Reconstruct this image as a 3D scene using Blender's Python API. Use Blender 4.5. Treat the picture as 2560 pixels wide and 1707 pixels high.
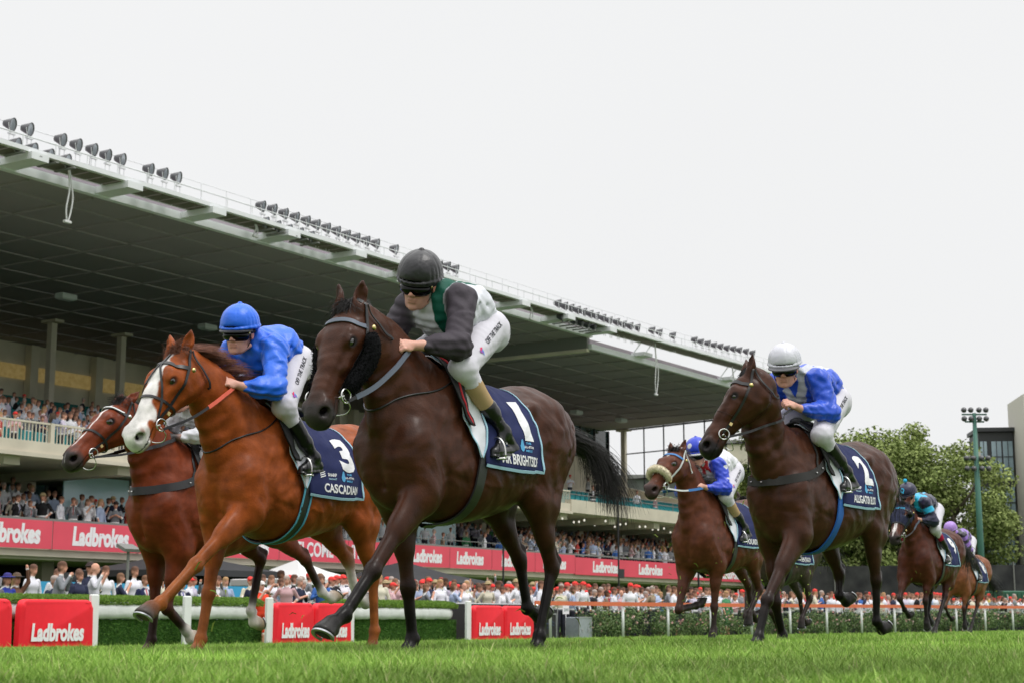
import bpy, math, random, os
import numpy as np
from mathutils import Vector, Matrix, Quaternion
from mathutils.bvhtree import BVHTree
SC = bpy.context.scene
COL = SC.collection
for o in list(bpy.data.objects):
    bpy.data.objects.remove(o)
R = math.radians
rng = np.random.default_rng(7)
random.seed(7)

# ------------------------------------------------ camera
PITCH = R(9.77)
cam_d = bpy.data.cameras.new('camera')
cam = bpy.data.objects.new('camera', cam_d)
COL.objects.link(cam)
cam.location = (0, 0, 0)
cam.rotation_euler = (R(90) + PITCH, 0, 0)
cam_d.sensor_width = 36.0
cam_d.lens = 4050.0 / 2560.0 * 36.0
cam_d.clip_start = 0.1
cam_d.clip_end = 3000.0
cam_d.dof.use_dof = True
cam_d.dof.focus_distance = 9.6
cam_d.dof.aperture_fstop = 7.0
SC.camera = cam

# ------------------------------------------------ overcast daylight
world = bpy.data.worlds.new('World')
SC.world = world
world.use_nodes = True
wn = world.node_tree.nodes
wl = world.node_tree.links
wn.clear()
SUN_EL, SUN_AZ = R(62), R(115)     # soft sun high behind the camera's right shoulder
w_out = wn.new('ShaderNodeOutputWorld')
w_bg = wn.new('ShaderNodeBackground')
w_sky = wn.new('ShaderNodeTexSky')
w_sky.sky_type = 'NISHITA'
w_sky.sun_disc = False
w_sky.sun_elevation = SUN_EL
w_sky.sun_rotation = SUN_AZ
w_sky.dust_density = 6.0
w_hsv = wn.new('ShaderNodeHueSaturation')
w_hsv.inputs['Saturation'].default_value = 0.12
w_tc = wn.new('ShaderNodeTexCoord')
w_sep = wn.new('ShaderNodeSeparateXYZ')
w_ramp = wn.new('ShaderNodeValToRGB')
w_ramp.color_ramp.elements[0].position = 0.0
w_ramp.color_ramp.elements[0].color = (0.70, 0.71, 0.72, 1)
w_ramp.color_ramp.elements[1].position = 1.0
w_ramp.color_ramp.elements[1].color = (1.9, 1.9, 1.9, 1)
e = w_ramp.color_ramp.elements.new(0.06); e.color = (0.70, 0.705, 0.71, 1)
e = w_ramp.color_ramp.elements.new(0.42); e.color = (0.70, 0.705, 0.71, 1)
w_cl = wn.new('ShaderNodeTexNoise'); w_cl.inputs['Scale'].default_value = 2.0; w_cl.inputs['Detail'].default_value = 4.0
w_cm = wn.new('ShaderNodeMapRange'); w_cm.inputs['To Min'].default_value = 11.9; w_cm.inputs['To Max'].default_value = 12.6
w_mul = wn.new('ShaderNodeVectorMath'); w_mul.operation = 'SCALE'
w_mix = wn.new('ShaderNodeMix'); w_mix.data_type = 'RGBA'; w_mix.inputs[0].default_value = 0.97
wl.new(w_sky.outputs[0], w_hsv.inputs['Color'])
wl.new(w_tc.outputs['Generated'], w_sep.inputs[0])
wl.new(w_sep.outputs['Z'], w_ramp.inputs[0])
wl.new(w_tc.outputs['Generated'], w_cl.inputs['Vector'])
wl.new(w_cl.outputs[0], w_cm.inputs['Value'])
wl.new(w_ramp.outputs[0], w_mul.inputs[0])
wl.new(w_cm.outputs[0], w_mul.inputs['Scale'])
wl.new(w_hsv.outputs[0], w_mix.inputs[6])
wl.new(w_mul.outputs[0], w_mix.inputs[7])
wl.new(w_mix.outputs[2], w_bg.inputs[0])
w_bg.inputs[1].default_value = 0.105
wl.new(w_bg.outputs[0], w_out.inputs[0])

sun_d = bpy.data.lights.new('sun', 'SUN')
sun = bpy.data.objects.new('sun', sun_d)
COL.objects.link(sun)
sun_d.energy = 1.3
sun_d.angle = R(16)
sun_d.color = (1.0, 0.97, 0.93)
sun_dir = Vector((math.sin(SUN_AZ) * math.cos(SUN_EL), math.cos(SUN_AZ) * math.cos(SUN_EL), math.sin(SUN_EL)))
sun.rotation_euler = (-sun_dir).to_track_quat('-Z', 'Y').to_euler()

SC.view_settings.view_transform = 'Standard'
SC.view_settings.look = 'None'
SC.view_settings.gamma = 1.0
SC.view_settings.exposure = 0.0
SC.render.engine = 'CYCLES'
SC.cycles.max_bounces = 6
SC.cycles.transparent_max_bounces = 12
# ------------------------------------------------ helpers: objects, tags, materials
def tag(o, label=None, cat=None, group=None, kind=None):
    if label: o['label'] = label
    if cat: o['category'] = cat
    if group: o['group'] = group
    if kind: o['kind'] = kind
    return o

def empty(name, loc=(0, 0, 0), rz=0.0, label=None, cat=None, group=None):
    o = bpy.data.objects.new(name, None)
    o.empty_display_size = 0.1
    COL.objects.link(o)
    o.location = loc
    o.rotation_euler = (0, 0, rz)
    return tag(o, label, cat, group)

def mesh_obj(name, verts, faces, mat=None, parent=None, smooth=False, cols=None, mats=None, midx=None):
    me = bpy.data.meshes.new(name)
    V = np.asarray(verts, dtype=np.float32).reshape(-1, 3)
    if isinstance(faces, np.ndarray):
        nf, k = faces.shape
        me.vertices.add(len(V)); me.vertices.foreach_set('co', V.ravel())
        me.loops.add(nf * k); me.loops.foreach_set('vertex_index', faces.astype(np.int32).ravel())
        me.polygons.add(nf)
        me.polygons.foreach_set('loop_start', np.arange(0, nf * k, k, dtype=np.int32))
        me.polygons.foreach_set('loop_total', np.full(nf, k, dtype=np.int32))
        me.update(calc_edges=True)
    else:
        me.from_pydata([tuple(map(float, v)) for v in V], [], faces)
        me.update()
    if cols is not None:
        at = me.color_attributes.new('Col', 'FLOAT_COLOR', 'POINT')
        c4 = np.ones((len(V), 4), dtype=np.float32); c4[:, :3] = cols
        at.data.foreach_set('color', c4.ravel())
    for m in (mats or ([mat] if mat else [])):
        me.materials.append(m)
    if midx is not None:
        me.polygons.foreach_set('material_index', np.asarray(midx, dtype=np.int32))
    if smooth:
        me.polygons.foreach_set('use_smooth', np.ones(len(me.polygons), dtype=bool))
    o = bpy.data.objects.new(name, me)
    COL.objects.link(o)
    if parent: o.parent = parent
    return o

class MB:
    """collects boxes, tubes, lathes and raw faces into one mesh"""
    def __init__(s): s.v = []; s.f = []; s.m = []; s.mi = 0; s.st = []
    def add(s, vs, fs):
        b = len(s.v); s.st.append((b, len(s.f))); s.v += [tuple(map(float, p)) for p in vs]
        for f in fs: s.f.append(tuple(i + b for i in f)); s.m.append(s.mi)
        return s
    def box(s, c, d, ax=None, bev=0.0):
        c = Vector(c); X, Y, Z = ax if ax else (Vector((1, 0, 0)), Vector((0, 1, 0)), Vector((0, 0, 1)))
        h = [q / 2 for q in d]
        if bev <= 0:
            vs = [c + X * (sx * h[0]) + Y * (sy * h[1]) + Z * (sz * h[2]) for sz in (-1, 1) for sy in (-1, 1) for sx in (-1, 1)]
            return s.add(vs, [(0, 2, 3, 1), (4, 5, 7, 6), (0, 1, 5, 4), (2, 6, 7, 3), (0, 4, 6, 2), (1, 3, 7, 5)])
        bev = min(bev, min(h) * .9)
        prof = []
        for sz, ins in ((-1, bev), (-1, 0), (1, 0), (1, bev)):
            z = sz * h[2] if ins else sz * (h[2] - bev)
            for sx, sy in ((-1, -1), (1, -1), (1, 1), (-1, 1)):
                a, b = h[0] - (bev if ins else 0), h[1] - (bev if ins else 0)
                if ins: prof += [(sx * a, sy * b, z)] * 1
                else: prof += [(sx * a, sy * b, z)]
        vs = [c + X * p[0] + Y * p[1] + Z * p[2] for p in prof]
        fs = [(3, 2, 1, 0), (12, 13, 14, 15)]
        for r in range(3):
            for i in range(4):
                j = (i + 1) % 4; fs.append((r * 4 + i, r * 4 + j, r * 4 + 4 + j, r * 4 + 4 + i))
        return s.add(vs, fs)
    def tube(s, pts, r, n=6, caps=True):
        pts = [Vector(p) for p in pts]
        rs = r if hasattr(r, '__len__') else [r] * len(pts)
        vs = []; up = None
        for i, p in enumerate(pts):
            t = (pts[min(i + 1, len(pts) - 1)] - pts[max(i - 1, 0)]).normalized()
            if up is None:
                up = Vector((0, 0, 1)) if abs(t.z) < .9 else Vector((1, 0, 0))
            a = t.cross(up).normalized(); b = a.cross(t).normalized(); up = b
            for k in range(n):
                th = 2 * math.pi * k / n
                vs.append(p + (a * math.cos(th) + b * math.sin(th)) * rs[i])
        fs = []
        for i in range(len(pts) - 1):
            for k in range(n):
                l = (k + 1) % n; fs.append((i * n + k, i * n + l, (i + 1) * n + l, (i + 1) * n + k))
        if caps:
            fs.append(tuple(range(n))[::-1]); fs.append(tuple((len(pts) - 1) * n + k for k in range(n)))
        return s.add(vs, fs)
    def prism(s, poly, d, o=(0, 0, 0), X=Vector((1, 0, 0)), Y=Vector((0, 0, 1)), N=Vector((0, 1, 0))):
        """poly (2D, in X,Y) extruded by d along N"""
        o = Vector(o); n = len(poly)
        vs = [o + X * p[0] + Y * p[1] for p in poly] + [o + X * p[0] + Y * p[1] + N * d for p in poly]
        fs = [tuple(range(n)), tuple(range(2 * n - 1, n - 1, -1))] + [(i, i + n, (i + 1) % n + n, (i + 1) % n) for i in range(n)]
        return s.add(vs, fs)
    def lathe(s, c, prof, n=12, ax=None, cap=True):
        c = Vector(c); X, Y, Z = ax if ax else (Vector((1, 0, 0)), Vector((0, 1, 0)), Vector((0, 0, 1)))
        vs = [c + (X * math.cos(2 * math.pi * k / n) + Y * math.sin(2 * math.pi * k / n)) * r + Z * z for r, z in prof for k in range(n)]
        fs = [(i * n + k, i * n + (k + 1) % n, (i + 1) * n + (k + 1) % n, (i + 1) * n + k) for i in range(len(prof) - 1) for k in range(n)]
        if cap: fs += [tuple(range(n))[::-1], tuple((len(prof) - 1) * n + k for k in range(n))]
        return s.add(vs, fs)
    def build_each(s, name, mat=None, parent=None, smooth=False, k=1):
        """one object for every k pieces collected"""
        st = s.st + [(len(s.v), len(s.f))]; out = []
        for i in range(0, len(s.st), k):
            (v0, f0), (v1, f1) = st[i], st[min(i + k, len(s.st))]
            c = np.array(s.v[v0:v1]).mean(0); o = mesh_obj(name, np.array(s.v[v0:v1]) - c, [tuple(a - v0 for a in f) for f in s.f[f0:f1]], mat, parent, smooth); o.location = c; out.append(o)
        return out
    def build(s, name, mat=None, parent=None, smooth=False, mats=None, label=None):
        o = mesh_obj(name, s.v, s.f, mat, parent, smooth, mats=mats, midx=s.m if mats else None)
        if label: o['label'] = label
        return o

ORD = ['first', 'second', 'third', 'fourth', 'fifth', 'sixth', 'seventh', 'eighth', 'ninth', 'tenth', 'eleventh', 'twelfth', 'thirteenth', 'fourteenth', 'fifteenth', 'sixteenth', 'seventeenth', 'eighteenth', 'nineteenth', 'twentieth'] + ['%dth' % i for i in range(21, 60)]
def smooth_by_angle(o, deg=40):
    me = o.data
    me.polygons.foreach_set('use_smooth', np.ones(len(me.polygons), dtype=bool))
    try: me.set_sharp_from_angle(angle=R(deg))
    except Exception: pass

MATS = {}
def mat(name, base=(.5, .5, .5), rough=.6, spec=.5, metal=0.0, var=0.0, vscale=3.0, bump=0.0, bscale=60.0, sheen=0.0,
        coat=0.0, alpha=1.0, attr=False, objcol=False, trans=0.0, emis=None, coords='Object', base2=None, vdetail=4.0, sss=0.0, ior=None):
    if name in MATS: return MATS[name]
    m = bpy.data.materials.new(name); MATS[name] = m; m.use_nodes = True
    nt = m.node_tree; N, L = nt.nodes, nt.links
    p = N['Principled BSDF']
    p.inputs['Roughness'].default_value = rough
    p.inputs['Metallic'].default_value = metal
    p.inputs['Specular IOR Level'].default_value = spec
    if ior: p.inputs['IOR'].default_value = ior
    if sheen: p.inputs['Sheen Weight'].default_value = sheen; p.inputs['Sheen Roughness'].default_value = .4
    if coat: p.inputs['Coat Weight'].default_value = coat; p.inputs['Coat Roughness'].default_value = .1
    if alpha < 1: p.inputs['Alpha'].default_value = alpha
    if trans: p.inputs['Transmission Weight'].default_value = trans
    if sss: p.inputs['Subsurface Weight'].default_value = sss; p.inputs['Subsurface Scale'].default_value = .01
    if emis: p.inputs['Emission Color'].default_value = (*emis[:3], 1); p.inputs['Emission Strength'].default_value = emis[3]
    p.inputs['Base Color'].default_value = (*base, 1)
    src = None
    if attr:
        a = N.new('ShaderNodeVertexColor'); a.layer_name = 'Col'; src = a.outputs['Color']
    elif objcol:
        a = N.new('ShaderNodeObjectInfo'); src = a.outputs['Color']
    tc = N.new('ShaderNodeTexCoord')
    if var or base2:
        no = N.new('ShaderNodeTexNoise'); no.inputs['Scale'].default_value = vscale; no.inputs['Detail'].default_value = vdetail
        L.new(tc.outputs[coords], no.inputs['Vector'])
        if base2:
            mx = N.new('ShaderNodeMix'); mx.data_type = 'RGBA'
            mr = N.new('ShaderNodeMapRange'); mr.inputs['From Min'].default_value = .35; mr.inputs['From Max'].default_value = .65
            L.new(no.outputs[0], mr.inputs['Value']); L.new(mr.outputs[0], mx.inputs[0])
            mx.inputs[6].default_value = (*base, 1); mx.inputs[7].default_value = (*base2, 1)
            src = mx.outputs[2]
        if var:
            mr = N.new('ShaderNodeMapRange'); mr.inputs['From Min'].default_value = .25; mr.inputs['From Max'].default_value = .75
            mr.inputs['To Min'].default_value = 1 - var; mr.inputs['To Max'].default_value = 1 + var
            L.new(no.outputs[0], mr.inputs['Value'])
            vm = N.new('ShaderNodeVectorMath'); vm.operation = 'SCALE'
            if src: L.new(src, vm.inputs[0])
            else: vm.inputs[0].default_value = base
            L.new(mr.outputs[0], vm.inputs['Scale'])
            src = vm.outputs[0]
    if src: L.new(src, p.inputs['Base Color'])
    if bump:
        nb = N.new('ShaderNodeTexNoise'); nb.inputs['Scale'].default_value = bscale; nb.inputs['Detail'].default_value = 3
        L.new(tc.outputs[coords], nb.inputs['Vector'])
        bp = N.new('ShaderNodeBump'); bp.inputs['Strength'].default_value = bump; bp.inputs['Distance'].default_value = .01
        L.new(nb.outputs[0], bp.inputs['Height']); L.new(bp.outputs[0], p.inputs['Normal'])
    return m

# ------------------------------------------------ text as mesh (built-in font)
def text_geo(body, size=1.0, bold=0.0, shear=0.0, sx=1.0, spacing=1.0, res=3, cut=0):
    cu = bpy.data.curves.new('t', 'FONT')
    cu.body = body; cu.size = size; cu.offset = bold; cu.shear = shear; cu.space_character = spacing
    cu.align_x = 'CENTER'; cu.align_y = 'CENTER'; cu.resolution_u = res
    o = bpy.data.objects.new('t', cu); COL.objects.link(o)
    dg = bpy.context.evaluated_depsgraph_get(); dg.update()
    me = bpy.data.meshes.new_from_object(o.evaluated_get(dg))
    if cut:
        import bmesh
        bm = bmesh.new(); bm.from_mesh(me); ys = [v.co.y for v in bm.verts]; y0, y1 = min(ys), max(ys); xs = [v.co.x for v in bm.verts]; x0, x1 = min(xs), max(xs)
        for k in range(1, cut): bmesh.ops.bisect_plane(bm, geom=bm.verts[:] + bm.edges[:] + bm.faces[:], plane_co=(0, y0 + (y1 - y0) * k / cut, 0), plane_no=(0, 1, 0))
        nx = max(2, int(cut * (x1 - x0) / (y1 - y0) * .8))
        for k in range(1, nx): bmesh.ops.bisect_plane(bm, geom=bm.verts[:] + bm.edges[:] + bm.faces[:], plane_co=(x0 + (x1 - x0) * k / nx, 0, 0), plane_no=(1, 0, 0))
        bm.to_mesh(me); bm.free()
    V = np.array([v.co[:] for v in me.vertices]) if len(me.vertices) else np.zeros((0, 3))
    Fc = [tuple(p.vertices) for p in me.polygons]
    bpy.data.objects.remove(o); bpy.data.curves.remove(cu); bpy.data.meshes.remove(me)
    if len(V):
        V[:, 0] *= sx
        V[:, 0] -= (V[:, 0].max() + V[:, 0].min()) / 2; V[:, 1] -= (V[:, 1].max() + V[:, 1].min()) / 2
    return V, Fc

TXC = {}
def text_fit(body, w, h, **kw):
    """text scaled to exactly w x h, centred"""
    key = (body, tuple(sorted(kw.items())))
    if key not in TXC: TXC[key] = text_geo(body, **kw)
    V, Fc = TXC[key]; V = V.copy()
    ex = V[:, 0].max() - V[:, 0].min(); ey = V[:, 1].max() - V[:, 1].min()
    V[:, 0] *= w / ex; V[:, 1] *= h / ey
    return V, Fc

# ------------------------------------------------ signed distance modelling
def smin(a, b, k):
    if k <= 0: return np.minimum(a, b)
    h = np.maximum(k - np.abs(a - b), 0.0) / k
    return np.minimum(a, b) - h * h * k * 0.25

class SDF:
    def __init__(s, lo, hi, h):
        s.lo = np.array(lo, float); s.h = h
        s.n = np.ceil((np.array(hi, float) - s.lo) / h).astype(int) + 1
        s.F = np.full(s.n, 1.0, dtype=np.float32)
        s.C = []; s.P = []
    def _apply(s, f, lo, hi, k, sub):
        i0 = np.clip(np.floor((np.array(lo) - s.lo) / s.h).astype(int), 0, s.n - 1)
        i1 = np.clip(np.ceil((np.array(hi) - s.lo) / s.h).astype(int) + 1, 1, s.n)
        if np.any(i1 <= i0): return
        ax = [(s.lo[a] + np.arange(i0[a], i1[a]) * s.h).astype(np.float32) for a in range(3)]
        d = f(ax[0][:, None, None], ax[1][None, :, None], ax[2][None, None, :])
        sl = tuple(slice(i0[a], i1[a]) for a in range(3))
        if sub == 'add': s.F[sl] += d
        elif sub: s.F[sl] = -smin(-s.F[sl], d, k)
        else: s.F[sl] = smin(s.F[sl], d, k)
    @staticmethod
    def capf(a, b, ra, rb, sc=1.0, ax=(0, 1, 0)):
        a = np.array(a, float); b = np.array(b, float); ab = b - a; L2 = max(float(ab @ ab), 1e-9)
        n = np.array(ax, float); n /= np.linalg.norm(n); m = 1.0 / sc ** 2 - 1.0
        def f(x, y, z):
            px, py, pz = x - a[0], y - a[1], z - a[2]
            t = np.clip((px * ab[0] + py * ab[1] + pz * ab[2]) / L2, 0, 1)
            qx, qy, qz = px - t * ab[0], py - t * ab[1], pz - t * ab[2]
            q2 = qx * qx + qy * qy + qz * qz
            if m: ql = qx * n[0] + qy * n[1] + qz * n[2]; q2 = q2 + ql * ql * m
            return (np.sqrt(np.maximum(q2, 1e-12)) - (ra + (rb - ra) * t)) * min(1.0, sc * 1.3)
        return f
    def cap(s, a, b, ra, rb, k=.03, sc=1.0, ax=(0, 1, 0), col=None, sub=False, sig=.012):
        f = s.capf(a, b, ra, rb, sc, ax); r = max(ra, rb) * max(1, sc) + k + .03
        lo = np.minimum(a, b) - r; hi = np.maximum(a, b) + r
        s._apply(f, lo, hi, k, sub)
        if col is not None and not sub: s.C.append((f, np.array(col), sig))
        return s
    def cap2(s, a, b, *r, **kw):
        s.cap(a, b, *r, **kw); m = lambda p: (p[0], -p[1], p[2])
        kw = dict(kw)
        if 'ax' in kw: kw['ax'] = m(kw['ax'])
        return s.cap(m(a), m(b), *r, **kw)
    def ell(s, c, r, k=.03, ax=None, col=None, sub=False, sig=.012):
        """ellipsoid, radii r along axes ax (rows)"""
        c = np.array(c, float); r = np.array(r, float); A = np.eye(3) if ax is None else np.array(ax, float)
        def f(x, y, z):
            px, py, pz = x - c[0], y - c[1], z - c[2]
            k0 = 0.; k1 = 0.
            for i in range(3):
                q = px * A[i, 0] + py * A[i, 1] + pz * A[i, 2]
                k0 = k0 + (q / r[i]) ** 2; k1 = k1 + (q / r[i] ** 2) ** 2
            k0 = np.sqrt(np.maximum(k0, 1e-10)); k1 = np.sqrt(np.maximum(k1, 1e-10))
            return k0 * (k0 - 1.0) / k1
        e = r.max() + k + .03
        s._apply(f, c - e, c + e, k, sub)
        if col is not None and not sub: s.C.append((f, np.array(col), sig))
        return s
    def ell2(s, c, r, **kw):
        s.ell(c, r, **kw); kw = dict(kw)
        if kw.get('ax') is not None: A = np.array(kw['ax'], float); A[:, 1] *= -1; kw['ax'] = A
        return s.ell((c[0], -c[1], c[2]), r, **kw)
    def loft(s, tab, O=(0, 0, 0), A=None, k=.03, col=None, p=2.0, sig=.012, marg=.12):
        """tab rows: x, top, bottom, halfwidth, egg ; frame O, axes A rows (u, w, v)"""
        T = np.array(tab, float); O = np.array(O, float); A = np.eye(3) if A is None else np.array(A, float)
        xs = np.linspace(T[0, 0], T[-1, 0], 160)
        D = [catmull(T[:, 0], T[:, j], xs).astype(np.float32) for j in range(1, T.shape[1])]
        x0, dx = xs[0], xs[1] - xs[0]
        def f(x, y, z):
            px, py, pz = x - O[0], y - O[1], z - O[2]
            u = px * A[0, 0] + py * A[0, 1] + pz * A[0, 2]
            w = px * A[1, 0] + py * A[1, 1] + pz * A[1, 2]
            v = px * A[2, 0] + py * A[2, 1] + pz * A[2, 2]
            u, w, v = np.broadcast_arrays(u, w, v)
            t = np.clip((u - x0) / dx, 0, 158.999); i = t.astype(np.int32); fr = (t - i).astype(np.float32)
            g = [d[i] * (1 - fr) + d[i + 1] * fr for d in D]
            rz = np.maximum((g[0] - g[1]) / 2, 1e-3); zc = (g[0] + g[1]) / 2
            vz = (v - zc) / rz
            ry = np.maximum(g[2] * (1 - g[3] * np.clip(vz, -1.1, 1.1)), 1e-3) if len(g) > 3 else np.maximum(g[2], 1e-3)
            a = np.abs(w / ry); b = np.abs(vz)
            rho = (a ** p + b ** p + 1e-9) ** (1 / p)
            gr = np.sqrt((a / ry) ** 2 + (b / rz) ** 2 + 1e-9) / np.maximum(rho, 1e-4)
            d = (rho - 1) / np.maximum(gr, 1 / .5)
            ex = np.maximum(np.maximum(x0 - u, u - xs[-1]), 0)
            return np.where(ex > 0, np.sqrt(np.maximum(d, 0) ** 2 + ex ** 2) + np.minimum(d, 0) * 0, d)
        m = max(T[:, 3].max(), np.abs(T[:, 1]).max() if O.any() else 0) + marg
        cs = np.array([O + A[0] * T[j, 0] + A[2] * vv + A[1] * ww for j in range(len(T)) for vv in (T[j, 1], T[j, 2]) for ww in (-T[j, 3], T[j, 3])])
        s._apply(f, cs.min(0) - marg, cs.max(0) + marg, k, False)
        if col is not None: s.C.append((f, np.array(col), sig))
        return s
    def crease(s, pts, amp, sig):
        """positive amp cuts a soft groove, negative raises a ridge"""
        for a, b in zip(pts, pts[1:]):
            g = s.capf(a, b, 0, 0)
            f = lambda x, y, z: (amp * np.exp(-(g(x, y, z) / sig) ** 2)).astype(np.float32)
            s._apply(f, np.minimum(a, b) - 2.6 * sig, np.maximum(a, b) + 2.6 * sig, 0, 'add')
        return s
    def paint(s, fn): s.P.append(fn)     # fn(V, cols) -> cols
    def mesh(s):
        F = s.F; S = F < 0
        m = np.zeros(s.n - 1, bool); cnt = np.zeros(s.n - 1, np.int8)
        for dx in (0, 1):
            for dy in (0, 1):
                for dz in (0, 1):
                    cnt += S[dx:s.n[0] - 1 + dx, dy:s.n[1] - 1 + dy, dz:s.n[2] - 1 + dz]
        I = np.argwhere((cnt > 0) & (cnt < 8))
        off = np.array([(a, b, c) for a in (0, 1) for b in (0, 1) for c in (0, 1)])
        val = np.stack([F[I[:, 0] + o[0], I[:, 1] + o[1], I[:, 2] + o[2]] for o in off], 1)
        acc = np.zeros((len(I), 3)); num = np.zeros(len(I))
        for i in range(8):
            for j in range(i + 1, 8):
                df = off[j] - off[i]
                if np.abs(df).sum() != 1: continue
                a, b = val[:, i], val[:, j]; c = (a < 0) != (b < 0)
                t = np.where(c, a / np.where(a == b, 1, a - b), 0)
                acc += (off[i] + t[:, None] * df) * c[:, None]; num += c
        V = s.lo + (I + acc / num[:, None]) * s.h
        idx = np.full(s.n - 1, -1, np.int32); idx[I[:, 0], I[:, 1], I[:, 2]] = np.arange(len(I))
        Q = []
        for a in range(3):
            b, c = [q for q in range(3) if q != a]
            sl0 = [slice(None)] * 3; sl1 = [slice(None)] * 3
            sl0[a] = slice(0, -1); sl1[a] = slice(1, None)
            E = np.argwhere(S[tuple(sl0)] != S[tuple(sl1)])
            E = E[(E[:, b] > 0) & (E[:, c] > 0) & (E[:, b] < s.n[b] - 1) & (E[:, c] < s.n[c] - 1)]
            ins = S[E[:, 0], E[:, 1], E[:, 2]]
            def g(db, dc):
                q = E.copy(); q[:, b] += db; q[:, c] += dc; return idx[q[:, 0], q[:, 1], q[:, 2]]
            q = np.stack([g(-1, -1), g(0, -1), g(0, 0), g(-1, 0)], 1)
            flip = ins if a != 1 else ~ins
            q = np.where(flip[:, None], q, q[:, ::-1]); Q.append(q)
        Q = np.concatenate(Q); Q = Q[(Q >= 0).all(1)]
        # relax a little
        E = np.concatenate([Q[:, [0, 1]], Q[:, [1, 2]], Q[:, [2, 3]], Q[:, [3, 0]]])
        for w in (0.5, 0.4):
            A_ = np.zeros_like(V); n_ = np.zeros(len(V))
            np.add.at(A_, E[:, 0], V[E[:, 1]]); np.add.at(n_, E[:, 0], 1)
            V = V * (1 - w) + w * A_ / np.maximum(n_, 1)[:, None]
        return V, Q
    def colors(s, V, default=(.5, .5, .5)):
        W = np.full(len(V), 1e-6); Cc = np.outer(W, default)
        x, y, z = V[:, 0], V[:, 1], V[:, 2]
        for f, c, sg in s.C:
            w = np.exp(-np.clip(f(x, y, z) + .01, 0, 1) / sg)
            W += w; Cc += w[:, None] * c
        Cc = Cc / W[:, None]
        for fn in s.P: Cc = fn(V, Cc)
        return Cc
    def build(s, name, m, parent=None, default=(.5, .5, .5), shift=None):
        V, Q = s.mesh(); cols = s.colors(V, default)
        s.V, s.Q = V, Q
        W = V - np.array(shift) if shift is not None else V
        return mesh_obj(name, W, Q, m, parent, True, cols=cols)
    def bvh(s):
        return BVHTree.FromPolygons([tuple(v) for v in s.V.tolist()], s.Q.tolist())

def catmull(X, Y, x):
    X = np.asarray(X, float); Y = np.asarray(Y, float)
    if X[0] > X[-1]: return catmull(X[::-1], Y[::-1], x[::-1])[::-1]
    d = np.diff(Y) / np.diff(X); m = np.empty_like(Y); m[0] = d[0]; m[-1] = d[-1]
    m[1:-1] = np.where(d[1:] * d[:-1] > 0, 2 * d[1:] * d[:-1] / (d[1:] + d[:-1] + 1e-12), 0) * .6 + (d[1:] + d[:-1]) / 2 * .4
    i = np.clip(np.searchsorted(X, x) - 1, 0, len(X) - 2); h = X[i + 1] - X[i]; t = (x - X[i]) / h
    return (2 * t**3 - 3 * t**2 + 1) * Y[i] + (t**3 - 2 * t**2 + t) * h * m[i] + (-2 * t**3 + 3 * t**2) * Y[i + 1] + (t**3 - t**2) * h * m[i + 1]

def spline(P, n):
    """smooth curve through points, n samples"""
    P = np.asarray(P, float); s = np.r_[0, np.cumsum(np.linalg.norm(np.diff(P, axis=0), axis=1))]
    x = np.linspace(0, s[-1], n)
    return np.stack([catmull(s, P[:, j], x) for j in range(P.shape[1])], 1)

def V3(*a): return np.array(a, float)

def unit(v): v = np.asarray(v, float); return v / max(np.linalg.norm(v), 1e-9)

def strands(name, P, r0, r1, m, parent=None, jit=None):
    """P: (N,K,3) polylines -> thin 3-sided tapering tubes in one mesh"""
    P = np.asarray(P, float); N_, K = P.shape[:2]
    T = np.gradient(P, axis=1); T /= np.linalg.norm(T, axis=2, keepdims=True) + 1e-9
    up = np.array([.3, .5, .8]); A_ = np.cross(T, up); A_ /= np.linalg.norm(A_, axis=2, keepdims=True) + 1e-9
    B_ = np.cross(T, A_); r = np.linspace(r0, r1, K)[None, :, None] * (np.ones((N_, 1, 1)) if jit is None else jit[:, None, None])
    V = np.stack([P + (A_ * math.cos(a) + B_ * math.sin(a)) * r for a in (0, 2.094, 4.189)], 2).reshape(-1, 3)
    b = (np.arange(N_)[:, None] * K + np.arange(K - 1)[None, :]).reshape(-1) * 3
    Fq = np.concatenate([np.stack([b + i, b + (i + 1) % 3, b + 3 + (i + 1) % 3, b + 3 + i], 1) for i in range(3)])
    return mesh_obj(name, V, Fq, m, parent, True)

def ribbon(MBo, pts, nrm, w, th):
    """flat band with thickness along pts, width across (tangent x normal)"""
    n = len(pts); vs = []
    for i in range(n):
        t = unit(np.array(pts[min(i + 1, n - 1)]) - np.array(pts[max(i - 1, 0)])); nn = np.array(nrm[i]); b = unit(np.cross(t, nn)); nn = np.cross(b, t)
        ww = w[i] if hasattr(w, '__len__') else w; p = np.array(pts[i])
        vs += [p - b * ww / 2, p + b * ww / 2, p + b * ww / 2 + nn * th, p - b * ww / 2 + nn * th]
    fs = [(4 * i + k, 4 * i + (k + 1) % 4, 4 * i + 4 + (k + 1) % 4, 4 * i + 4 + k) for i in range(n - 1) for k in range(4)]
    fs += [(0, 1, 2, 3), (4 * n - 1, 4 * n - 2, 4 * n - 3, 4 * n - 4)]
    MBo.add(vs, fs)

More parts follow.
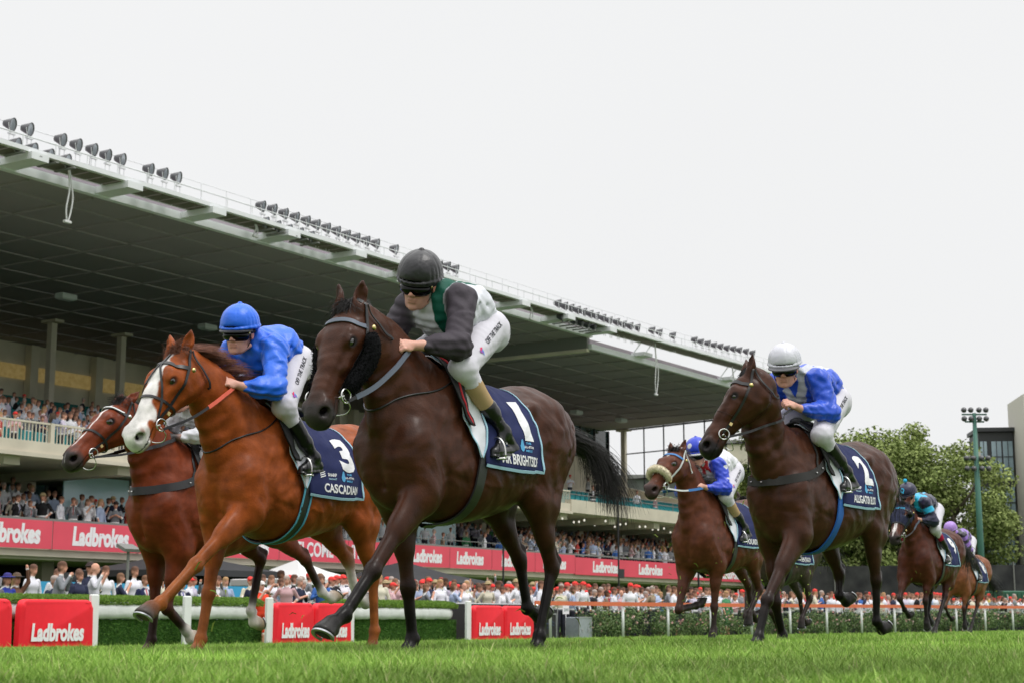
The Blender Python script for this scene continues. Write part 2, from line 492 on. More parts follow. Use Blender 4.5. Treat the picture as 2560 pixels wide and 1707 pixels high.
def strap(name, pts, w, bvh, m, parent, off=.004, th=.005, n=40, shift=(0, 0, 0), closed=False):
    """leather band laid over a body surface"""
    if closed: pts = list(pts) + [pts[0]]
    P = spline(pts, n); Q = []; Nn = []
    for p in P:
        loc, no, i, d = bvh.find_nearest(Vector(p))
        dirn = Vector(p) - loc
        no = np.array(no)
        Q.append(np.array(loc) + no * off); Nn.append(no)
    Q = np.array(Q); Nn = np.array(Nn)
    for _ in range(2):
        Q[1:-1] = (Q[:-2] + 2 * Q[1:-1] + Q[2:]) / 4; Nn[1:-1] = (Nn[:-2] + 2 * Nn[1:-1] + Nn[2:]) / 4
    mb = MB(); ribbon(mb, Q - np.array(shift), Nn, w, th)
    o = mb.build(name, m, parent, True); smooth_by_angle(o, 50)
    return o
# ================================================ the track
AX_D = np.array((-.839, .545, 0.0)); AX_S = np.array((.545, .839, 0.0))
def T(d, s, z): return Vector(AX_D * d + AX_S * s + np.array((0, 0, z)))
AXS = (Vector(AX_S), Vector(AX_D), Vector((0, 0, 1)))
def gz(x, y):
    d = -.839 * np.asarray(x) + .545 * np.asarray(y)
    return -.17 - .0185 * np.maximum(0, d - 5) + .050 * np.clip(d - 27.5, 0, 8) + .02 * np.maximum(0, d - 35.5)

M_GROUND = mat('turf_soil', (.055, .115, .018), .95, .1, base2=(.075, .15, .026), vscale=.6)
M_GRASS = mat('grass_blades', attr=True, rough=.55, spec=.25, var=.25, vscale=1.3)
def build_ground():
    a = np.r_[np.linspace(-9, 45, 130), np.linspace(50, 400, 15)]; b = np.r_[np.linspace(-200, -60, 8), np.linspace(-50, 120, 70), np.linspace(140, 900, 12)]
    A_, B_ = np.meshgrid(a, b, indexing='ij')
    X = -.839 * A_ + .545 * B_; Y = .545 * A_ + .839 * B_
    V = np.stack([X, Y, gz(X, Y)], -1).reshape(-1, 3); n, m = A_.shape
    i = (np.arange(n - 1)[:, None] * m + np.arange(m - 1)[None, :]).reshape(-1)
    o = mesh_obj('ground', V, np.stack([i, i + m, i + m + 1, i + 1], 1), M_GROUND, smooth=True)
    tag(o, 'green turf of the racetrack stretching back to the running rail', 'ground', kind='structure')
    P = [T(-9, -200, -.17), T(-9, 900, -.17), T(-70, 900, -2), T(-70, -200, -2)]
    o2 = mesh_obj('infield', P, [(3, 2, 1, 0)], M_GROUND)
    tag(o2, 'grass of the infield on the near side of the track', 'ground', kind='structure')
build_ground()

def grass_patch(name, n, y0, y1, hmin, hmax, wd, seed, power=1.0, lab=''):
    rg = np.random.default_rng(seed)
    t = rg.random(n) ** power; y = y0 + (y1 - y0) * t
    x = (rg.random(n) * 2 - 1) * (.335 * y + .3)
    d = -.839 * x + .545 * y; k = d < 26.8; x, y = x[k], y[k]; n = len(x)
    z = gz(x, y); cl = .5 + .5 * np.sin(x * 5.1 + 1.7 * np.sin(y * 3.3)) * np.sin(y * 4.3 + 2 * np.sin(x * 2.9))
    h = rg.uniform(hmin, hmax, n) * (.65 + .55 * cl) * np.where(rg.random(n) < .04, 1.6, 1)
    a = rg.uniform(0, 6.283, n); w = wd * rg.uniform(.6, 1.3, n) * (.5 + .5 * y / y0) ** .5
    lx, ly = rg.normal(0, .45, n) * h, rg.normal(0, .45, n) * h
    bx, by = np.cos(a) * w / 2, np.sin(a) * w / 2
    B = np.stack([x, y, z - .004], 1); O = np.stack([bx, by, 0 * bx], 1); Ln = np.stack([lx, ly, 0 * lx], 1); U = np.stack([0 * h, 0 * h, h], 1)
    V = np.stack([B - O, B + O, B + Ln * .35 + U * .55 - O * .75, B + Ln * .35 + U * .55 + O * .75, B + Ln + U], 1).reshape(-1, 3)
    i = np.arange(n) * 5
    F3 = np.stack([i + 2, i + 3, i + 4, i + 4], 1); Fq = np.stack([i, i + 1, i + 3, i + 2], 1)
    hue = rg.random(n)[:, None]; pal = np.array((.13, .26, .03)) * (1 - hue) + np.array((.29, .44, .08)) * hue
    dry = (rg.random(n) < .07)[:, None]; pal = np.where(dry, np.array((.38, .38, .17)), pal) * (.72 + .5 * cl[:, None]) * (1 + .22 * np.sin(x * .9 + 1.3 * np.sin(y * .55)) * np.sin(y * .8))[:, None]
    C = np.repeat(pal, 5, 0); 
    me = bpy.data.meshes.new(name)
    me.vertices.add(len(V)); me.vertices.foreach_set('co', V.astype(np.float32).ravel())
    L_ = np.concatenate([Fq.ravel(), F3[:, :3].ravel()]); me.loops.add(len(L_)); me.loops.foreach_set('vertex_index', L_.astype(np.int32))
    tot = np.r_[np.full(n, 4), np.full(n, 3)].astype(np.int32); st = np.r_[0, np.cumsum(tot)[:-1]].astype(np.int32)
    me.polygons.add(2 * n); me.polygons.foreach_set('loop_start', st); me.polygons.foreach_set('loop_total', tot); me.update(calc_edges=True)
    at = me.color_attributes.new('Col', 'FLOAT_COLOR', 'POINT'); c4 = np.ones((len(V), 4), np.float32); c4[:, :3] = C; at.data.foreach_set('color', c4.ravel())
    me.materials.append(M_GRASS)
    o = bpy.data.objects.new(name, me); COL.objects.link(o); tag(o, lab, 'grass', kind='stuff')
grass_patch('grass', 260000, 4.0, 9.5, .024, .056, .0032, 1, 1.0, 'long green grass blades of the turf nearest the camera')
grass_patch('grass', 260000, 9.5, 26, .030, .062, .0058, 2, 1.25, 'mown green grass of the track around the horses')
grass_patch('grass', 60000, 26, 75, .03, .075, .02, 3, 1.2, 'distant mown grass of the track towards the running rail')

# clods and blades thrown up by the hooves
def divots():
    rg = np.random.default_rng(5); m = mat('flying_turf', (.16, .22, .04), .9, .1)
    for c, n, sp_ in (((2.0, 16.4, .35), 60, .45), ((2.55, 16.2, .2), 60, .40), ((-1.55, 9.4, .15), 10, .3), ((5.6, 21.6, .3), 26, .5), ((.25, 9.6, -.05), 12, .25)):
        mb = MB()
        for i in range(n):
            p = np.array(c) + rg.normal(0, sp_, 3) * (1, .6, .8); p[2] = max(p[2], float(gz(p[0], p[1])) + .05); a = unit(rg.normal(0, 1, 3)); b = unit(np.cross(a, rg.normal(0, 1, 3))); L = rg.uniform(.025, .075); w = .0045
            q = p + a * L / 2 + np.array((0, 0, L * .25)); e = p + a * L
            mb.add([p - b * w, p + b * w, q + b * w, q - b * w, e], [(0, 1, 2, 3), (3, 2, 4)])
        o = mb.build('flying_grass', m); tag(o, 'loose blades of grass thrown up behind galloping hooves', 'grass', 'turf thrown up by the hooves', 'stuff')
divots()
# ================================================ rail, pads, hedges, roses
M_POST = mat('white_plastic', (.74, .75, .74), .45, .4, var=.06, vscale=3)
M_PADR = mat('red_vinyl', (.86, .018, .035), .5, .35, bump=.35, bscale=2.2, var=.05, vscale=4)
M_LETTER = mat('white_lettering', (.82, .80, .82), .6, .3)
M_ORANGE = mat('orange_rail', (.66, .16, .07), .5, .3, var=.1, vscale=1.0)
M_TURF = mat('artificial_hedge', attr=True, rough=.9, spec=.1, var=.3, vscale=9)
M_WPAD = mat('white_hedge_padding', (.66, .67, .66), .8, .2, var=.12, vscale=5, bump=1.0, bscale=9)
DF = 26.6
def gzd(d, s): p = T(d, s, 0); return float(gz(p.x, p.y))
post0 = None
for i, s_ in enumerate((21.6, 24.55, 27.35, 30.15, 33.3, 38.65)):
    z0 = gzd(DF, s_)
    if post0 is None:
        mb = MB(); mb.box((0, 0, .575), (.22, .07, 1.15), AXS, bev=.02); post0 = mb.build('rail_post', M_POST); o = post0; smooth_by_angle(o, 30)
    else: o = post0.copy(); COL.objects.link(o)
    o.location = T(DF, s_, z0 - .02)
    tag(o, '%s wide flat white fence post from the left, in front of the green hurdles' % ORD[i], 'post', 'wide white posts of the near fence')
def red_pad(s0, s1, h, lab):
    sm = (s0 + s1) / 2; z0 = gzd(DF, sm); w = s1 - s0; r = .17; pts = []
    for cx, cz, a0 in ((w / 2 - r, h - r, 0), (-w / 2 + r, h - r, 90)):
        pts += [(cx + r * math.cos(R(a)), cz + r * math.sin(R(a))) for a in range(a0, a0 + 91, 15)]
    pts = [(w / 2 + .03, 0)] + pts + [(-w / 2 - .03, 0)]
    root = empty('rail_pad', T(DF - .06, sm, z0 - .01), 0, lab, 'pad', 'red padded covers on the fence')
    n = len(pts); mb = MB()
    outer = [AXS[0] * p[0] + AXS[2] * p[1] for p in pts]; cen = AXS[2] * (h * .45)
    rings = []
    for off, sc in ((.10, 1.0), (.02, 1.0), (-.03, .985), (-.05, .955), (-.055, .90)):
        rings.append([cen + (p - cen) * sc + AXS[1] * (off + .012 * math.sin(k * 1.7 + off * 90)) for k, p in enumerate(outer)])
    vs = [q for rr in rings for q in rr]; fs = [(a * n + k, a * n + (k + 1) % n, (a + 1) * n + (k + 1) % n, (a + 1) * n + k) for a in range(len(rings) - 1) for k in range(n)]
    fs.append(tuple((len(rings) - 1) * n + k for k in range(n))); mb.add(vs, fs); c = mb.build('cover', M_PADR, root); smooth_by_angle(c, 50)
    V, Fc = text_fit('Ladbrokes', min(1.50, w * .72), .37, bold=.045, shear=.10)
    W = [AXS[0] * v[0] + AXS[2] * (v[1] + h * .34) + AXS[1] * (-.075) for v in V]
    mesh_obj('lettering', W, Fc, M_LETTER, root)
red_pad(19.9, 22.3, 1.02, 'red vinyl pad with white lettering at the very left edge, cut off by the frame')
red_pad(22.5, 24.45, 1.02, 'red vinyl pad with white lettering left of the first white post')
red_pad(30.28, 31.72, 1.02, 'red pad with white lettering below the man in the grey suit')
red_pad(31.78, 33.2, 1.02, 'red pad partly hidden behind the raised hoof of the leading horse')
red_pad(38.8, 40.35, 1.02, 'left one of the two red pads beyond the second hedge')
red_pad(40.42, 42.0, 1.02, 'last red pad before the orange rail begins')

def hedge(s0, s1, lab, rend=True, lend=False):
    root = empty('brush_hurdle', T(DF + .75, (s0 + s1) / 2, gzd(DF + .5, s0)), 0, lab, 'hedge', 'green brush hurdles behind the fence')
    z_ = gzd(DF + .5, s0); w = s1 - s0; h = 1.14
    def tuft(pf, n, seed, cols, L=.05, nm='brush'):
        rg = np.random.default_rng(seed); Vs = np.zeros((n, 5, 3)); Cc = np.zeros((n, 3))
        for i in range(n):
            p, nr = pf(rg); a = unit(nr + rg.normal(0, .45, 3)); b = unit(np.cross(a, rg.normal(0, 1, 3))) * .008; l_ = L * rg.uniform(.5, 1.2)
            Vs[i] = [p - b, p + b, p + a * l_ * .6 + b * .7, p + a * l_ * .6 - b * .7, p + a * l_]; Cc[i] = np.array(cols[0]) * (1 - (q_ := rg.random())) + np.array(cols[1]) * q_
        i5 = np.arange(n) * 5; F_ = np.concatenate([np.stack([i5, i5 + 1, i5 + 2, i5 + 3], 1), np.stack([i5 + 3, i5 + 2, i5 + 4, i5 + 4], 1)])
        return mesh_obj(nm, Vs.reshape(-1, 3), [tuple(dict.fromkeys(f)) for f in F_.tolist()], M_TURF, root, cols=np.repeat(Cc, 5, 0))
    mb = MB(); mb.box(AXS[2] * .30, (w, .70, .62), AXS, bev=.05); b = mesh_obj('green_base', mb.v, mb.f, M_TURF, root, cols=np.tile((.05, .12, .03), (len(mb.v), 1)))
    tuft(lambda rg: (np.array(AXS[0]) * rg.uniform(-w / 2, w / 2) + np.array(AXS[1]) * -.35 + np.array((0, 0, rg.uniform(.0, .62))), -AX_D), int(w * 2300), 11, ((.07, .17, .035), (.13, .26, .055)), .05, 'base_fibres')
    n = 46; mb = MB(); vs = []
    for i in range(n + 1):
        x = -w / 2 - .02 + (w + .04) * i / n; sc = math.sin(i * 1.9) * .006 + math.sin(i * .7) * .008 + math.sin(i * 3.3) * .004; e = 1.0
        if rend and i > n - 6: e = math.sqrt(max(0, 1 - ((i - (n - 6)) / 6.5) ** 2))
        if lend and i < 6: e = math.sqrt(max(0, 1 - ((6 - i) / 6.5) ** 2))
        for yy, zz in ((-.36, .62), (-.43, .64), (-.46, .74), (-.46, .86), (-.42, .95), (.30, .95), (.38, .62)):
            vs.append(AXS[0] * x + AXS[1] * (yy * e + sc) + AXS[2] * (.78 + (zz - .78) * e + sc * .8))
    m_ = 7; fs = [(i * m_ + k, (i + 1) * m_ + k, (i + 1) * m_ + (k + 1) % m_, i * m_ + (k + 1) % m_) for i in range(n) for k in range(m_)]
    mb.add(vs, fs + [tuple(range(m_)), tuple(n * m_ + k for k in range(m_))[::-1]]); mb.build('white_padding', M_WPAD, root, True)
    tp = lambda rg: (lambda th, x: (np.array(AXS[0]) * x + np.array(AXS[1]) * (-.44 * math.cos(th)) + np.array((0, 0, 1.0 + .13 * math.sin(th) - .02)), unit(-AX_D * math.cos(th) + np.array((0, 0, math.sin(th))))))(rg.uniform(-.35, 2.2), rg.uniform(-w / 2, w / 2 - .05))
    mb = MB(); vs = []
    for i in range(25):
        x = -w / 2 + w * i / 24
        for k in range(9): th = math.pi * k / 8; vs.append(AXS[0] * x + AXS[1] * (-.44 * math.cos(th)) + AXS[2] * (1.0 + .13 * math.sin(th)))
    fs = [(i * 9 + k, (i + 1) * 9 + k, (i + 1) * 9 + k + 1, i * 9 + k + 1) for i in range(24) for k in range(8)] + [tuple(range(9)), tuple(24 * 9 + k for k in range(9))[::-1]]
    mesh_obj('top_roll', vs, fs, M_TURF, root, True, cols=np.tile((.07, .13, .025), (len(vs), 1)))
    tuft(tp, int(w * 2600), 12, ((.13, .24, .04), (.27, .40, .08)), .055, 'top_fibres')
hedge(22.0, 30.35, 'long green brush hurdle with a white padded band, left of the third white post')
hedge(33.4, 38.62, 'green brush hurdle with a white padded band behind the leading horse, right end rounded', True, True)

# running rail with orange top
def rail_d(s_): return 26.6 - max(0, s_ - 44) ** 1.25 * .062
ss = np.r_[np.arange(42.2, 70, 1.3), np.arange(70, 118, 3)]
root = empty('running_rail', T(DF, 42.2, -.57), 0, 'running rail with an orange plastic top on thin white posts curving off to the right', 'rail')
mb = MB(); pts = [T(rail_d(a), a, gzd(rail_d(a), a) + 1.11) - root.location for a in ss]
ribbon(mb, [np.array(p) for p in pts], [AX_D * -1] * len(pts), .13, .045); mb.build('orange_top', M_ORANGE, root)
p0 = None
for k, s_ in enumerate(np.r_[42.35, 43.6, np.arange(47.3, 112, 2.62)]):
    d_ = rail_d(s_); z0 = gzd(d_, s_)
    if k in (0, 2) or p0 is None:
        mb = MB()
        if k == 0: mb.tube([AXS[1] * .30 + AXS[2] * 0, AXS[1] * .30 + AXS[2] * .80, AXS[1] * .22 + AXS[2] * 1.0, AXS[1] * .02 + AXS[2] * 1.08], .045, 8)
        else: mb.tube([AXS[1] * .05, AXS[1] * .05 + AXS[2] * 1.08], .045, 8)
        p0 = mb.build('post', M_POST, root, True); o = p0
    else: o = p0.copy(); COL.objects.link(o); o.parent = root
    o.location = T(d_, s_, z0) - root.location

# audio-visual cases behind the rail
M_CASE = mat('black_case', (.015, .015, .017), .5, .4, bump=.1); M_SILV = mat('silver_case', (.42, .46, .50), .35, .5, metal=.5, var=.12, vscale=10); M_EDGE = mat('alu_edge', (.55, .56, .58), .35, .5, metal=.8)
def case(s_, d_, w, h, dp, m, lab, tilt=0, nm='flight_case', doors=True):
    z0 = gzd(d_, s_); root = empty(nm, T(d_, s_, z0), 0, lab, 'case', 'equipment cases behind the rail')
    X, D, Z = AXS; q = Quaternion(X, tilt); ax = (X, q @ D, q @ Z)
    mb = MB(); mb.box(ax[2] * h / 2, (w, dp, h), ax, bev=.01); mb.build('box', m, root)
    mb = MB()
    for sx in (-1, 1):
        mb.box(ax[2] * h / 2 + X * sx * w / 2 - ax[1] * dp / 2, (.035, .035, h + .02), ax)
        mb.box(ax[2] * (h / 2 + sx * h / 2) - ax[1] * dp / 2, (w + .03, .035, .035), ax)
    mb.build('edging', M_EDGE, root)
    if doors:
        mb = MB()
        for sx in (-.25, .25): mb.box(ax[2] * h * .42 + X * sx * w - ax[1] * (dp / 2 + .01), (.10, .02, .10), ax); mb.box(ax[2] * h * .42 + X * sx * w - ax[1] * (dp / 2 + .025), (.06, .02, .03), ax)
        mb.build('latch', M_EDGE, root)
    else:
        mb = MB(); rg = random.Random(int(s_ * 10))
        for k in range(5): mb.tube([ax[2] * (h * (.2 + .14 * k)) - ax[1] * (dp / 2 + .02) + X * rg.uniform(-w / 3, 0), ax[2] * (h * (.15 + .14 * k)) - ax[1] * (dp / 2 + .05) + X * .02, ax[2] * (h * (.25 + .1 * k)) - ax[1] * (dp / 2 + .02) + X * rg.uniform(0, w / 3)], .012, 5)
        mb.build('cable', mat('blue_cable', (.03, .06, .16), .5), root)
case(42.9, 27.5, .55, .85, .5, M_CASE, 'black wedge monitor with blue cables leaning behind the first rail post', R(-18), 'monitor_rack', False)
case(44.3, 27.6, .75, .80, .5, M_CASE, 'black rack of equipment behind the second rail post', 0, 'monitor_rack', False)
case(45.2, 28.2, .9, .95, .6, M_CASE, 'tall black road case standing behind the silver case', 0)
case(46.0, 27.3, .78, .70, .5, M_SILV, 'silver road case with two latches standing among the roses')
case(45.5, 28.6, .8, .95, .5, M_CASE, 'black road case half hidden by the rose bushes', 0, 'flight_case', False)
z0 = gzd(28, 46.4)
root = empty('dark_gap_panel', T(28.15, 41.5, -.55), 0, 'low black cloth-covered barrier in front of the crowd behind the cases', 'barrier'); mb = MB(); mb.box((0, 0, .52), (8.6, .06, 1.05), AXS); mb.build('cloth', M_CASE, root)  # dark panel added to cover the crowd's legs and darken the gap
mb = MB(); mb.tube([AXS[0] * -4.3 + AXS[2] * 1.06, AXS[0] * 4.3 + AXS[2] * 1.06], .03, 6); mb.build('top_rail', M_EDGE, root)
root = empty('paper_sign', T(27.9, 46.2, z0 + .80), 0, 'small white printed sign above the silver case', 'sign')
mb = MB(); mb.box((0, 0, .13), (.40, .01, .28), AXS); mb.tube([(0, 0, -.8), (0, 0, 0)], .02, 6); mb.build('board', M_LETTER, root)
V, Fc = text_fit('2141', .26, .10, bold=.03); mesh_obj('lettering', [AXS[0] * v[0] + AXS[2] * (v[1] + .13) - AXS[1] * .008 for v in V], Fc, mat('print_green', (.02, .10, .08), .6), root)

# roses
M_LEAF = mat('rose_leaf', attr=True, rough=.6, spec=.3, var=.2, vscale=4); M_ROSE = mat('rose_bloom', attr=True, rough=.7, spec=.2)
def leaf_mesh(name, P, N_, size, cols, m, parent, rg, asp=1.7):
    n = len(P); t = rg.normal(0, 1, (n, 3)); t -= N_ * (t * N_).sum(1)[:, None]; t /= np.linalg.norm(t, axis=1)[:, None] + 1e-9; b = np.cross(N_, t)
    s_ = size * rg.uniform(.6, 1.3, n)[:, None]; V = np.stack([P - t * s_, P - b * s_ / asp + N_ * s_ * .2, P + t * s_, P + b * s_ / asp + N_ * s_ * .2], 1).reshape(-1, 3)
    return mesh_obj(name, V, np.arange(4 * n).reshape(-1, 4), m, parent, cols=np.repeat(cols, 4, 0))
def make_rose(seed, nfl):
    rg = np.random.default_rng(seed); root = empty('rose_bush', (0, 0, 0))
    n = 900; c = rg.normal(0, 1, (7, 3)) * (.30, .22, .16) + (0, 0, .58); k = rg.integers(0, 7, n); dr = rg.normal(0, 1, (n, 3)); dr /= np.linalg.norm(dr, axis=1)[:, None]
    P = c[k] + dr * rg.uniform(.10, .27, n)[:, None]; P[:, 2] = np.abs(P[:, 2]); P[: n // 4, 2] *= .5
    N_ = dr + (0, 0, .6) + rg.normal(0, .3, (n, 3)); N_ /= np.linalg.norm(N_, axis=1)[:, None]
    q = rg.random(n)[:, None]; cols = np.array((.05, .10, .03)) * (1 - q) + np.array((.17, .25, .08)) * q
    leaf_mesh('foliage', P, N_, .032, cols, M_LEAF, root, rg)
    mb = MB()
    for i in range(6): mb.tube([(rg.normal(0, .08), rg.normal(0, .08), 0), tuple(c[i] * (.6, .6, .6)), tuple(c[i] + (0, 0, .1))], [.012, .009, .004], 4)
    mb.build('stem', mat('rose_stem', (.05, .06, .025), .8), root)
    for i in range(nfl):
        p = c[rg.integers(7)] + unit(rg.normal(0, 1, 3) + np.array((0, 0, .5))) * .25 - AX_D * rg.uniform(.05, .2); col = np.array((.72, .36, .34)) * (1 - (q_ := rg.random())) + np.array((.75, .62, .55)) * q_
        dd = rg.normal(0, 1, (14, 3)); dd /= np.linalg.norm(dd, axis=1)[:, None]
        f_ = leaf_mesh('bloom', dd * .030, dd, .026, col * rg.uniform(.8, 1.1, 14)[:, None], M_ROSE, root, rg, 1.1); f_.location = p
    return root
def copy_thing(root, loc, rz=0, sc=None, **kw):
    r = root.copy(); COL.objects.link(r); r.location = loc; r.rotation_euler = (0, 0, rz)
    if sc: r.scale = sc
    for ch in root.children:
        c = ch.copy(); COL.objects.link(c); c.parent = r
        for g in ch.children: e = g.copy(); COL.objects.link(e); e.parent = c
    tag(r, **kw); return r
roses = [make_rose(20 + i, 5 + i) for i in range(5)]; rr = random.Random(4); first = set()
for i, s_ in enumerate(np.r_[np.arange(46.8, 72, .62), np.arange(72, 112, 1.15)]):
    k = rr.randrange(5); d_ = rail_d(s_) + 1.05 + rr.uniform(-.2, .3); loc = T(d_, s_, gzd(d_, s_)); kw = dict(label='pink rose bush %s the %s thin white post of the orange rail' % (('right behind', 'just right of', 'a little right of', 'midway past', 'further past')[int(((s_ - 44.68) % 2.62) / 2.62 * 4.99)], ORD[min(int((s_ - 44.68) / 2.62) + 2, 30)]), cat='rose bush', group='rose bushes along the running rail')
    rz = rr.uniform(0, 6.28); sc = rr.uniform(.9, 1.15) if s_ < 72 else 1.3
    if k not in first: first.add(k); roses[k].location = loc; roses[k].rotation_euler = (0, 0, rz); roses[k].scale = (sc,) * 3; tag(roses[k], **kw)
    else: copy_thing(roses[k], loc, rz, (sc,) * 3, **kw)
for k in range(5):
    if k not in first: roses[k].location = T(27.6, 46.3 + k * .1, -.5); tag(roses[k], **kw)
# ================================================ grandstand
M_CREAM = mat('cream_concrete', (.58, .53, .43), .8, .2, var=.10, vscale=1.2)
M_CREAM2 = mat('cream_lightened', (.62, .57, .46), .85, .2, var=.12, vscale=.8)  # cream concrete lightened to bounce more light into the shaded decks
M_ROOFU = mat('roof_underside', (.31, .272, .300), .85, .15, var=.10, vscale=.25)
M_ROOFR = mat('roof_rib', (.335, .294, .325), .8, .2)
M_WSTEEL = mat('white_steel', (.72, .73, .75), .5, .4, var=.05, vscale=2)
M_GREY = mat('grey_steel', (.20, .20, .19), .6, .4)
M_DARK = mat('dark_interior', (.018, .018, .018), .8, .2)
M_TEAL = mat('teal_seat', (.012, .22, .24), .55, .3)
M_TEALW = mat('teal_wall', (.02, .16, .15), .7, .3)
M_BANNER = mat('red_banner', (.72, .085, .125), .6, .3, var=.08, vscale=.7)
M_GLASS = mat('blue_glass', (.30, .52, .62), .12, .8, var=.15, vscale=.4)
M_GLASSD = mat('green_dark_glass', (.03, .05, .045), .08, .8, var=.4, vscale=.5)
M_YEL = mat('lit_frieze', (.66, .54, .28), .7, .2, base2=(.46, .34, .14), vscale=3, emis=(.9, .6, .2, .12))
M_FRAME = mat('pale_frame', (.62, .66, .66), .5, .4)
M_BLACKM = mat('black_metal', (.02, .02, .022), .45, .4)
GS = empty('grandstand', T(45, 70, -.4), 0, 'long cream grandstand with a huge dark cantilevered roof and two decks of spectators', 'grandstand')
G0 = GS.location.copy()
def gbox(mb, d0, d1, s0, s1, z0, z1):
    mb.box(T((d0 + d1) / 2, (s0 + s1) / 2, (z0 + z1) / 2) - G0, (abs(s1 - s0), abs(d1 - d0), abs(z1 - z0)), AXS); return mb
def gpart(mb, nm, m, parent=GS, **kw): return mb.build(nm, m, parent, **kw)
def geach(mb, nm, m, k=1, parent=GS): return mb.build_each(nm, m, parent, k=k)
def gpoly(mb, pts): mb.add([p - G0 for p in pts], [tuple(range(len(pts)))]); return mb
S0 = 18.0
# roof
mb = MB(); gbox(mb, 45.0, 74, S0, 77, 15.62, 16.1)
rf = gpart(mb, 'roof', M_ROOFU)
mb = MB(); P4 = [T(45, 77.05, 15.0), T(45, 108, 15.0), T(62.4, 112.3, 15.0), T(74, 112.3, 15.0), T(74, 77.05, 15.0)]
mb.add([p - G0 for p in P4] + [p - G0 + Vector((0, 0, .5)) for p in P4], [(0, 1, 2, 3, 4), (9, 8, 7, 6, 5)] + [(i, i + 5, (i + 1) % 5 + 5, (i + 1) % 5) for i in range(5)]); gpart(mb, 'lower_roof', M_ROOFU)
mb = MB()
for k in range(20):
    s_ = S0 + 1.5 + k * 3.05
    if s_ < 76.5: gbox(mb, 45.3, 73.5, s_ - .06, s_ + .06, 15.55, 15.63)
for k in range(10): gbox(mb, 47 + k * 2.75 - .05, 47 + k * 2.75 + .05, S0, 76.9, 15.56, 15.63)
for k in range(10): gbox(mb, 45.3, 60 + k * .3, 79 + k * 3.05 - .06, 79 + k * 3.05 + .06, 14.93, 15.01)
for k in range(6): gbox(mb, 47 + k * 2.75 - .05, 47 + k * 2.75 + .05, 77.3, 107.5, 14.94, 15.01)
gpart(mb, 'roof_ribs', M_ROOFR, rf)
mb = MB(); gbox(mb, 44.72, 45.0, S0, 77.1, 15.55, 15.86); gpart(mb, 'roof_edge', M_WSTEEL, rf)
mb = MB(); gbox(mb, 44.78, 45.0, 77.1, 108.2, 14.92, 15.22); gpart(mb, 'lower_roof_edge', M_WSTEEL, rf)
mb = MB(); gbox(mb, 45, 74, 76.95, 77.25, 14.94, 15.64); gpart(mb, 'step_beam', M_GREY, rf)
mb = MB(); gbox(mb, 45, 74, 76.9, 77.2, 14.78, 14.95); gpart(mb, 'step_flange', M_CREAM2, rf)
# lighting gantry along the roof edge
gy = lambda s_: (.0 if s_ < 77 else (s_ - 77) * .012)
mb = MB()
a = S0
while a < 104: gbox(mb, 43.15, 43.35, a, a + 2, 15.86 + gy(a), 16.02 + gy(a)); gbox(mb, 44.25, 44.40, a, a + 2, 15.86 + gy(a), 16.02 + gy(a)); a += 2
gpart(mb, 'gantry_frame', M_WSTEEL); mb = MB()
for k in range(14): s_ = 18.2 + k * 4.45; gbox(mb, 43.0, 44.85, s_, s_ + .75, 15.60, 15.86)
geach(mb, 'gantry_bracket', M_WSTEEL)
mb = MB(); a = S0
M_WALK = mat('walkway_grating', (.16, .145, .12), .8, .2)
while a < 105.5:
    gbox(mb, 43.35, 44.25, a + .04, a + .66, 15.84 + gy(a), 15.92 + gy(a)); a += .72
gpart(mb, 'walkway', M_WALK)
mb = MB()
for s_ in np.arange(S0, 105.5, 1.45):
    z_ = 16.0 + gy(s_); mb.tube([T(44.3, s_, z_) - G0, T(44.3, s_, z_ + 1.1) - G0], .016, 4); mb.tube([T(43.25, s_ + .4, z_) - G0, T(43.25, s_ + .4, z_ + .45) - G0], .02, 4)
for zz in (.45, .8, 1.1): mb.tube([T(44.3, s_, 16.0 + gy(s_) + zz) - G0 for s_ in np.arange(S0, 106, 3)], .014, 4)
mb.tube([T(43.25, s_, 16.42 + gy(s_)) - G0 for s_ in np.arange(S0, 106, 3)], .018, 4)
gpart(mb, 'gantry_railing', M_WSTEEL)
mb = MB()
for s_ in (82.5, 94.0, 101):   # hangers down to the set back roof
    for q in (-.6, .6): mb.tube([T(44.2, s_ + q, 16.0) - G0, T(44.9, s_ + q, 15.2) - G0], .035, 4)
    gbox(mb, 44.1, 45, s_ - .5, s_ + .5, 15.2, 15.40)
geach(mb, 'hanger_bracket', M_WSTEEL, k=3)
# columns
mb0 = MB(); mb0.box((0, 0, 4.2), (.36, .36, 8.4), AXS); mb0.box((0, 0, 8.5), (.6, 1.1, .14), AXS); col0 = None
for d_, s_, zt in ((65.9, 52.2, 15.6), (65.9, 57.1, 15.6), (65.9, 62.0, 15.6), (65.9, 71.5, 15.6), (65.9, 81, 15.0), (65.5, 90, 15.0), (64.6, 106.4, 15.0), (62.2, 112.0, 15.0)):
    if col0 is None: col0 = mb0.build('column', M_CREAM, GS); c_ = col0
    else: c_ = col0.copy(); COL.objects.link(c_); c_.parent = GS
    c_.location = T(d_, s_, zt - 8.62) - G0
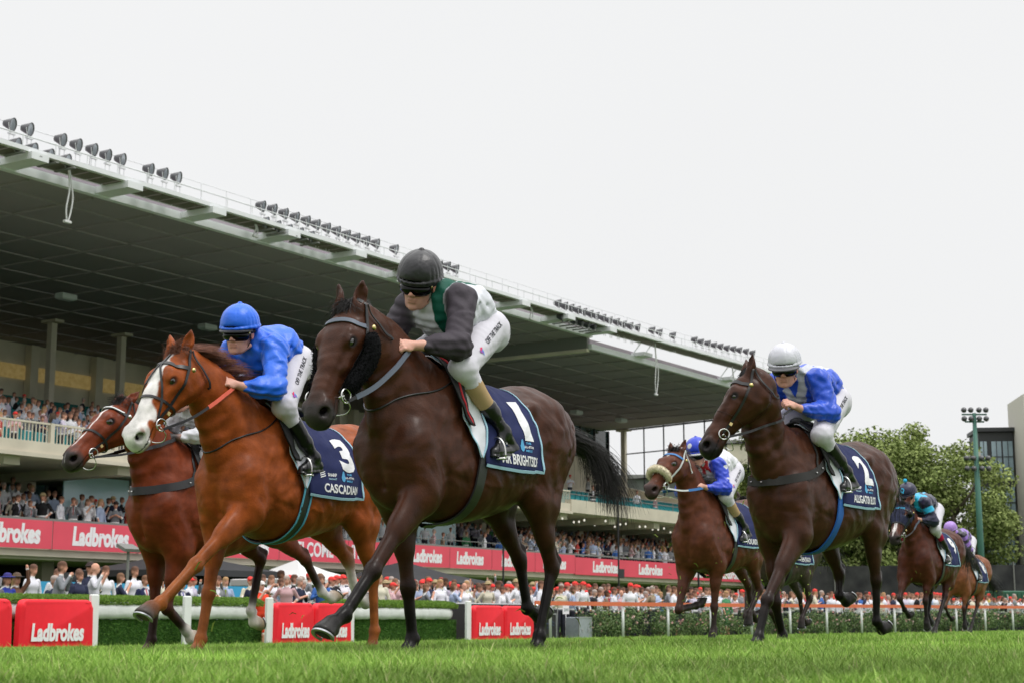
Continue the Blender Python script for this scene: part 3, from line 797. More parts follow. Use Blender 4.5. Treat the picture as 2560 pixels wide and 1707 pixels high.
# upper deck: slab, raked seating, rear wall
mb = MB(); gbox(mb, 45.25, 60, S0, 112, 5.72, 5.98); mb.add([p - G0 for p in (T(46, S0, 5.98), T(46, 112, 5.98), T(72, 112, 11.6), T(72, S0, 11.6))], [(0, 1, 2, 3)]); gpart(mb, 'upper_deck', M_CREAM2)
mb = MB()
for k in range(26): gbox(mb, 46 + k, 47 + k, S0, 111.9, 5.98 + k * .216, 6.2 + k * .216)
gpart(mb, 'seating_steps', M_CREAM2)
mb = MB(); gbox(mb, 44.9, 45.25, S0, 74.9, 5.72, 6.22); gbox(mb, 44.85, 45.25, 74.9, 112, 5.75, 6.45); gpart(mb, 'upper_fascia', M_CREAM)
mb = MB(); gbox(mb, 44.75, 44.9, S0, 74.9, 5.66, 5.80); gpart(mb, 'fascia_lip', M_CREAM)
mb = MB()
for s_ in np.arange(S0, 75, .16): mb.box(T(45.0, s_, 6.55) - G0, (.035, .035, .66), AXS)
gbox(mb, 44.96, 45.06, S0, 75, 6.86, 6.93); gpart(mb, 'balustrade', M_CREAM)
mb = MB()
for s_ in np.arange(33, 75, 3.05): gbox(mb, 44.93, 45.1, s_, s_ + .18, 6.2, 6.93)
geach(mb, 'balustrade_pier', M_CREAM)
mb = MB()
for s_ in np.arange(75, 112, 2.0): mb.tube([T(45, s_, 6.4) - G0, T(45, s_, 6.95) - G0], .022, 4)
for zz in (6.75, 6.95): mb.tube([T(45, 75, zz) - G0, T(45, 112, zz) - G0], .025, 4)
gpart(mb, 'upper_rail', M_GREY)
mb = MB(); gbox(mb, 72, 72.3, S0, 105, 11.2, 12.35); gpart(mb, 'teal_parapet', M_TEALW)
mb = MB(); gbox(mb, 73.2, 73.6, S0, 112, 9.4, 15.6); gbox(mb, 64, 73.2, 100.7, 101, 8, 15); gpart(mb, 'rear_wall', M_CREAM2)
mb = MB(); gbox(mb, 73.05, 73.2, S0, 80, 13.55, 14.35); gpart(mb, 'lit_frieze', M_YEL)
mb = MB()
for k in range(14): s_ = 37 + k * 4.9; gbox(mb, 72.6, 73.15, s_, s_ + .55, 11.5, 15.5)
geach(mb, 'pilaster', M_CREAM2)
mb = MB(); gbox(mb, 72.7, 73.1, 68.4, 69.0, 12.5, 13.4); gpart(mb, 'wall_speaker', M_BLACKM)
# right hand end: room with a window band, end screen
mb = MB(); gbox(mb, 63.6, 64.0, 101, 112, 8.2, 12.6); gpart(mb, 'end_room_wall', M_CREAM)
mb = MB(); gbox(mb, 63.7, 63.9, 101, 112, 12.6, 14.9); er = gpart(mb, 'end_room_window', mat('sky_glass', (.10, .19, .24), .05, 1.0, base2=(.02, .035, .03), vscale=.35))
mb = MB()
for k in range(6): gbox(mb, 63.55, 63.7, 101 + k * 2.2, 101.1 + k * 2.2, 12.6, 14.9)
gbox(mb, 63.5, 63.7, 101, 112, 12.5, 12.62); gpart(mb, 'mullion', M_BLACKM, er)
def endp(d_): return 108 + (d_ - 45) * (4.3 / 17.4)
mb = MB()
for k in range(9):
    d_ = 46.2 + k * 2.0; zb = 6.3 + (d_ - 46) * .26; mb.tube([T(d_, endp(d_) - .1, zb) - G0, T(d_, endp(d_) - .1, 15.0) - G0], .055, 4)
for zz in (13.0, 11.0, 8.8): mb.tube([T(46, endp(46) - .1, zz) - G0, T(62.2, endp(62.2) - .1, zz) - G0], .05, 4)
mb.tube([T(46, endp(46) - .1, 14.9) - G0, T(62.2, endp(62.2) - .1, 14.9) - G0], .07, 4)
gpart(mb, 'end_screen_frame', M_BLACKM)
mb = MB(); mb.add([p - G0 for p in (T(46, 111.2, 6.0), T(63, 112.4, 6.0), T(63, 112.4, 10.6), T(46, 111.2, 6.4))] + [p - G0 for p in (T(46, 111.4, 6.0), T(63, 112.6, 6.0), T(63, 112.6, 10.6), T(46, 111.4, 6.4))], [(0, 1, 2, 3), (7, 6, 5, 4), (3, 2, 6, 7), (0, 3, 7, 4)]); gpart(mb, 'end_parapet', M_CREAM2)
# lower deck
mb = MB(); gbox(mb, 45.15, 58, S0, 101.5, 2.12, 2.42); mb.add([p - G0 for p in (T(45.6, S0, 2.42), T(45.6, 101, 2.42), T(55, 101, 4.4), T(55, S0, 4.4))], [(0, 1, 2, 3)]); gpart(mb, 'lower_deck', M_CREAM2)
mb = MB()
for k in range(9): gbox(mb, 45.6 + k, 46.6 + k, S0, 101, 2.42 + k * .215, 2.64 + k * .215)
gpart(mb, 'terrace_steps', M_CREAM2)
mb = MB(); gbox(mb, 44.85, 45.15, S0, 101.5, 2.22, 2.46); gpart(mb, 'lower_fascia', M_CREAM)
seams = [31.0, 35.1, 39.2, 43.3, 47.4, 51.2, 58.6, 63.4, 67.0, 71.0, 75.0, 101.3]
mb = MB()
for a, b in zip(seams, seams[1:]):
    gbox(mb, 44.70, 44.80, a + .02, b - .02, (2.48 if a < 75 else 2.44), (3.46 if a < 75 else 3.36))
bns = geach(mb, 'banner', M_BANNER); bn = bns[0]
mb = MB()
for a in seams: gbox(mb, 44.72, 44.78, a - .05, a + .05, 2.46, 3.48)
gbox(mb, 44.7, 44.82, S0, 101.3, 3.46, 3.54); gpart(mb, 'banner_frame', M_GREY)
for tx, s_, w, h_, z_ in [('Ladbrokes', q, 2.7, .70, 2.98) for q in (33.4, 37.3, 41.45, 45.5, 49.2)] + [('WELCOME TO THE RO', 54.9, 6.6, .62, 2.98)] + [('Ladbrokes', q, 2.3, .62, 2.97) for q in (61.6, 65.1, 69.0, 72.9)] + [('Ladbrokes', q, 2.9, .62, 2.90) for q in (78.3, 83.5, 88.8, 94.4, 99.2)]:
    V, Fc = text_fit(tx, w, h_, bold=.05 if tx[0] == 'L' else .03, shear=.1 if tx[0] == 'L' else 0)
    bn = min(bns, key=lambda b: (b.location - (T(44.75, s_, z_) - G0)).length)
    mesh_obj('lettering', [T(44.69, s_, z_) + AXS[0] * v[0] + AXS[2] * v[1] - G0 - bn.location for v in V], Fc, M_LETTER, bn)
mb = MB()
for s_ in np.arange(59, 101, 2.4): mb.tube([T(44.95, s_, 3.3) - G0, T(44.95, s_, 3.8) - G0], .014, 4)
mb.tube([T(44.95, 59, 3.8) - G0, T(44.95, 101, 3.8) - G0], .018, 4)
gpart(mb, 'lower_rail', M_GREY)
# glazed rear of the lower deck
mbs = {k: MB() for k in 'abcd'}; rgs = random.Random(3); s_ = S0
while s_ < 101:
    w = rgs.choice((2.2, 2.8, 3.6)); k = rgs.choice('aabc') if s_ < 62 else rgs.choice('abbc')
    gbox(mbs[k], 54.6, 54.8, s_ + .08, s_ + w - .08, 3.9, 5.72 if k != 'c' else 5.72); gbox(mbs['d'], 54.5, 54.65, s_ - .06, s_ + .06, 3.9, 5.72); s_ += w
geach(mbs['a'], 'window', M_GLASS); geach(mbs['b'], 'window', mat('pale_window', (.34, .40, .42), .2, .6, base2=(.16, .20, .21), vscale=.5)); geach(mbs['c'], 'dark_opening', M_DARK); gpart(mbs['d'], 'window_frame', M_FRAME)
mb = MB()
for a in (30.5, 35.0, 43.6, 52.0, 59.5, 63.2, 66.9): gbox(mb, 49.2, 49.26, a, a + 3.4, 3.2, 5.65)     # glass wind screens between the blocks
geach(mb, 'wind_screen', mat('screen_glass', (.48, .72, .80), .15, .7, var=.1, vscale=.3))
mb = MB()
for k in range(15): s_ = 27 + k * 5.3; gbox(mb, 50.5, 50.95, s_, s_ + .42, 2.6, 5.75)
geach(mb, 'lower_column', M_CREAM2)
mb = MB()
for k in range(15): s_ = 27 + k * 5.3; gbox(mb, 45.3, 57, s_ - .2, s_ + .5, 5.38, 5.73)
geach(mb, 'deck_beam', M_CREAM2)
# ground floor
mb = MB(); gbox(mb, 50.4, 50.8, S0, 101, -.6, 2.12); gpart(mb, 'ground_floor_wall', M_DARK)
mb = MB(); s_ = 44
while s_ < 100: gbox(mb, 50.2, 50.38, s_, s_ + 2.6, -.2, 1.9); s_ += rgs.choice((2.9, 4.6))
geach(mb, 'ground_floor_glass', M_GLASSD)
mb = MB()
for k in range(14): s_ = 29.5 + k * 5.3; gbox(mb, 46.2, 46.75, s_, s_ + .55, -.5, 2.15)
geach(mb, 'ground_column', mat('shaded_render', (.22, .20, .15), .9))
# festoon bulbs under the upper deck at the right end
mb = MB()
for k in range(46):
    s_ = 70 + k * .78; z_ = 5.55 - .12 * abs(math.sin(k * .8)); mb.lathe(T(45.3 + (k % 3) * .8, s_, z_) - G0, [(.01, .06), (.05, .02), (.05, -.03), (.01, -.07)], 6)
geach(mb, 'bulb', mat('warm_bulb', (.9, .88, .8), .4, emis=(1, .95, .85, .8)))
# seats at the right end of the upper deck
sm = MB(); sm.box((0, 0, .22), (.44, .40, .05), AXS); sm.box(AXS[1] * .19 + AXS[2] * .42, (.44, .05, .40), AXS, bev=.02); seat0 = None; spill = []
pos = [(46.6 + r_, s_, 6.2 + r_ * .216) for r_ in range(8) for s_ in np.arange(84, 111 - r_ * .4, .56)]
rgs.shuffle(pos); pos.sort(key=lambda p: (p[0], abs(p[1] - 90)))
for i, (d_, s_, z_) in enumerate(pos):
    if i < 98:
        if seat0 is None: seat0 = sm.build('seat', M_TEAL, GS); o = seat0
        else: o = seat0.copy(); COL.objects.link(o); o.parent = GS
        o.location = T(d_, s_, z_) - G0
    else: spill.append((d_, s_, z_))
mb = MB()
for d_, s_, z_ in spill + [(46.6 + r_, s_, 6.2 + r_ * .216) for r_ in range(22) for s_ in np.arange(34, 84, .56)][::1] + [(46.2 + r_, s_, 2.65 + r_ * .215) for r_ in range(7) for s_ in np.arange(34, 100, .56)]:
    b = T(d_, s_, z_) - G0; mb.add([Vector(v) + b for v in sm.v], sm.f)
o = gpart(mb, 'seats_beyond', M_TEAL); o['kind'] = 'stuff'
# under-roof lamps
mb = MB(); mb.box((0, 0, 0), (.9, .55, .28), AXS, bev=.04); mb.box((0, 0, -.15), (.7, .4, .03), AXS); lamp0 = None
for d_, s_ in ((59.5, 52.3), (59.5, 62.0), (59.5, 71.5), (59.5, 81), (58.5, 90), (58.8, 99.0), (58.4, 104.8)):
    if lamp0 is None: lamp0 = mb.build('roof_lamp', M_FRAME, GS); o = lamp0
    else: o = lamp0.copy(); COL.objects.link(o); o.parent = GS
    o.location = T(d_, s_, (15.3 if s_ < 77 else 14.7)) - G0

# floodlights on the gantry: every one a thing
UP = [(35.91,16.94),(36.68,16.97),(38.18,16.97),(38.91,16.96),(39.66,16.97),(40.34,16.92),(41.06,16.94),(42.51,16.9),(43.25,16.91),(43.98,16.92),(48.86,16.84),(49.57,16.86),(50.28,16.83),(51.0,16.82),(51.71,16.81),(52.37,16.79),(53.07,16.78),(53.76,16.78),(54.45,16.75),(55.13,16.75),(55.85,16.76),(56.55,16.77),(57.96,16.78),(61.47,16.68),(62.13,16.75),(62.83,16.74),(72.35,16.61),(73.05,16.59),(73.71,16.59),(74.39,16.59),(75.08,16.59),(75.77,16.59),(76.43,16.58),(77.18,16.59),(77.9,16.56),(78.73,16.6),(79.51,16.58),(80.31,16.61),(81.18,16.65),(82.99,16.76),(83.89,16.77),(85.63,16.84),(88.51,16.99),(89.39,16.99),(90.34,17.03),(91.25,17.05),(92.18,17.11),(93.11,17.14),(94.06,17.22),(94.97,17.27),(96.01,17.33),(97.01,17.36)]
LOW = [(35.68,16.07),(36.4,16.07),(37.13,16.04),(37.91,16.04),(48.43,15.98),(49.15,15.98),(49.87,15.97),(50.58,15.98),(51.28,15.97),(71.68,15.73),(72.37,15.71),(73.08,15.71),(73.75,15.72),(74.42,15.72),(75.11,15.74)]
M_REFL = mat('floodlight_shell', (.10, .10, .105), .35, .5, metal=.6); M_LENS = mat('floodlight_lens', (.35, .38, .42), .1, .9, metal=.3)
fn = unit(-AX_D * .9 + AX_S * .42 + np.array((0, 0, -.22))); fx = unit(np.cross(fn, (0, 0, 1))); fy = np.cross(fx, fn)
def make_flood(upper):
    root = empty('floodlight', (0, 0, 0)); mb = MB(); axf = (Vector(fx), Vector(fy), Vector(fn))
    mb.lathe((0, 0, 0), [(.05, -.32), (.11, -.30), (.16, -.18), (.235, .02), (.255, .05), (.245, .06), (.21, .02)], 14, axf, cap=False); mb.build('reflector', M_REFL, root, True)
    mb = MB(); mb.lathe((0, 0, 0), [(.005, .03), (.235, .025)], 14, axf, cap=False); mb.build('lens', M_LENS, root)
    mb = MB(); mb.tube([Vector(fx) * -.26, Vector((0, 0, -.30)) + Vector(fx) * -.14, Vector((0, 0, -.30)) + Vector(fx) * .14, Vector(fx) * .26], .016, 4)
    if upper: mb.box((0, 0, -.33), (.30, .10, .05), AXS); mb.tube([AXS[0] * -.10 + AXS[2] * -.33, AXS[0] * -.10 + AXS[2] * -1.0], .016, 4); mb.tube([AXS[0] * .10 + AXS[2] * -.33, AXS[0] * .10 + AXS[2] * -1.0], .016, 4)
    else: mb.box(AXS[1] * .1 + AXS[2] * -.32, (.12, 1.0, .05), AXS)
    mb.build('stand', M_GREY if not upper else M_WSTEEL, root); return root
fu, fl_ = make_flood(True), make_flood(False)
def bank(s_): return 'left bank' if s_ < 46 else 'second bank' if s_ < 66 else 'third bank' if s_ < 86.5 else 'far right bank'
for lst, src, row, dd in ((UP, fu, 'upper', 44.0), (LOW, fl_, 'lower', 43.4)):
    nb = {}
    for i, (s_, z_) in enumerate(lst):
        bk = bank(s_); n_ = nb.get(bk, 0); nb[bk] = n_ + 1
        kw = dict(label='%s round floodlight from the left, %s row of the %s on the roof' % (ORD[n_], row, bk), cat='floodlight', group='floodlights along the roof edge')
        if i == 0: src.location = T(dd, s_, z_); tag(src, **kw)
        else: copy_thing(src, T(dd, s_, z_), 0, **kw)
# cable loops hanging from the gantry
M_HOSE = mat('white_hose', (.62, .62, .62), .5, .4)
def hose(s_, L, lab, w=.18, d_=43.6):
    root = empty('hanging_cable', T(d_, s_, 15.9), 0, lab, 'cable', 'white cables hanging from the roof gantry'); mb = MB()
    pts = [(0, 0, 0), (.10, 0, -L * .25), (w, 0, -L * .55), (.02, 0, -L), (-.06, 0, -L * .8), (.05, 0, -L * .4), (-.05, 0, 0)]
    P_ = spline([np.array(AXS[0]) * p[0] + np.array((0, 0, p[2])) for p in pts], 30); mb.tube([tuple(p) for p in P_], .030, 6); mb.build('cable', M_HOSE, root, True)
    mb = MB(); mb.box(AXS[0] * .02 + AXS[2] * -L, (.30, .12, .10), AXS, bev=.02); mb.build('plug', M_HOSE, root)
hose(38.2, 2.0, 'long white cable loop hanging at the left end of the roof', .22)
hose(48.0, .55, 'short white cable loop hanging below the second floodlight bank', .15)
hose(68.9, .7, 'short white cable hook hanging behind the leading jockey', .2)
hose(82.4, 3.0, 'longest white cable loop hanging from the lower roof', .34)
hose(92.8, 1.9, 'white cable loop hanging behind the head of the right hand horse', .3)
# ================================================ behind the rail: tents, lamps, signs; trees and buildings beyond
M_TENTG = mat('charcoal_canvas', (.055, .055, .06), .8, .2, var=.1, vscale=.8)
M_TENTL = mat('grey_canvas', (.30, .28, .32), .8, .2, var=.1, vscale=.8)
M_TENTW = mat('white_canvas', (.74, .74, .74), .8, .2)
def tent(d_, s_, w, z0, z1, m, lab, nm='marquee'):
    root = empty(nm, T(d_, s_, -.3), 0, lab, 'tent', 'pop-up tents in front of the stand'); b = T(d_, s_, 0) - root.location
    mb = MB(); c = [b + AXS[0] * sx * w / 2 + AXS[1] * sy * w / 2 + Vector((0, 0, z0)) for sx, sy in ((-1, -1), (1, -1), (1, 1), (-1, 1))]; mids = []
    lo = [p - Vector((0, 0, .22)) for p in c]; apex = b + Vector((0, 0, z1)); k8 = [b + (p - b - Vector((0, 0, z0))) * .45 + Vector((0, 0, z0 + (z1 - z0) * .45)) for p in c]
    mb.add(lo + c + k8 + [apex], [(i, (i + 1) % 4, 4 + (i + 1) % 4, 4 + i) for i in range(4)] + [(4 + i, 4 + (i + 1) % 4, 8 + (i + 1) % 4, 8 + i) for i in range(4)] + [(8 + i, 8 + (i + 1) % 4, 12) for i in range(4)]); mb.build('canopy', m, root)
    mb = MB()
    for p in c: mb.tube([p - Vector((0, 0, .1)), Vector((p.x, p.y, 0))], .03, 5)
    mb.build_each('leg', M_FRAME, root); return root
tent(42.0, 42.8, 5.0, 1.75, 2.55, M_TENTG, 'charcoal pop-up marquee behind the blue drinks banner')
tent(37.5, 28.2, 3.2, 1.15, 1.95, M_TENTL, 'pale grey tent beside the round number one sign')
tent(41.5, 48.6, 3.6, 1.55, 2.35, M_TENTW, 'white pop-up marquee behind the bay horse')
tent(41.8, 55.8, 6.2, 1.55, 2.5, M_TENTG, 'charcoal pop-up marquee behind the man in grey')
# drinks banner
root = empty('drinks_banner', T(39.2, 38.6, .6), 0, 'light blue banner lettered in white hanging from the marquee bar', 'banner')
mb = MB(); mb.box((0, 0, .28), (9.6, .05, .62), AXS); mb.build('board', mat('sky_blue_print', (.05, .33, .58), .6, .3, var=.15, vscale=.8), root)
for x_ in (-2.6, 1.9):
    V, Fc = text_fit('MOUNTAIN GOAT', 3.4, .30, bold=.02); mesh_obj('lettering', [AXS[0] * (v[0] + x_) + AXS[2] * (v[1] + .28) - AXS[1] * .035 for v in V], Fc, M_LETTER, root)
mb = MB(); mb.box((0, 0, -.45), (9.4, .5, .9), AXS); mb.build('bar_counter', mat('bar_front', (.30, .36, .36), .6, var=.3, vscale=1.2), root)
# round number sign
root = empty('number_sign', T(33.6, 22.9, .95), 0, 'round black sign with a white ring and the number 1 at the far left', 'sign')
mb = MB(); ax3 = (Vector(AX_S), Vector((0, 0, 1)), Vector(-AX_D)); mb.lathe((0, 0, 0), [(.001, .03), (.26, .03), (.27, 0), (.001, -.02)], 28, ax3, cap=False); mb.build('disc', M_BLACKM, root)
mb = MB(); mb.lathe((0, 0, 0), [(.235, .035), (.30, .035), (.30, -.01), (.235, -.01), (.235, .035)], 28, ax3, cap=False); mb.build('ring', M_LETTER, root)
V, Fc = text_fit('1', .10, .30, bold=.03); mesh_obj('numeral', [AXS[0] * v[0] + AXS[2] * v[1] - AXS[1] * .05 for v in V], Fc, M_LETTER, root)
mb = MB(); mb.tube([(0, 0, -.2), (0, 0, -1.5)], .03, 6); mb.build('post', M_BLACKM, root)
# lamp and poles
def pole(d_, s_, z1, lab, nm='lamp_pole', head='flat', r=.045):
    z0 = gzd(d_, s_); root = empty(nm, T(d_, s_, z0), 0, lab, 'pole'); mb = MB(); mb.tube([(0, 0, 0), (0, 0, z1 - z0)], r, 6); mb.build('pole', M_BLACKM if head != 'flat' else M_GREY, root)
    mb = MB(); t_ = Vector((0, 0, z1 - z0))
    if head == 'flat': mb.box(t_ + Vector((0, 0, .06)), (.62, .40, .10), (Vector(AX_S), (Vector(AX_D) + Vector((0, 0, .45))).normalized(), (Vector((0, 0, 1)) - Vector(AX_D) * .45).normalized())); mb.build('lamp_head', M_GREY, root)
    elif head == 'spots':
        for sx in (-.35, 0, .3): mb.box(t_ + AXS[0] * sx + Vector((0, 0, -.1 + sx * .3)), (.28, .3, .26), AXS, bev=.03); mb.tube([t_, t_ + AXS[0] * sx], .025, 4)
        mb.build('lamp_head', M_BLACKM, root)
    elif head == 'sign': mb.box(t_ * .42 + AXS[0] * .25, (.5, .05, .42), AXS); mb.build('notice_board', M_BLACKM, root)
    return root
pole(35.5, 34.0, 2.05, 'grey lamp post with a flat rectangular head in front of the left banner')
pole(37, 56.3, 5.4, 'plain thin black pole behind the belly of the leading horse', head='none')
pole(37, 66.0, 5.6, 'thin black pole with a small notice board, near the hind leg of the leading horse', head='sign')
pole(38, 76.2, 7.6, 'black pole with a cluster of spotlights left of the sheepskin horse', head='spots', r=.06)
# tall green mast
root = empty('floodlight_mast', (31.6, 110, -.6), 0, 'tall green floodlight mast in front of the trees at the right', 'mast'); mb = MB(); mb.tube([(0, 0, 0), (0, 0, 7), (0, 0, 14.6)], [.26, .21, .13], 10); M_MAST = mat('mast_green', (.06, .17, .13), .5, .4, var=.15, vscale=1); mb.build('mast', M_MAST, root, True)
mb = MB()
for z_ in (11.4, 14.5): mb.box((0, 0, z_), (1.7, .10, .10)); mb.box((0, 0, z_ - .5), (1.3, .10, .10))
mb.build('crossbar', M_MAST, root)
for x_, z_ in [(x, z) for z in (14.8, 14.2) for x in (-.75, -.28, .28, .75)] + [(x, z) for z in (11.5, 10.8) for x in (-.7, -.25, .3, .75)]:
    mb = MB(); mb.lathe((x_, -.25, z_), [(.08, .12), (.18, .04), (.20, -.09)], 8, (Vector((1, 0, 0)), Vector((0, .3, 1)).normalized(), Vector((0, -1, .3)).normalized())); mb.build('mast_lamp', M_REFL, root, True)

# ---- trees
M_TLEAF = mat('plane_leaf', attr=True, rough=.8, spec=.08, var=.18, vscale=.7); M_BARK = mat('bark', (.12, .10, .075), .9, .1, var=.3, vscale=3)
def tree(x, y, H, rw, seed, lab, n=24000, leaf=.135, cb=.2, c0=(.17, .22, .07), c1=(.31, .37, .13), nm='plane_tree'):
    rg = np.random.default_rng(seed); z0 = -.6; root = empty(nm, (x, y, z0), 0, lab, 'tree', 'trees beyond the track')
    mb = MB(); tr = [(0, 0, 0), (rg.normal(0, .15), rg.normal(0, .1), H * .22), (rg.normal(0, .3), 0, H * .45), (rg.normal(0, .4), 0, H * .78)]; mb.tube(tr, [.42, .34, .22, .06], 8); ends = []
    for i in range(16):
        t = rg.uniform(.18, .7); b = np.array((0, 0, H * t)); a = rg.uniform(0, 6.28); L = rw * rg.uniform(.55, 1.0) * (1 - .35 * abs(t - .45)); e = b + np.array((math.cos(a) * L, math.sin(a) * L, H * rg.uniform(.08, .28))); mb.tube([b, (b + e) / 2 + (0, 0, -.2), e], [.15, .09, .03], 5); ends.append(e)
    mb.build('trunk', M_BARK, root, True)
    C = []
    for i in range(46):
        a = rg.uniform(0, 6.28); t = rg.uniform(0, 1); r = rw * math.sqrt(rg.random()) * math.sin(math.pi * min(max(.14 + .80 * t, 0), 1)) ** .55
        C.append((math.cos(a) * r, math.sin(a) * r * .8, H * (cb + (.94 - cb) * t), rg.uniform(.10, .19) * rw + .35))
    for e in ends: C.append((*e, .16 * rw + .3))
    C = np.array(C); k = rg.integers(0, len(C), n); dr = rg.normal(0, 1, (n, 3)); dr /= np.linalg.norm(dr, axis=1)[:, None]; rad = C[k, 3] * rg.random(n) ** .45 * 1.15
    P = C[k, :3] + dr * rad[:, None] * (1.15, 1.15, .85); N_ = dr * .6 + rg.normal(0, .6, (n, 3)) + (0, 0, .5); N_ /= np.linalg.norm(N_, axis=1)[:, None]
    q = np.clip(rg.normal(.5, .28, n) + rg.normal(0, .25, len(C))[k], 0, 1)[:, None]; cols = np.array(c0) * (1 - q) + np.array(c1) * q
    leaf_mesh('crown', P, N_, leaf, cols, M_TLEAF, root, rg, 1.4); return root
for i, (px, Y, H, rw, lab) in enumerate((
    (1880, 128, 12.0, 4.2, 'leafy plane tree directly behind the neck of the right hand horse'),
    (1975, 122, 15.6, 4.6, 'tall plane tree with an open crown behind the jockey in the white cap'),
    (2095, 126, 15.2, 4.6, 'broad plane tree right of the jockey in the white cap'),
    (2190, 119, 14.6, 4.8, 'plane tree with a visible pale trunk behind the hooded horse'),
    (2300, 123, 16.0, 5.0, 'tallest plane tree, left of the green floodlight mast'),
    (2395, 118, 13.8, 4.2, 'plane tree behind the green floodlight mast'))):
    X = (px - 1280) / 4050 * Y * .9855; tree(X, Y, H, rw, 60 + i, lab)
for i, (px, Y, H, rw) in enumerate(((1560, 190, 13.5, 6), (1650, 180, 14.5, 7), (1745, 185, 13, 6), (1830, 175, 14, 6), (2470, 140, 7, 3.2))):
    X = (px - 1280) / 4050 * Y * .9855; tree(X, Y, H, rw, 80 + i, ('far green tree seen through the glazed end of the grandstand' if px < 1900 else 'low tree in front of the pale podium building'), 6000, .32, .1, (.09, .14, .05), (.20, .27, .09), 'distant_tree')

# ---- buildings
def apartment():
    root = empty('apartment_building', (37.9, 124, -.6), R(-6), 'modern apartment block with dark frames and blue glass at the far right', 'building'); fr = mat('dark_cladding', (.035, .037, .04), .5, .4); W = 2.6
    mb = MB(); mb.box((W / 2 - 2, 2, 7.6), (W, 4, 14.6)); mb.build('wall', fr, root)
    mb = MB(); mb.box((W / 2 - 2, 1.9, 15.1), (W + .3, 4.4, .3)); mb.build('roof', fr, root)
    g1 = mat('office_glass', (.34, .45, .50), .12, .8, base2=(.16, .24, .29), vscale=.3); pw = mat('pale_panel', (.55, .53, .47), .8, .2); rg = random.Random(2)
    for fl in range(4):
        for k in range(8):
            x0 = -1.9 + k * .85; w = .72 if (k + fl) % 3 else .5; z_ = 2.2 + fl * 3.5
            if x0 > .2: continue
            mb = MB(); mb.box((x0 + w / 2, -.03, z_), (w, .08, 3.0)); f = mb.build('window', g1, root)
            mb = MB(); mb.box((x0 + w / 2, -.10, z_), (.04, .06, 3.0)); mb.box((x0 + w / 2, -.10, z_ + .3), (w, .06, .06)); mb.build('window_frame', fr, f)
    mb = MB(); mb.box((2.5, -1.0, 8.5), (3.6, 6, 17.6)); mb.build('end_wall', pw, root)
    mb = MB()
    for fl in range(4): mb.box((-2.25, -.3, 2.4 + fl * 3.5), (.5, .8, .9))
    mb.build_each('balcony', pw, root)
apartment()
root = empty('podium_building', (50, 112, -.6), 0, 'low pale building with a white canopy at the right edge behind the black fence', 'building'); mb = MB(); mb.box((0, 3, 3.4), (26, 5, 6.2)); mb.box((-4, -.4, 5.6), (8, 2, 1.4)); mb.build('wall', mat('pale_render', (.50, .47, .40), .85, var=.1, vscale=.4), root)
mb = MB(); mb.box((-2, -2.5, 3.95), (24, 5, .9)); mb.build('canopy', M_TENTW, root); mb = MB(); mb.box((2, .3, 5.9), (3, .5, .8)); mb.box((-8, .3, 6.6), (2, .5, .6)); mb.build('window', M_DARK, root)
root = empty('hillside_building', ((1856 - 1280) / 4050 * 165, 166, -.6), 0, 'plain beige building rising behind the trees past the end of the stand', 'building'); mb = MB(); mb.box((.6, 0, 9), (4.6, 6, 18.4)); mb.box((-.6, -3.05, 14.5), (1.6, .1, 1)); mb.build('wall', M_CREAM2, root); mb = MB(); mb.box((.6, 0, 18.4), (5, 6.4, .4)); mb.build('roof', M_GREY, root)
root = empty('long_shed', (15, 215, -.6), 0, 'long dark roofed building seen through the glazed end of the stand', 'building'); mb = MB(); mb.box((0, 0, 9), (46, 10, 19.4)); mb.build('wall', mat('shed_wall', (.12, .13, .12), .9), root); mb = MB(); mb.box((0, 0, 19.0), (47, 11, .5)); mb.build('roof', M_GREY, root)
root = empty('site_fence', T(60, 135, -.4), 0, 'long black mesh fence closing off the yard behind the crowd at the right', 'fence'); o_ = root.location
mb = MB(); a, b = Vector((15, 104, 0)), Vector((52, 96, 0)); ux = (b - a).normalized(); uy = Vector((-ux.y, ux.x, 0))
mb.box((a + b) / 2 + Vector((0, 0, 1.45)) - o_, ((b - a).length, .06, 3.9), (ux, uy, Vector((0, 0, 1)))); mb.build('mesh_panel', mat('black_scrim', (.035, .035, .038), .9, .1, base2=(.075, .075, .075), vscale=.8), root)
mb = MB()
for k in range(15): p = a + (b - a) * k / 14; mb.tube([p + Vector((0, 0, -.5)) - uy * .08 - o_, p + Vector((0, 0, 3.6)) - uy * .08 - o_], .05, 5)
mb.build_each('fence_post', M_GREY, root)
def digger(x, y, z, lab):
    root = empty('yellow_machine', (x, y, z), 0, lab, 'machine'); ym = mat('machine_yellow', (.62, .38, .02), .5, .4); mb = MB(); mb.box((0, 0, .40), (1.5, .9, .30), bev=.08); mb.box((-.3, 0, .62), (.6, .8, .3), bev=.06); mb.build('body', ym, root)
    mb = MB(); mb.tube([(.5, 0, .5), (.9, 0, .7), (1.2, 0, .4)], .06, 6); mb.build('arm', ym, root); mb = MB(); mb.box((0, 0, .10), (1.5, 1.0, .22), bev=.08); mb.build('track', M_BLACKM, root)
digger(16.6, 100, 2.7, 'small yellow machine parked high behind the right hand horse'); digger(17.2, 99, .3, 'yellow machine low behind the black fence top, under the other one')
root = empty('container', (28.5, 95.0, -.4), 0, 'dark green site container behind the crowd at the far right', 'container'); mb = MB(); mb.box((.2, 0, 1.1), (3.4, 2, 2.0), bev=.04)
for k in range(14): mb.box((-1.3 + k * .23, -1.03, 1.1), (.08, .05, 1.8))
mb.build('shell', mat('container_green', (.03, .12, .07), .6), root); mb = MB(); mb.box((2.6, 0, 1.1), (1.2, 1.8, 2.0)); mb.build('timber_stack', mat('timber', (.30, .16, .08), .8), root)
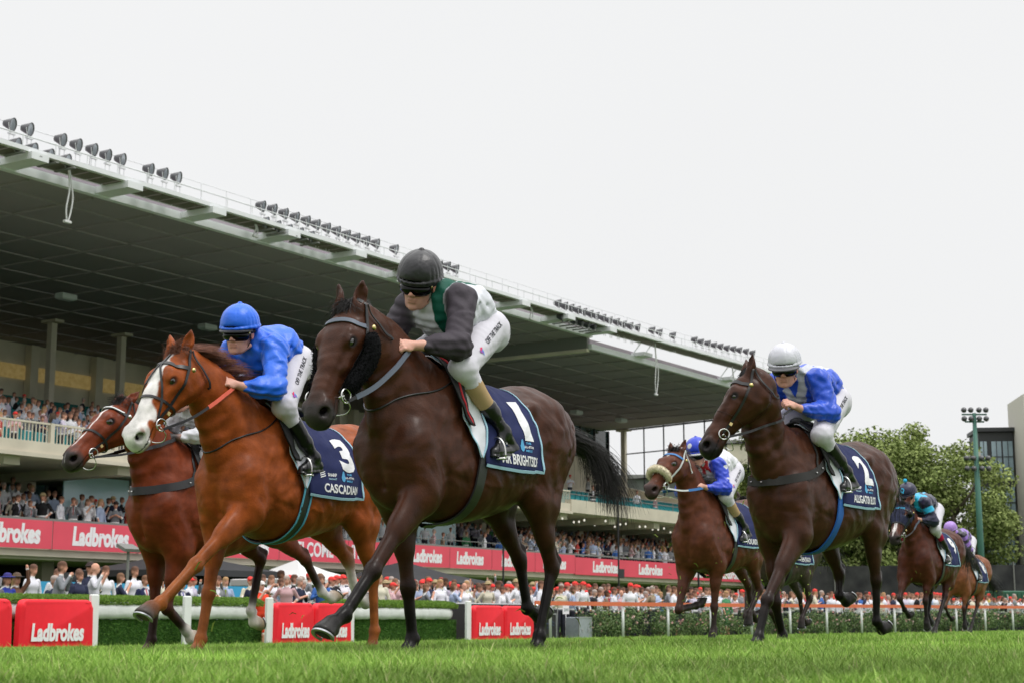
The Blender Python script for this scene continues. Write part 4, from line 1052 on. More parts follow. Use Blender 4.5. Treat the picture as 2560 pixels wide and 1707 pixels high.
# ================================================ horses
M_COAT = {}
def coat_mat(name, rough, spec, coat):
    m = mat('coat_' + name, rough=rough, spec=spec, attr=True, var=.34, vscale=13.0, bump=.22, bscale=110.0, coat=coat, sheen=.0)
    nt = m.node_tree; p = nt.nodes['Principled BSDF']
    p.inputs['Coat Roughness'].default_value = .27
    # broad roughness variation (sweat)
    tc = nt.nodes.new('ShaderNodeTexCoord'); no = nt.nodes.new('ShaderNodeTexNoise'); no.inputs['Scale'].default_value = 5; no.inputs['Detail'].default_value = 5
    mr = nt.nodes.new('ShaderNodeMapRange'); mr.inputs['To Min'].default_value = rough - .12; mr.inputs['To Max'].default_value = rough + .14
    nt.links.new(tc.outputs['Object'], no.inputs['Vector']); nt.links.new(no.outputs[0], mr.inputs['Value']); nt.links.new(mr.outputs[0], p.inputs['Roughness'])
    return m
M_EYE = mat('eye_dark', (.012, .008, .006), .06, .8, coat=1.0)
M_SHOE = mat('shoe_metal', (.45, .46, .48), .35, .5, metal=.9, var=.2, vscale=40)
M_LEATHER = mat('black_leather', (.012, .012, .013), .38, .5, bump=.1, bscale=300)
M_LEATHER_G = mat('grey_rein', (.10, .12, .16), .5, .4, bump=.1, bscale=300)
M_METAL = mat('bit_metal', (.62, .62, .6), .22, .5, metal=1.0)
M_BRASS = mat('brass', (.62, .50, .22), .28, .5, metal=1.0)

def leg_back(d): return unit((d[2], 0, -d[0]))

def hoof(s, H, F, col, dflex=0.0):
    pd = unit(V3(H[0] - F[0], 0, H[2] - F[2])); bk = leg_back(pd)
    an = R(37 + dflex); a = unit(math.cos(an) * pd + math.sin(an) * bk); t = -leg_back(a)
    H = np.array(H, float); C0 = H - a * .036 - t * .012; C1 = H + a * .034 + t * .012
    f1 = s.capf(C0, C1, .043, .061, .93, (0, 1, 0))
    f = lambda x, y, z: np.maximum(f1(x, y, z), (x - C1[0]) * a[0] + (y - C1[1]) * a[1] + (z - C1[2]) * a[2])
    s._apply(f, H - .17, H + .17, .012, False)
    # coronet band and bulbs of heel
    s.C.append((f, np.array(col), .006))
    hb = C0 - t * .03 + a * .02
    s.ell(hb, (.03, .036, .03), k=.015, col=col)
    return C0, C1, a, t

def make_horse(key, sp):
    """sp: dict with pose in metres (x forward, y left, z up) and colours"""
    h = sp.get('h', .009); c, pt, mz = sp['c'], sp['pt'], sp.get('mz', (.02, .017, .016)); hc = sp.get('hoof', (.035, .033, .032))
    dz = sp.get('dz', 0.0)
    P, M = np.array(sp['P'], float), np.array(sp['M'], float)
    pts = np.array([P, M] + [q for l in ('LF', 'RF', 'LH', 'RH') for q in sp[l]])
    lo = np.minimum(pts.min(0) - .13, (-1.42, -.36, -.09)); hi = np.maximum(pts.max(0) + .16, (.6, .36, 1.7))
    lo[2] = max(lo[2], -.10); hi[2] += .05
    s = SDF(lo, hi, h)
    # ---- trunk
    T = [(-1.335, 1.27, 1.21, .03, 0), (-1.30, 1.36, 1.15, .08, 0), (-1.24, 1.43, 1.08, .135, .0), (-1.12, 1.495, 1.00, .19, .05), (-.98, 1.54, .93, .225, .08),
         (-.82, 1.535, .87, .245, .1), (-.64, 1.495, .80, .27, .1), (-.46, 1.475, .745, .288, .12), (-.28, 1.49, .71, .285, .16),
         (-.12, 1.525, .69, .262, .24), (0, 1.555, .695, .235, .3), (.12, 1.55, .72, .22, .25), (.24, 1.50, .76, .21, .15), (.36, 1.42, .82, .185, .05),
         (.45, 1.31, .87, .14, 0), (.50, 1.2, .98, .07, 0), (.515, 1.13, 1.05, .02, 0)]
    T = [(a, b + dz * .0, d_ + dz, w, e) for a, b, d_, w, e in T]
    s.loft(T, k=.02, col=c, p=2.15)
    # ---- neck
    u = unit(M - P); hint = np.array(sp.get('up', (0, sp.get('roll', 0.0), 1.0))); v = unit(hint - u * (hint @ u)); w = np.cross(v, u)
    A = np.array([u, w, v])
    E = P - v * .128 + u * .015                       # neck enters the skull here
    B0 = V3(.17, 0, 1.20); mid = sp.get('neckmid', None)
    if mid is None:
        mid = (B0 + E) / 2 + V3(-.02, 0, .045)
    N = spline([B0, mid, E], 7); rr = [a_ * sp.get('nk', 1.0) ** max(0, i_ - 2) for i_, a_ in enumerate([.30, .27, .233, .198, .168, .143, .124])]; sq = [.64, .58, .55, .56, .60, .66, .72]
    for i in range(6):
        s.cap(N[i], N[i + 1], rr[i], rr[i + 1], k=.05, sc=(sq[i] + sq[i + 1]) / 2, ax=w if i > 3 else (0, 1, 0), col=c)
    nd = N[4] - N[2]; nn = unit((-nd[2], 0, nd[0]))
    crest = [N[i] + nn * rr[i] * .93 for i in range(1, 7)]
    # brachiocephalic muscle and jugular groove
    for sg in (1, -1):
        a = N[5] + V3(0, sg * .05, -.03); b = N[3] - nn * .02 + V3(0, sg * .082, 0); d = V3(.36, sg * .13, 1.12)
        s.crease([a, b, d], -.012, .045)
        a2 = N[5] - nn * .07 + V3(0, sg * .055, 0); b2 = N[3] - nn * .09 + V3(0, sg * .075, 0); d2 = V3(.38, sg * .09, 1.22)
        s.crease([a2, b2, d2], .010, .030)
    # ---- head
    HT = [(-.075, -.03, -.10, .03, 0), (-.05, -.005, -.14, .055, 0), (-.01, .008, -.18, .070, 0), (.05, .03, -.222, .085, -.05), (.11, .045, -.238, .094, -.14), (.17, .052, -.232, .097, -.24),
          (.23, .05, -.205, .089, -.26), (.30, .046, -.168, .073, -.2), (.38, .043, -.135, .060, -.1), (.46, .043, -.11, .053, 0),
          (.53, .046, -.104, .058, .05), (.59, .042, -.104, .058, .06), (.63, .026, -.098, .052, .08), (.655, .0, -.088, .040, 0), (.670, -.03, -.065, .012, 0)]
    WS = sp.get('ws', 1.28); HT = [(a, b * 1.05, c2 * 1.06, w_ * WS, e_) for a, b, c2, w_, e_ in HT]
    s.loft(HT, O=P, A=A, k=.03, col=c, p=2.35)
    hp = lambda x, y, z: P + u * x + w * y * WS + v * z
    for sg in (1, -1):
        s.ell(hp(.115, sg * .052, -.12), (.112, .044, .105), k=.03, ax=A, col=c)             # jaw plate
        s.ell(hp(.185, sg * .070, .026), (.045, .018, .022), k=.03, ax=A, col=c)            # brow
        s.cap(hp(.25, sg * .076, -.034), hp(.37, sg * .056, -.035), .014, .010, k=.022, col=c)   # facial crest
        s.ell(hp(.575, sg * .046, -.002), (.046, .026, .040), k=.02, ax=A, col=c)            # nostril flare
        s.ell(hp(.595, sg * .032, -.055), (.040, .028, .026), k=.016, ax=A)                   # upper lip
        s.ell(hp(.612, sg * .056, -.002), (.030, .020, .026), k=.006, ax=np.array([unit(u - w * sg * .45), unit(w + u * sg * .45), v]), sub=True)
        s.cap(hp(.625, sg * .050, .002), hp(.545, sg * .026, -.008), .018, .012, k=.004, sub=True)
        s.crease([hp(.176, sg * .090, .002), hp(.193, sg * .088, .024), hp(.218, sg * .086, .028), hp(.245, sg * .082, .008)], -.006, .008)
        s.crease([hp(.188, sg * .092, -.018), hp(.218, sg * .088, -.022), hp(.243, sg * .084, -.012)], -.004, .007)
        s.ell(hp(.10, sg * .088, .030), (.03, .010, .014), k=.03, ax=A, sub=True)
        s.crease([hp(.225, sg * .08, .01), hp(.34, sg * .055, .005), hp(.50, sg * .05, .01)], .006, .018)
        s.crease([hp(.500, sg * .058, -.050), hp(.57, sg * .056, -.066), hp(.645, sg * .02, -.066)], .014, .007)
        s.crease([hp(.16, sg * .075, -.17), hp(.25, sg * .07, -.13), hp(.36, sg * .055, -.10)], -.006, .02)
        # ear
        ed = np.array(sp.get('ear', (-.1, .0, 1.0))) + w * sg * sp.get('earspread', .18); ed = unit(ed)
        eb = hp(-.012, sg * .052, -.012); fc = unit(np.array(sp.get('earface', u * .2 + v * .9)) + w * sg * .5); fc = unit(fc - ed * (fc @ ed)); ew = np.cross(ed, fc)
        EA = np.array([ed, ew, fc]); L = sp.get('earlen', .112)
        s.cap(eb - ed * .02, eb + ed * .04, .038, .034, k=.02, col=c)
        s.ell(eb + ed * L * .5, (L * .58, .037, .024), k=.012, ax=EA, col=c)
        s.ell(eb + ed * L * .98, (.03, .010, .009), k=.015, ax=EA, col=tuple(np.array(c) * .35))
        s.ell(eb + ed * L * .58 + fc * .017, (L * .48, .025, .020), k=.006, ax=EA, sub=True)
    s.ell(hp(.585, 0, -.100), (.040, .030, .022), k=.014, ax=A)      # chin and lower lip
    # ---- shoulder, chest, quarters
    s.cap2((.04, .125, 1.36), (.35, .14, 1.06), .12, .115, k=.08, sc=.66, col=c)
    s.ell2((.06, .165, 1.03), (.17, .078, .16), k=.06, col=c)
    s.ell2((.40, .075, .99), (.10, .082, .16), k=.045, col=c)
    s.ell((.28, 0, .88 + dz), (.17, .15, .15), k=.06, col=c)
    s.cap(N[4] - nn * .08, (.44, 0, 1.16), .075, .10, k=.06, sc=.75, col=c)
    s.crease([V3(.53, 0, 1.10), V3(.50, 0, .98), V3(.44, 0, .86)], .020, .028)
    s.ell2((-.93, .135, 1.22), (.27, .135, .25), k=.06, col=c)
    s.ell2((-.70, .185, 1.36), (.07, .05, .05), k=.05, col=c)
    for sg in (1, -1):
        s.crease([V3(.16, sg * .22, 1.40), V3(-.03, sg * .255, 1.2), V3(-.10, sg * .27, .95)], .012, .032)
        s.crease([V3(.20, sg * .20, 1.30), V3(.30, sg * .22, 1.12)], .009, .025)
        s.crease([V3(.02, sg * .25, 1.15), V3(.20, sg * .24, 1.00)], .005, .03)
        s.crease([V3(-.70, sg * .27, 1.25), V3(-.66, sg * .28, 1.08), V3(-.60, sg * .25, .95)], .016, .05)
        s.crease([V3(-1.0, sg * .27, 1.35), V3(-1.12, sg * .23, 1.05), V3(-1.08, sg * .2, .9)], .010, .025)
    s.crease([V3(-.95, 0, 1.56), V3(-1.2, 0, 1.47), V3(-1.32, 0, 1.25), V3(-1.26, 0, 1.0)], .018, .03)
    # ---- legs
    shoes = []
    fade = sp.get('fade', .5)
    c_, p_ = np.array(c), np.array(pt)
    for nm in ('LF', 'RF'):
        sg = 1 if nm[0] == 'L' else -1
        E_, K, Fk, Hf = [np.array(q, float) for q in sp[nm]]
        scol = sp.get('sock', {}).get(nm, None)
        d1 = unit(K - E_); b1 = leg_back(d1); d2 = unit(Fk - K); b2 = leg_back(d2)
        sh = V3(.35, sg * .14, 1.07); Ln = np.linalg.norm(K - E_)
        s.cap(V3(.32, sg * .11, .98), E_, .12, .115, k=.07, sc=.78, col=c)
        s.cap(sh, E_, .115, .112, k=.06, sc=.72, col=c)
        s.cap(E_ + b1 * .02, E_ + d1 * Ln * .5, .105, .068, k=.04, sc=.72, col=c)
        s.cap(E_ - b1 * .03 - d1 * .02, E_ + d1 * Ln * .45 - b1 * .018, .07, .045, k=.03, sc=.85, col=c)
        s.cap(E_ + d1 * Ln * .42, K - d1 * .03, .054, .040, k=.03, sc=.84, col=c_ * .55 + p_ * .45, sig=.03)
        s.ell(K, (.052, .043, .043), k=.022, ax=np.array([d1, (0, 1, 0), b1]), col=pt)
        s.ell(K + b1 * .03 - d1 * .005, (.032, .026, .024), k=.02, ax=np.array([d1, (0, 1, 0), b1]), col=pt)
        s.cap(K, Fk, .036, .030, k=.022, sc=.88, col=pt)
        s.cap(K + b2 * .030 + d2 * .03, Fk + b2 * .026, .017, .016, k=.009, sc=.85, col=pt)
        fcol = scol or pt
        s.ell(Fk, (.038, .036, .038), k=.018, col=fcol); s.ell(Fk + b2 * .026, (.026, .026, .026), k=.02, col=fcol)
        C0 = None
        Hc = hoof(s, Hf, Fk, sp.get('hoofs', {}).get(nm, hc), sp.get('flex', {}).get(nm, 0)); shoes.append((nm, Hc))
        s.cap(Fk, Hc[0], .029, .036, k=.016, sc=.95, col=fcol)
        s.cap(Fk + b2 * .02, Hc[0] - Hc[3] * .02, .022, .026, k=.016, col=fcol)
    for nm in ('LH', 'RH'):
        sg = 1 if nm[0] == 'L' else -1
        St, K, Fk, Hf = [np.array(q, float) for q in sp[nm]]
        scol = sp.get('sock', {}).get(nm, None)
        d1 = unit(K - St); b1 = leg_back(d1); d2 = unit(Fk - K); b2 = leg_back(d2); Ln = np.linalg.norm(K - St)
        hip = V3(-.90, sg * .135, 1.20); but = V3(-1.13, sg * .10, 1.27)
        s.cap(hip, St + b1 * .02, .20, .115, k=.06, sc=.66, col=c)
        lowb = St + d1 * .1 + b1 * .11
        s.cap(but, lowb, .125, .085, k=.07, sc=.78, col=c)
        s.ell(St, (.085, .07, .09), k=.05, col=c)
        s.cap(St + d1 * .02, St + d1 * Ln * .6, .098, .060, k=.05, sc=.74, col=c)
        s.cap(lowb, St + d1 * Ln * .62 + b1 * .03, .072, .036, k=.05, sc=.8, col=c)
        s.cap(St + d1 * Ln * .5, K - d1 * .02, .058, .044, k=.03, sc=.82, col=c_ * .55 + p_ * .45, sig=.03)
        bh = unit(b1 + b2); ph = K + bh * .050 - unit(d2) * .045
        s.cap(St + d1 * Ln * .6 + b1 * .045, ph, .026, .019, k=.02, sc=.8, col=pt)
        s.ell(K, (.060, .042, .050), k=.025, ax=np.array([unit(d1 + d2), (0, 1, 0), bh]), col=pt)
        s.cap(ph, K + d2 * .05 + b2 * .02, .024, .024, k=.02, col=pt)
        s.cap(K, Fk, .037, .029, k=.02, sc=.84, col=pt if not scol or sp.get('lowsock') else scol)
        s.cap(K + b2 * .032 + d2 * .05, Fk + b2 * .028, .018, .017, k=.009, sc=.85, col=pt if not scol or sp.get('lowsock') else scol)
        fcol = scol or pt
        s.ell(Fk, (.040, .037, .040), k=.018, col=fcol, sig=.02); s.ell(Fk + b2 * .028, (.027, .027, .027), k=.02, col=fcol)
        Hc = hoof(s, Hf, Fk, sp.get('hoofs', {}).get(nm, hc), sp.get('flex', {}).get(nm, 0)); shoes.append((nm, Hc))
        s.cap(Fk, Hc[0], .030, .036, k=.016, sc=.95, col=fcol)
        s.cap(Fk + b2 * .02, Hc[0] - Hc[3] * .02, .023, .026, k=.016, col=fcol)
    # dock of the tail
    tl = sp.get('tail', [(-1.27, 0, 1.40), (-1.40, 0, 1.36), (-1.52, .02, 1.27)])
    s.cap(tl[0], tl[1], .045, .034, k=.04, col=c); s.cap(tl[1], tl[2], .034, .02, k=.02, col=c)
    # udder/sheath bulge at the groin
    s.ell((-.66, 0, .84 + dz * .5), (.09, .045, .05), k=.05, col=c)

    # ---- muscle relief and veins
    def relief(x, y, z):
        a = np.sin(19 * x + 4 * np.sin(9 * z + 5 * y) + 7 * z) * np.sin(16 * z + 3 * np.sin(11 * x) - 6 * y)
        b = np.sin(43 * x + 5 * np.sin(17 * z)) * np.sin(37 * z + 4 * np.sin(23 * x + 9 * y))
        c_1 = np.sin(60 * (z + .35 * x) + 3 * np.sin(8 * x)) * np.clip((x - .1) * 4, 0, 1)
        mk_ = np.clip((z - .70) * 5, 0, 1)
        return (.0058 * a * (.25 + .75 * mk_) + (.0018 * b + .0010 * c_1) * mk_).astype(np.float32) * (1 + 0 * y).astype(np.float32)
    s._apply(relief, s.lo, s.lo + (s.n - 1) * s.h, 0, 'add')
    rv = np.random.default_rng(17 + ord(key[0]))
    for sg in (1, -1):
        for st, en in (((.33, .23, 1.0), (.06, .20, .88)), ((-.05, .27, .92), (-.45, .28, .86)), ((-.95, .22, 1.1), (-.80, .2, .92)), ((-.30, .28, .95), (-.62, .25, .92)), ((.30, .2, 1.2), (.36, .14, 1.0))):
            P1 = [V3(*st) * (1, sg, 1) * (1 - t) + V3(*en) * (1, sg, 1) * t + rv.normal(0, .012, 3) for t in np.linspace(0, 1, 5)]; s.crease(P1, -.0035, .008)
        for a0, b0, am, wd in (((.12, .25, 1.34), (.26, .22, 1.08), .007, .024), ((-.02, .26, 1.05), (.14, .24, .96), .005, .020), ((.02, .23, .90), (.16, .23, .93), .005, .022), ((-.86, .27, 1.38), (-1.02, .25, 1.12), .009, .02), ((-1.12, .2, 1.3), (-1.10, .2, 1.02), .011, .018), ((-.78, .27, 1.16), (-.72, .24, .98), .010, .02)):
            s.crease([V3(*a0) * (1, sg, 1), V3(*b0) * (1, sg, 1)], am, wd)
        s.crease([hp(.24, sg * .084, -.03), hp(.30, sg * .072, -.075), hp(.36, sg * .06, -.085)], -.0035, .006); s.crease([hp(.27, sg * .08, -.01), hp(.42, sg * .054, .0)], -.003, .006)
    # ---- coat colours
    cz = np.array(mz); rngh = np.random.default_rng(hash(key) % 1000 if False else sum(map(ord, key)))
    def pn(V, C):
        L_ = V - P; x, y, z = L_ @ u, L_ @ w, L_ @ v
        inh = (np.abs(y) < .16) & (x > -.05) & (x < .72) & (z > -.27) & (z < .1)
        nz = np.sin(x * 61 + z * 40) * .012 + np.sin(y * 90 + x * 33) * .01
        t = np.clip((x + nz - sp.get('mzx', .50)) / .09, 0, 1)[:, None] * inh[:, None]
        C = C * (1 - t) + cz * t
        if 'blaze' in sp:
            b = sp['blaze'](x, y, z, nz); b = (np.clip(b, 0, 1) * inh)[:, None]
            C = C * (1 - b) + np.array(sp.get('white', (.72, .68, .66))) * b
        # dark eye rims and nostril skin; nostril hole and mouth crease shade painted in
        for sg in (1, -1):
            r = np.sqrt((x - .210) ** 2 + (z - .004) ** 2 * 1.4 + (y - sg * .106) ** 2)
            t = np.clip((.038 - r) / .014, 0, 1)[:, None] * sp.get('eyerim', 1.0); C = C * (1 - t) + np.array((.012, .01, .01)) * t
            r = np.sqrt((x - .606) ** 2 + (z + .002) ** 2 * 1.3 + (y - sg * .062) ** 2)
            t = np.clip((.034 - r) / .010, 0, 1)[:, None] * inh[:, None] * .55; C = C * (1 - t) + np.array((.02, .012, .012)) * t
            ya = np.abs(y) / WS; inn = (x > .53) & (x < .64) & (np.abs(z) < .026) & (np.sqrt((x - .606) ** 2 + (ya - .048) ** 2 + z ** 2 * 1.4) < .024) & (y * sg > 0); C[inn] = (.004, .003, .003)
            ml = (np.abs(z + .052 + .10 * (x - .5)) < .0045) & (x > .50) & (x < .70) & inh; C[ml] = C[ml] * .25 + np.array((.004, .003, .003))
        return C
    s.paint(pn)
    def pb(V, C):      # soft wavy tone variation over the whole coat
        n = (np.sin(V[:, 0] * 7 + V[:, 2] * 5) + np.sin(V[:, 0] * 3.1 - V[:, 2] * 9 + 1) + np.sin(V[:, 1] * 11 + V[:, 0] * 4)) / 3
        return C * (1 + .10 * n)[:, None]
    s.paint(pb)
    if 'paint' in sp: s.paint(lambda V, C: sp['paint'](V, C, s))
    o = np.array(sp['o'], float)
    th = -(math.pi / 2 + R(sp['head']))
    root = empty(sp.get('name', 'racehorse'), o, th, sp['label'], 'horse', 'racehorses galloping down the track')
    body = s.build('body', coat_mat(key, sp.get('rough', .42), sp.get('spec', .08), sp.get('gloss', .25) * .5), root, default=c)
    s.bv = s.bvh()
    # ---- eyes, shoes
    for sg in (1, -1):
        mb = MB(); cc = hp(.210, sg * .0660, .003)
        mb.lathe((0, 0, 0), [(.034 * math.sin(a), .034 * math.cos(a)) for a in np.linspace(.02, 3.12, 9)], 14)
        mb.v = [tuple(cc + np.array(q)) for q in mb.v]
        mb.build('eye', M_EYE, root, True)
    if not sp.get('noshoe'):
        for nm, (C0, C1, a, t) in shoes:
            mb = MB(); b = np.cross(a, t); pr = []
            for q in np.linspace(-2.45, 2.45, 22):
                pr.append(C1 + a * .004 + t * math.cos(q) * .052 - t * .002 + b * math.sin(q) * .049)
            ribbon(mb, pr, [a] * len(pr), .018, .008)
            mb.build('horseshoe', M_SHOE, root)
    hd = dict(P=P, u=u, w=w, v=v, hp=hp, N=N, rr=rr, crest=crest, nn=nn, s=s, root=root, o=o, th=th, tl=tl, sp=sp)
    return hd

def hair_mat(name, col, rough=.45):
    return mat('hair_' + name, col, rough, .5, var=.35, vscale=30)

def make_mane(hd, m, n=420, length=.16, flow=(-.9, .25, .2), fore=True, side=1, seed=1, r=.0022, fl_len=.085):
    rg = np.random.default_rng(seed); cr = spline(hd['crest'], 40); S = []; K = 7
    hp = hd['hp']
    top = np.array([hp(-.06, 0, -.01)])
    path = spline(np.vstack([cr[6:], top]), 60)
    fl = np.array(flow, float)
    cl = rg.normal(0, 1, (22, 3))
    for i in range(n):
        t = rg.random(); p = path[int(t * 59)] + rg.normal(0, .008, 3) - hd['nn'] * .012
        L = length * rg.uniform(.6, 1.2) * (1 - .25 * t) * (1 if t < .97 else .6)
        ck = cl[int(t * 21.99)]
        d = unit(hd['nn'] * rg.uniform(.25, .55) + V3(0, side * rg.uniform(.1, .5), 0) + fl * .5 + ck * .14); q = [p]
        for k in range(K - 1):
            d = unit(d + fl * .45 + V3(0, 0, -.05 * k) + rg.normal(0, .035, 3) + ck * .05); q.append(q[-1] + d * L / (K - 1))
        S.append(q)
    if fore:
        for i in range(n // 3):
            p = hp(rg.uniform(-.05, .01), rg.normal(0, .02), .01); d = unit(hd['v'] * .45 + hd['u'] * rg.uniform(.1, .6) + hd['w'] * rg.normal(.1, .3) + fl * .3); q = [p]; L = fl_len * rg.uniform(.6, 1.1)
            for k in range(K - 1):
                d = unit(d + fl * .22 + hd['u'] * .14 - hd['v'] * .10 + rg.normal(0, .04, 3)); q.append(q[-1] + d * L / (K - 1))
            S.append(q)
    return strands('mane', S, r, r * .35, m, hd['root'])

def make_tail(hd, m, n=600, L=.75, seed=2, fl=None, r=.0022):
    rg = np.random.default_rng(seed); tl = [np.array(q, float) for q in hd['tl']]; S = []; K = 12
    ax = unit(tl[2] - tl[0]); fl = fl or [(-.9, .05, .10), (-.5, .05, -.5), (-.1, .05, -1)]
    ks = [rg.normal(0, 1, 3) for _ in range(16)]
    for i in range(n):
        t = rg.random() ** .6; p = tl[0] * (1 - t) + tl[2] * t + rg.normal(0, .018, 3); d = unit(ax + rg.normal(0, .14, 3)); q = [p]; LL = L * rg.uniform(.55, 1.1); ck = ks[rg.integers(16)]
        for k in range(K - 1):
            f = k / (K - 2); F = np.array(fl[0]) * (1 - f) ** 2 + 2 * f * (1 - f) * np.array(fl[1]) + f * f * np.array(fl[2])
            d = unit(d * 1.5 + F * .8 + ck * (.05 + .14 * f) + rg.normal(0, .06, 3)); q.append(q[-1] + d * LL / (K - 1))
        S.append(q)
    return strands('tail', S, r, r * .3, m, hd['root'])
def blaze_B(x, y, z, n):     # broad white blaze spreading over the muzzle
    wd = np.interp(x, [-.02, .05, .12, .2, .3, .4, .5, .6, .66], [.0, .035, .05, .060, .062, .075, .085, .09, .09])
    b = (wd + n * .6 - np.abs(y + .004)) / .008
    top = np.interp(x, [0, .3, .45, .6, .66], [.0, .0, -.03, -.07, -.10])
    return np.minimum(b, (z - top + n) / .01)
def blaze_C(x, y, z, n):
    wd = np.interp(x, [.03, .08, .14, .2, .3, .45, .52, .56], [.0, .022, .018, .010, .008, .008, .006, 0])
    return np.minimum((wd + n * .15 - np.abs(y - .003)) / .006, z / .01)
def blaze_E(x, y, z, n):
    return (1 - np.sqrt(((x - .11) / .034) ** 2 + ((y) / .016) ** 2)) / .2 * (z > 0)
def blaze_F(x, y, z, n):
    wd = np.interp(x, [.03, .1, .3, .5, .6], [.015, .022, .020, .022, .0])
    return np.minimum((wd - np.abs(y)) / .006, z / .01)
SPECS = dict(
 A=dict(o=(-.427, 8.755, -.172), head=32.4, h=.008, label='dark bay racehorse leading in the centre with black fluffy cheek pieces',
   c=(.052, .0170, .0078), pt=(.0048, .0034, .0032), mz=(.035, .029, .028), gloss=.38, rough=.44,
   P=(.77, 0, 1.735), M=(1.012, -.004, 1.181), ear=(-.05, 0, 1), earspread=.10,
   LF=[(.30, .14, .84), (.70, .13, .415), (.915, .13, .205), (1.045, .13, .135)], RF=[(.10, -.14, .77), (.055, -.12, .345), (.01, -.12, .075), (.05, -.12, -.018)],
   LH=[(-.80, .155, .87), (-1.01, .14, .475), (-.88, .13, .09), (-.85, .13, -.015)], RH=[(-.80, -.155, .87), (-1.10, -.14, .53), (-1.17, -.13, .245), (-1.34, -.13, .215)],
   flex=dict(LF=-8, RH=25), tail=[(-1.27, 0, 1.36), (-1.40, 0, 1.32), (-1.52, .03, 1.24)]),
 B=dict(o=(-1.572, 10.326, -.206), head=29.5, h=.009, label='chestnut racehorse with a broad white blaze and number 3 cloth',
   c=(.27, .062, .013), pt=(.25, .075, .020), mz=(.42, .33, .30), hoof=(.07, .06, .055), gloss=.22, rough=.45, mzx=.56,
   P=(.886, 0, 1.775), M=(1.184, -.041, 1.256), ear=(-.12, 0, 1), earspread=.22, blaze=blaze_B, white=(.70, .67, .65), eyerim=.8,
   LF=[(.34, .14, .88), (.80, .13, .53), (1.09, .13, .31), (1.20, .13, .255)], RF=[(.28, -.14, .80), (.39, -.11, .37), (.45, -.11, .10), (.50, -.11, -.015)],
   LH=[(-.80, .155, .88), (-1.02, .14, .50), (-1.06, .13, .14), (-1.04, .13, -.005)], RH=[(-.78, -.155, .87), (-1.12, -.14, .62), (-1.21, -.13, .38), (-1.36, -.13, .35)],
   flex=dict(LF=-5, RH=25), sock=dict(RH=(.62, .58, .55)), dz=.01),
 C=dict(o=(-2.473, 12.401, -.241), head=34, h=.010, label='bay racehorse at far left with a thin white stripe down its face',
   c=(.15, .030, .010), pt=(.020, .010, .008), mz=(.045, .035, .033), hoof=(.30, .22, .15), gloss=.25, rough=.45,
   P=(.725, 0, 1.806), M=(1.142, -.043, 1.377), ear=(-.75, 0, .9), earspread=.25, blaze=blaze_C,
   LF=[(.22, .14, .76), (.31, .13, .33), (.10, .12, .17), (.01, .12, .12)], RF=[(.18, -.14, .78), (.19, -.12, .34), (.215, -.12, .10), (.25, -.12, -.01)],
   LH=[(-.80, .155, .93), (-1.20, .14, .73), (-1.42, .13, .47), (-1.58, .13, .44)], RH=[(-.66, -.155, .92), (-.97, -.14, .73), (-.86, -.13, .32), (-.94, -.13, .225)],
   flex=dict(LF=25, LH=25, RH=28), sock=dict(LH=(.62, .58, .55), RH=(.62, .58, .55), LF=(.6, .57, .53)), lowsock=True, dz=0),
 D=dict(o=(2.110, 11.810, -.170), head=38, h=.009, label='dark brown racehorse with a blue girth galloping on the right',
   c=(.052, .0180, .0092), pt=(.0048, .0033, .003), mz=(.016, .013, .014), gloss=.42, rough=.42,
   P=(.769, 0, 1.868), M=(1.007, -.202, 1.356), ear=(-.15, 0, 1), earspread=.22, roll=-.1, neckmid=(.49, -.01, 1.41), nk=.955,
   LF=[(.34, .14, .78), (.77, .12, .31), (.90, .12, .065), (.935, .12, -.018)], RF=[(.20, -.14, .73), (.24, -.11, .30), (.15, -.11, .07), (.165, -.11, -.018)],
   LH=[(-.78, .155, .88), (-.88, .14, .47), (-.88, .13, .165), (-1.00, .13, .12)], RH=[(-.60, -.155, .84), (-.83, -.14, .52), (-.80, -.13, .36), (-.94, -.13, .335)],
   flex=dict(LH=25, RH=25), dz=-.035),
 E=dict(o=(2.080, 17.184, -.218), head=35, h=.013, label='bay racehorse with a fluffy sheepskin noseband galloping between the two dark leaders',
   c=(.10, .030, .015), pt=(.025, .016, .014), mz=(.05, .03, .028), gloss=.3, rough=.45,
   P=(.701, 0, 1.933), M=(1.133, -.054, 1.521), ear=(-.3, 0, 1), earspread=.3, blaze=blaze_E,
   LF=[(.12, .14, .80), (.145, .12, .36), (.17, .12, .13), (.20, .12, .05)], RF=[(.26, -.14, .76), (.47, -.12, .33), (.10, -.12, .37), (-.03, -.12, .43)],
   LH=[(-.62, .155, .88), (-.85, .14, .55), (-.62, .13, .30), (-.60, .13, .22)], RH=[(-.85, -.155, .88), (-1.15, -.14, .6), (-1.2, -.13, .3), (-1.33, -.13, .25)],
   flex=dict(RF=28, RH=25)),
 F=dict(o=(5.793, 22.999, -.219), head=34, h=.016, label='dark bay racehorse in a navy blinker hood at the far right',
   c=(.07, .019, .010), pt=(.016, .012, .012), mz=(.03, .024, .024), gloss=.3, rough=.45,
   P=(.753, 0, 1.788), M=(1.12, .0, 1.317), ear=(-.3, 0, 1), earspread=.25, blaze=blaze_F,
   LF=[(.22, .14, .80), (.33, .12, .49), (.31, .12, .23), (.30, .12, .15)], RF=[(.40, -.14, .82), (.66, -.12, .52), (.50, -.12, .37), (.30, -.12, .30)],
   LH=[(-.52, .155, .86), (-.42, .14, .56), (-.10, .13, .22), (.05, .13, .06)], RH=[(-.70, -.155, .88), (-.6, -.14, .56), (-.45, -.13, .3), (-.5, -.13, .22)],
   flex=dict(RF=25)),
)
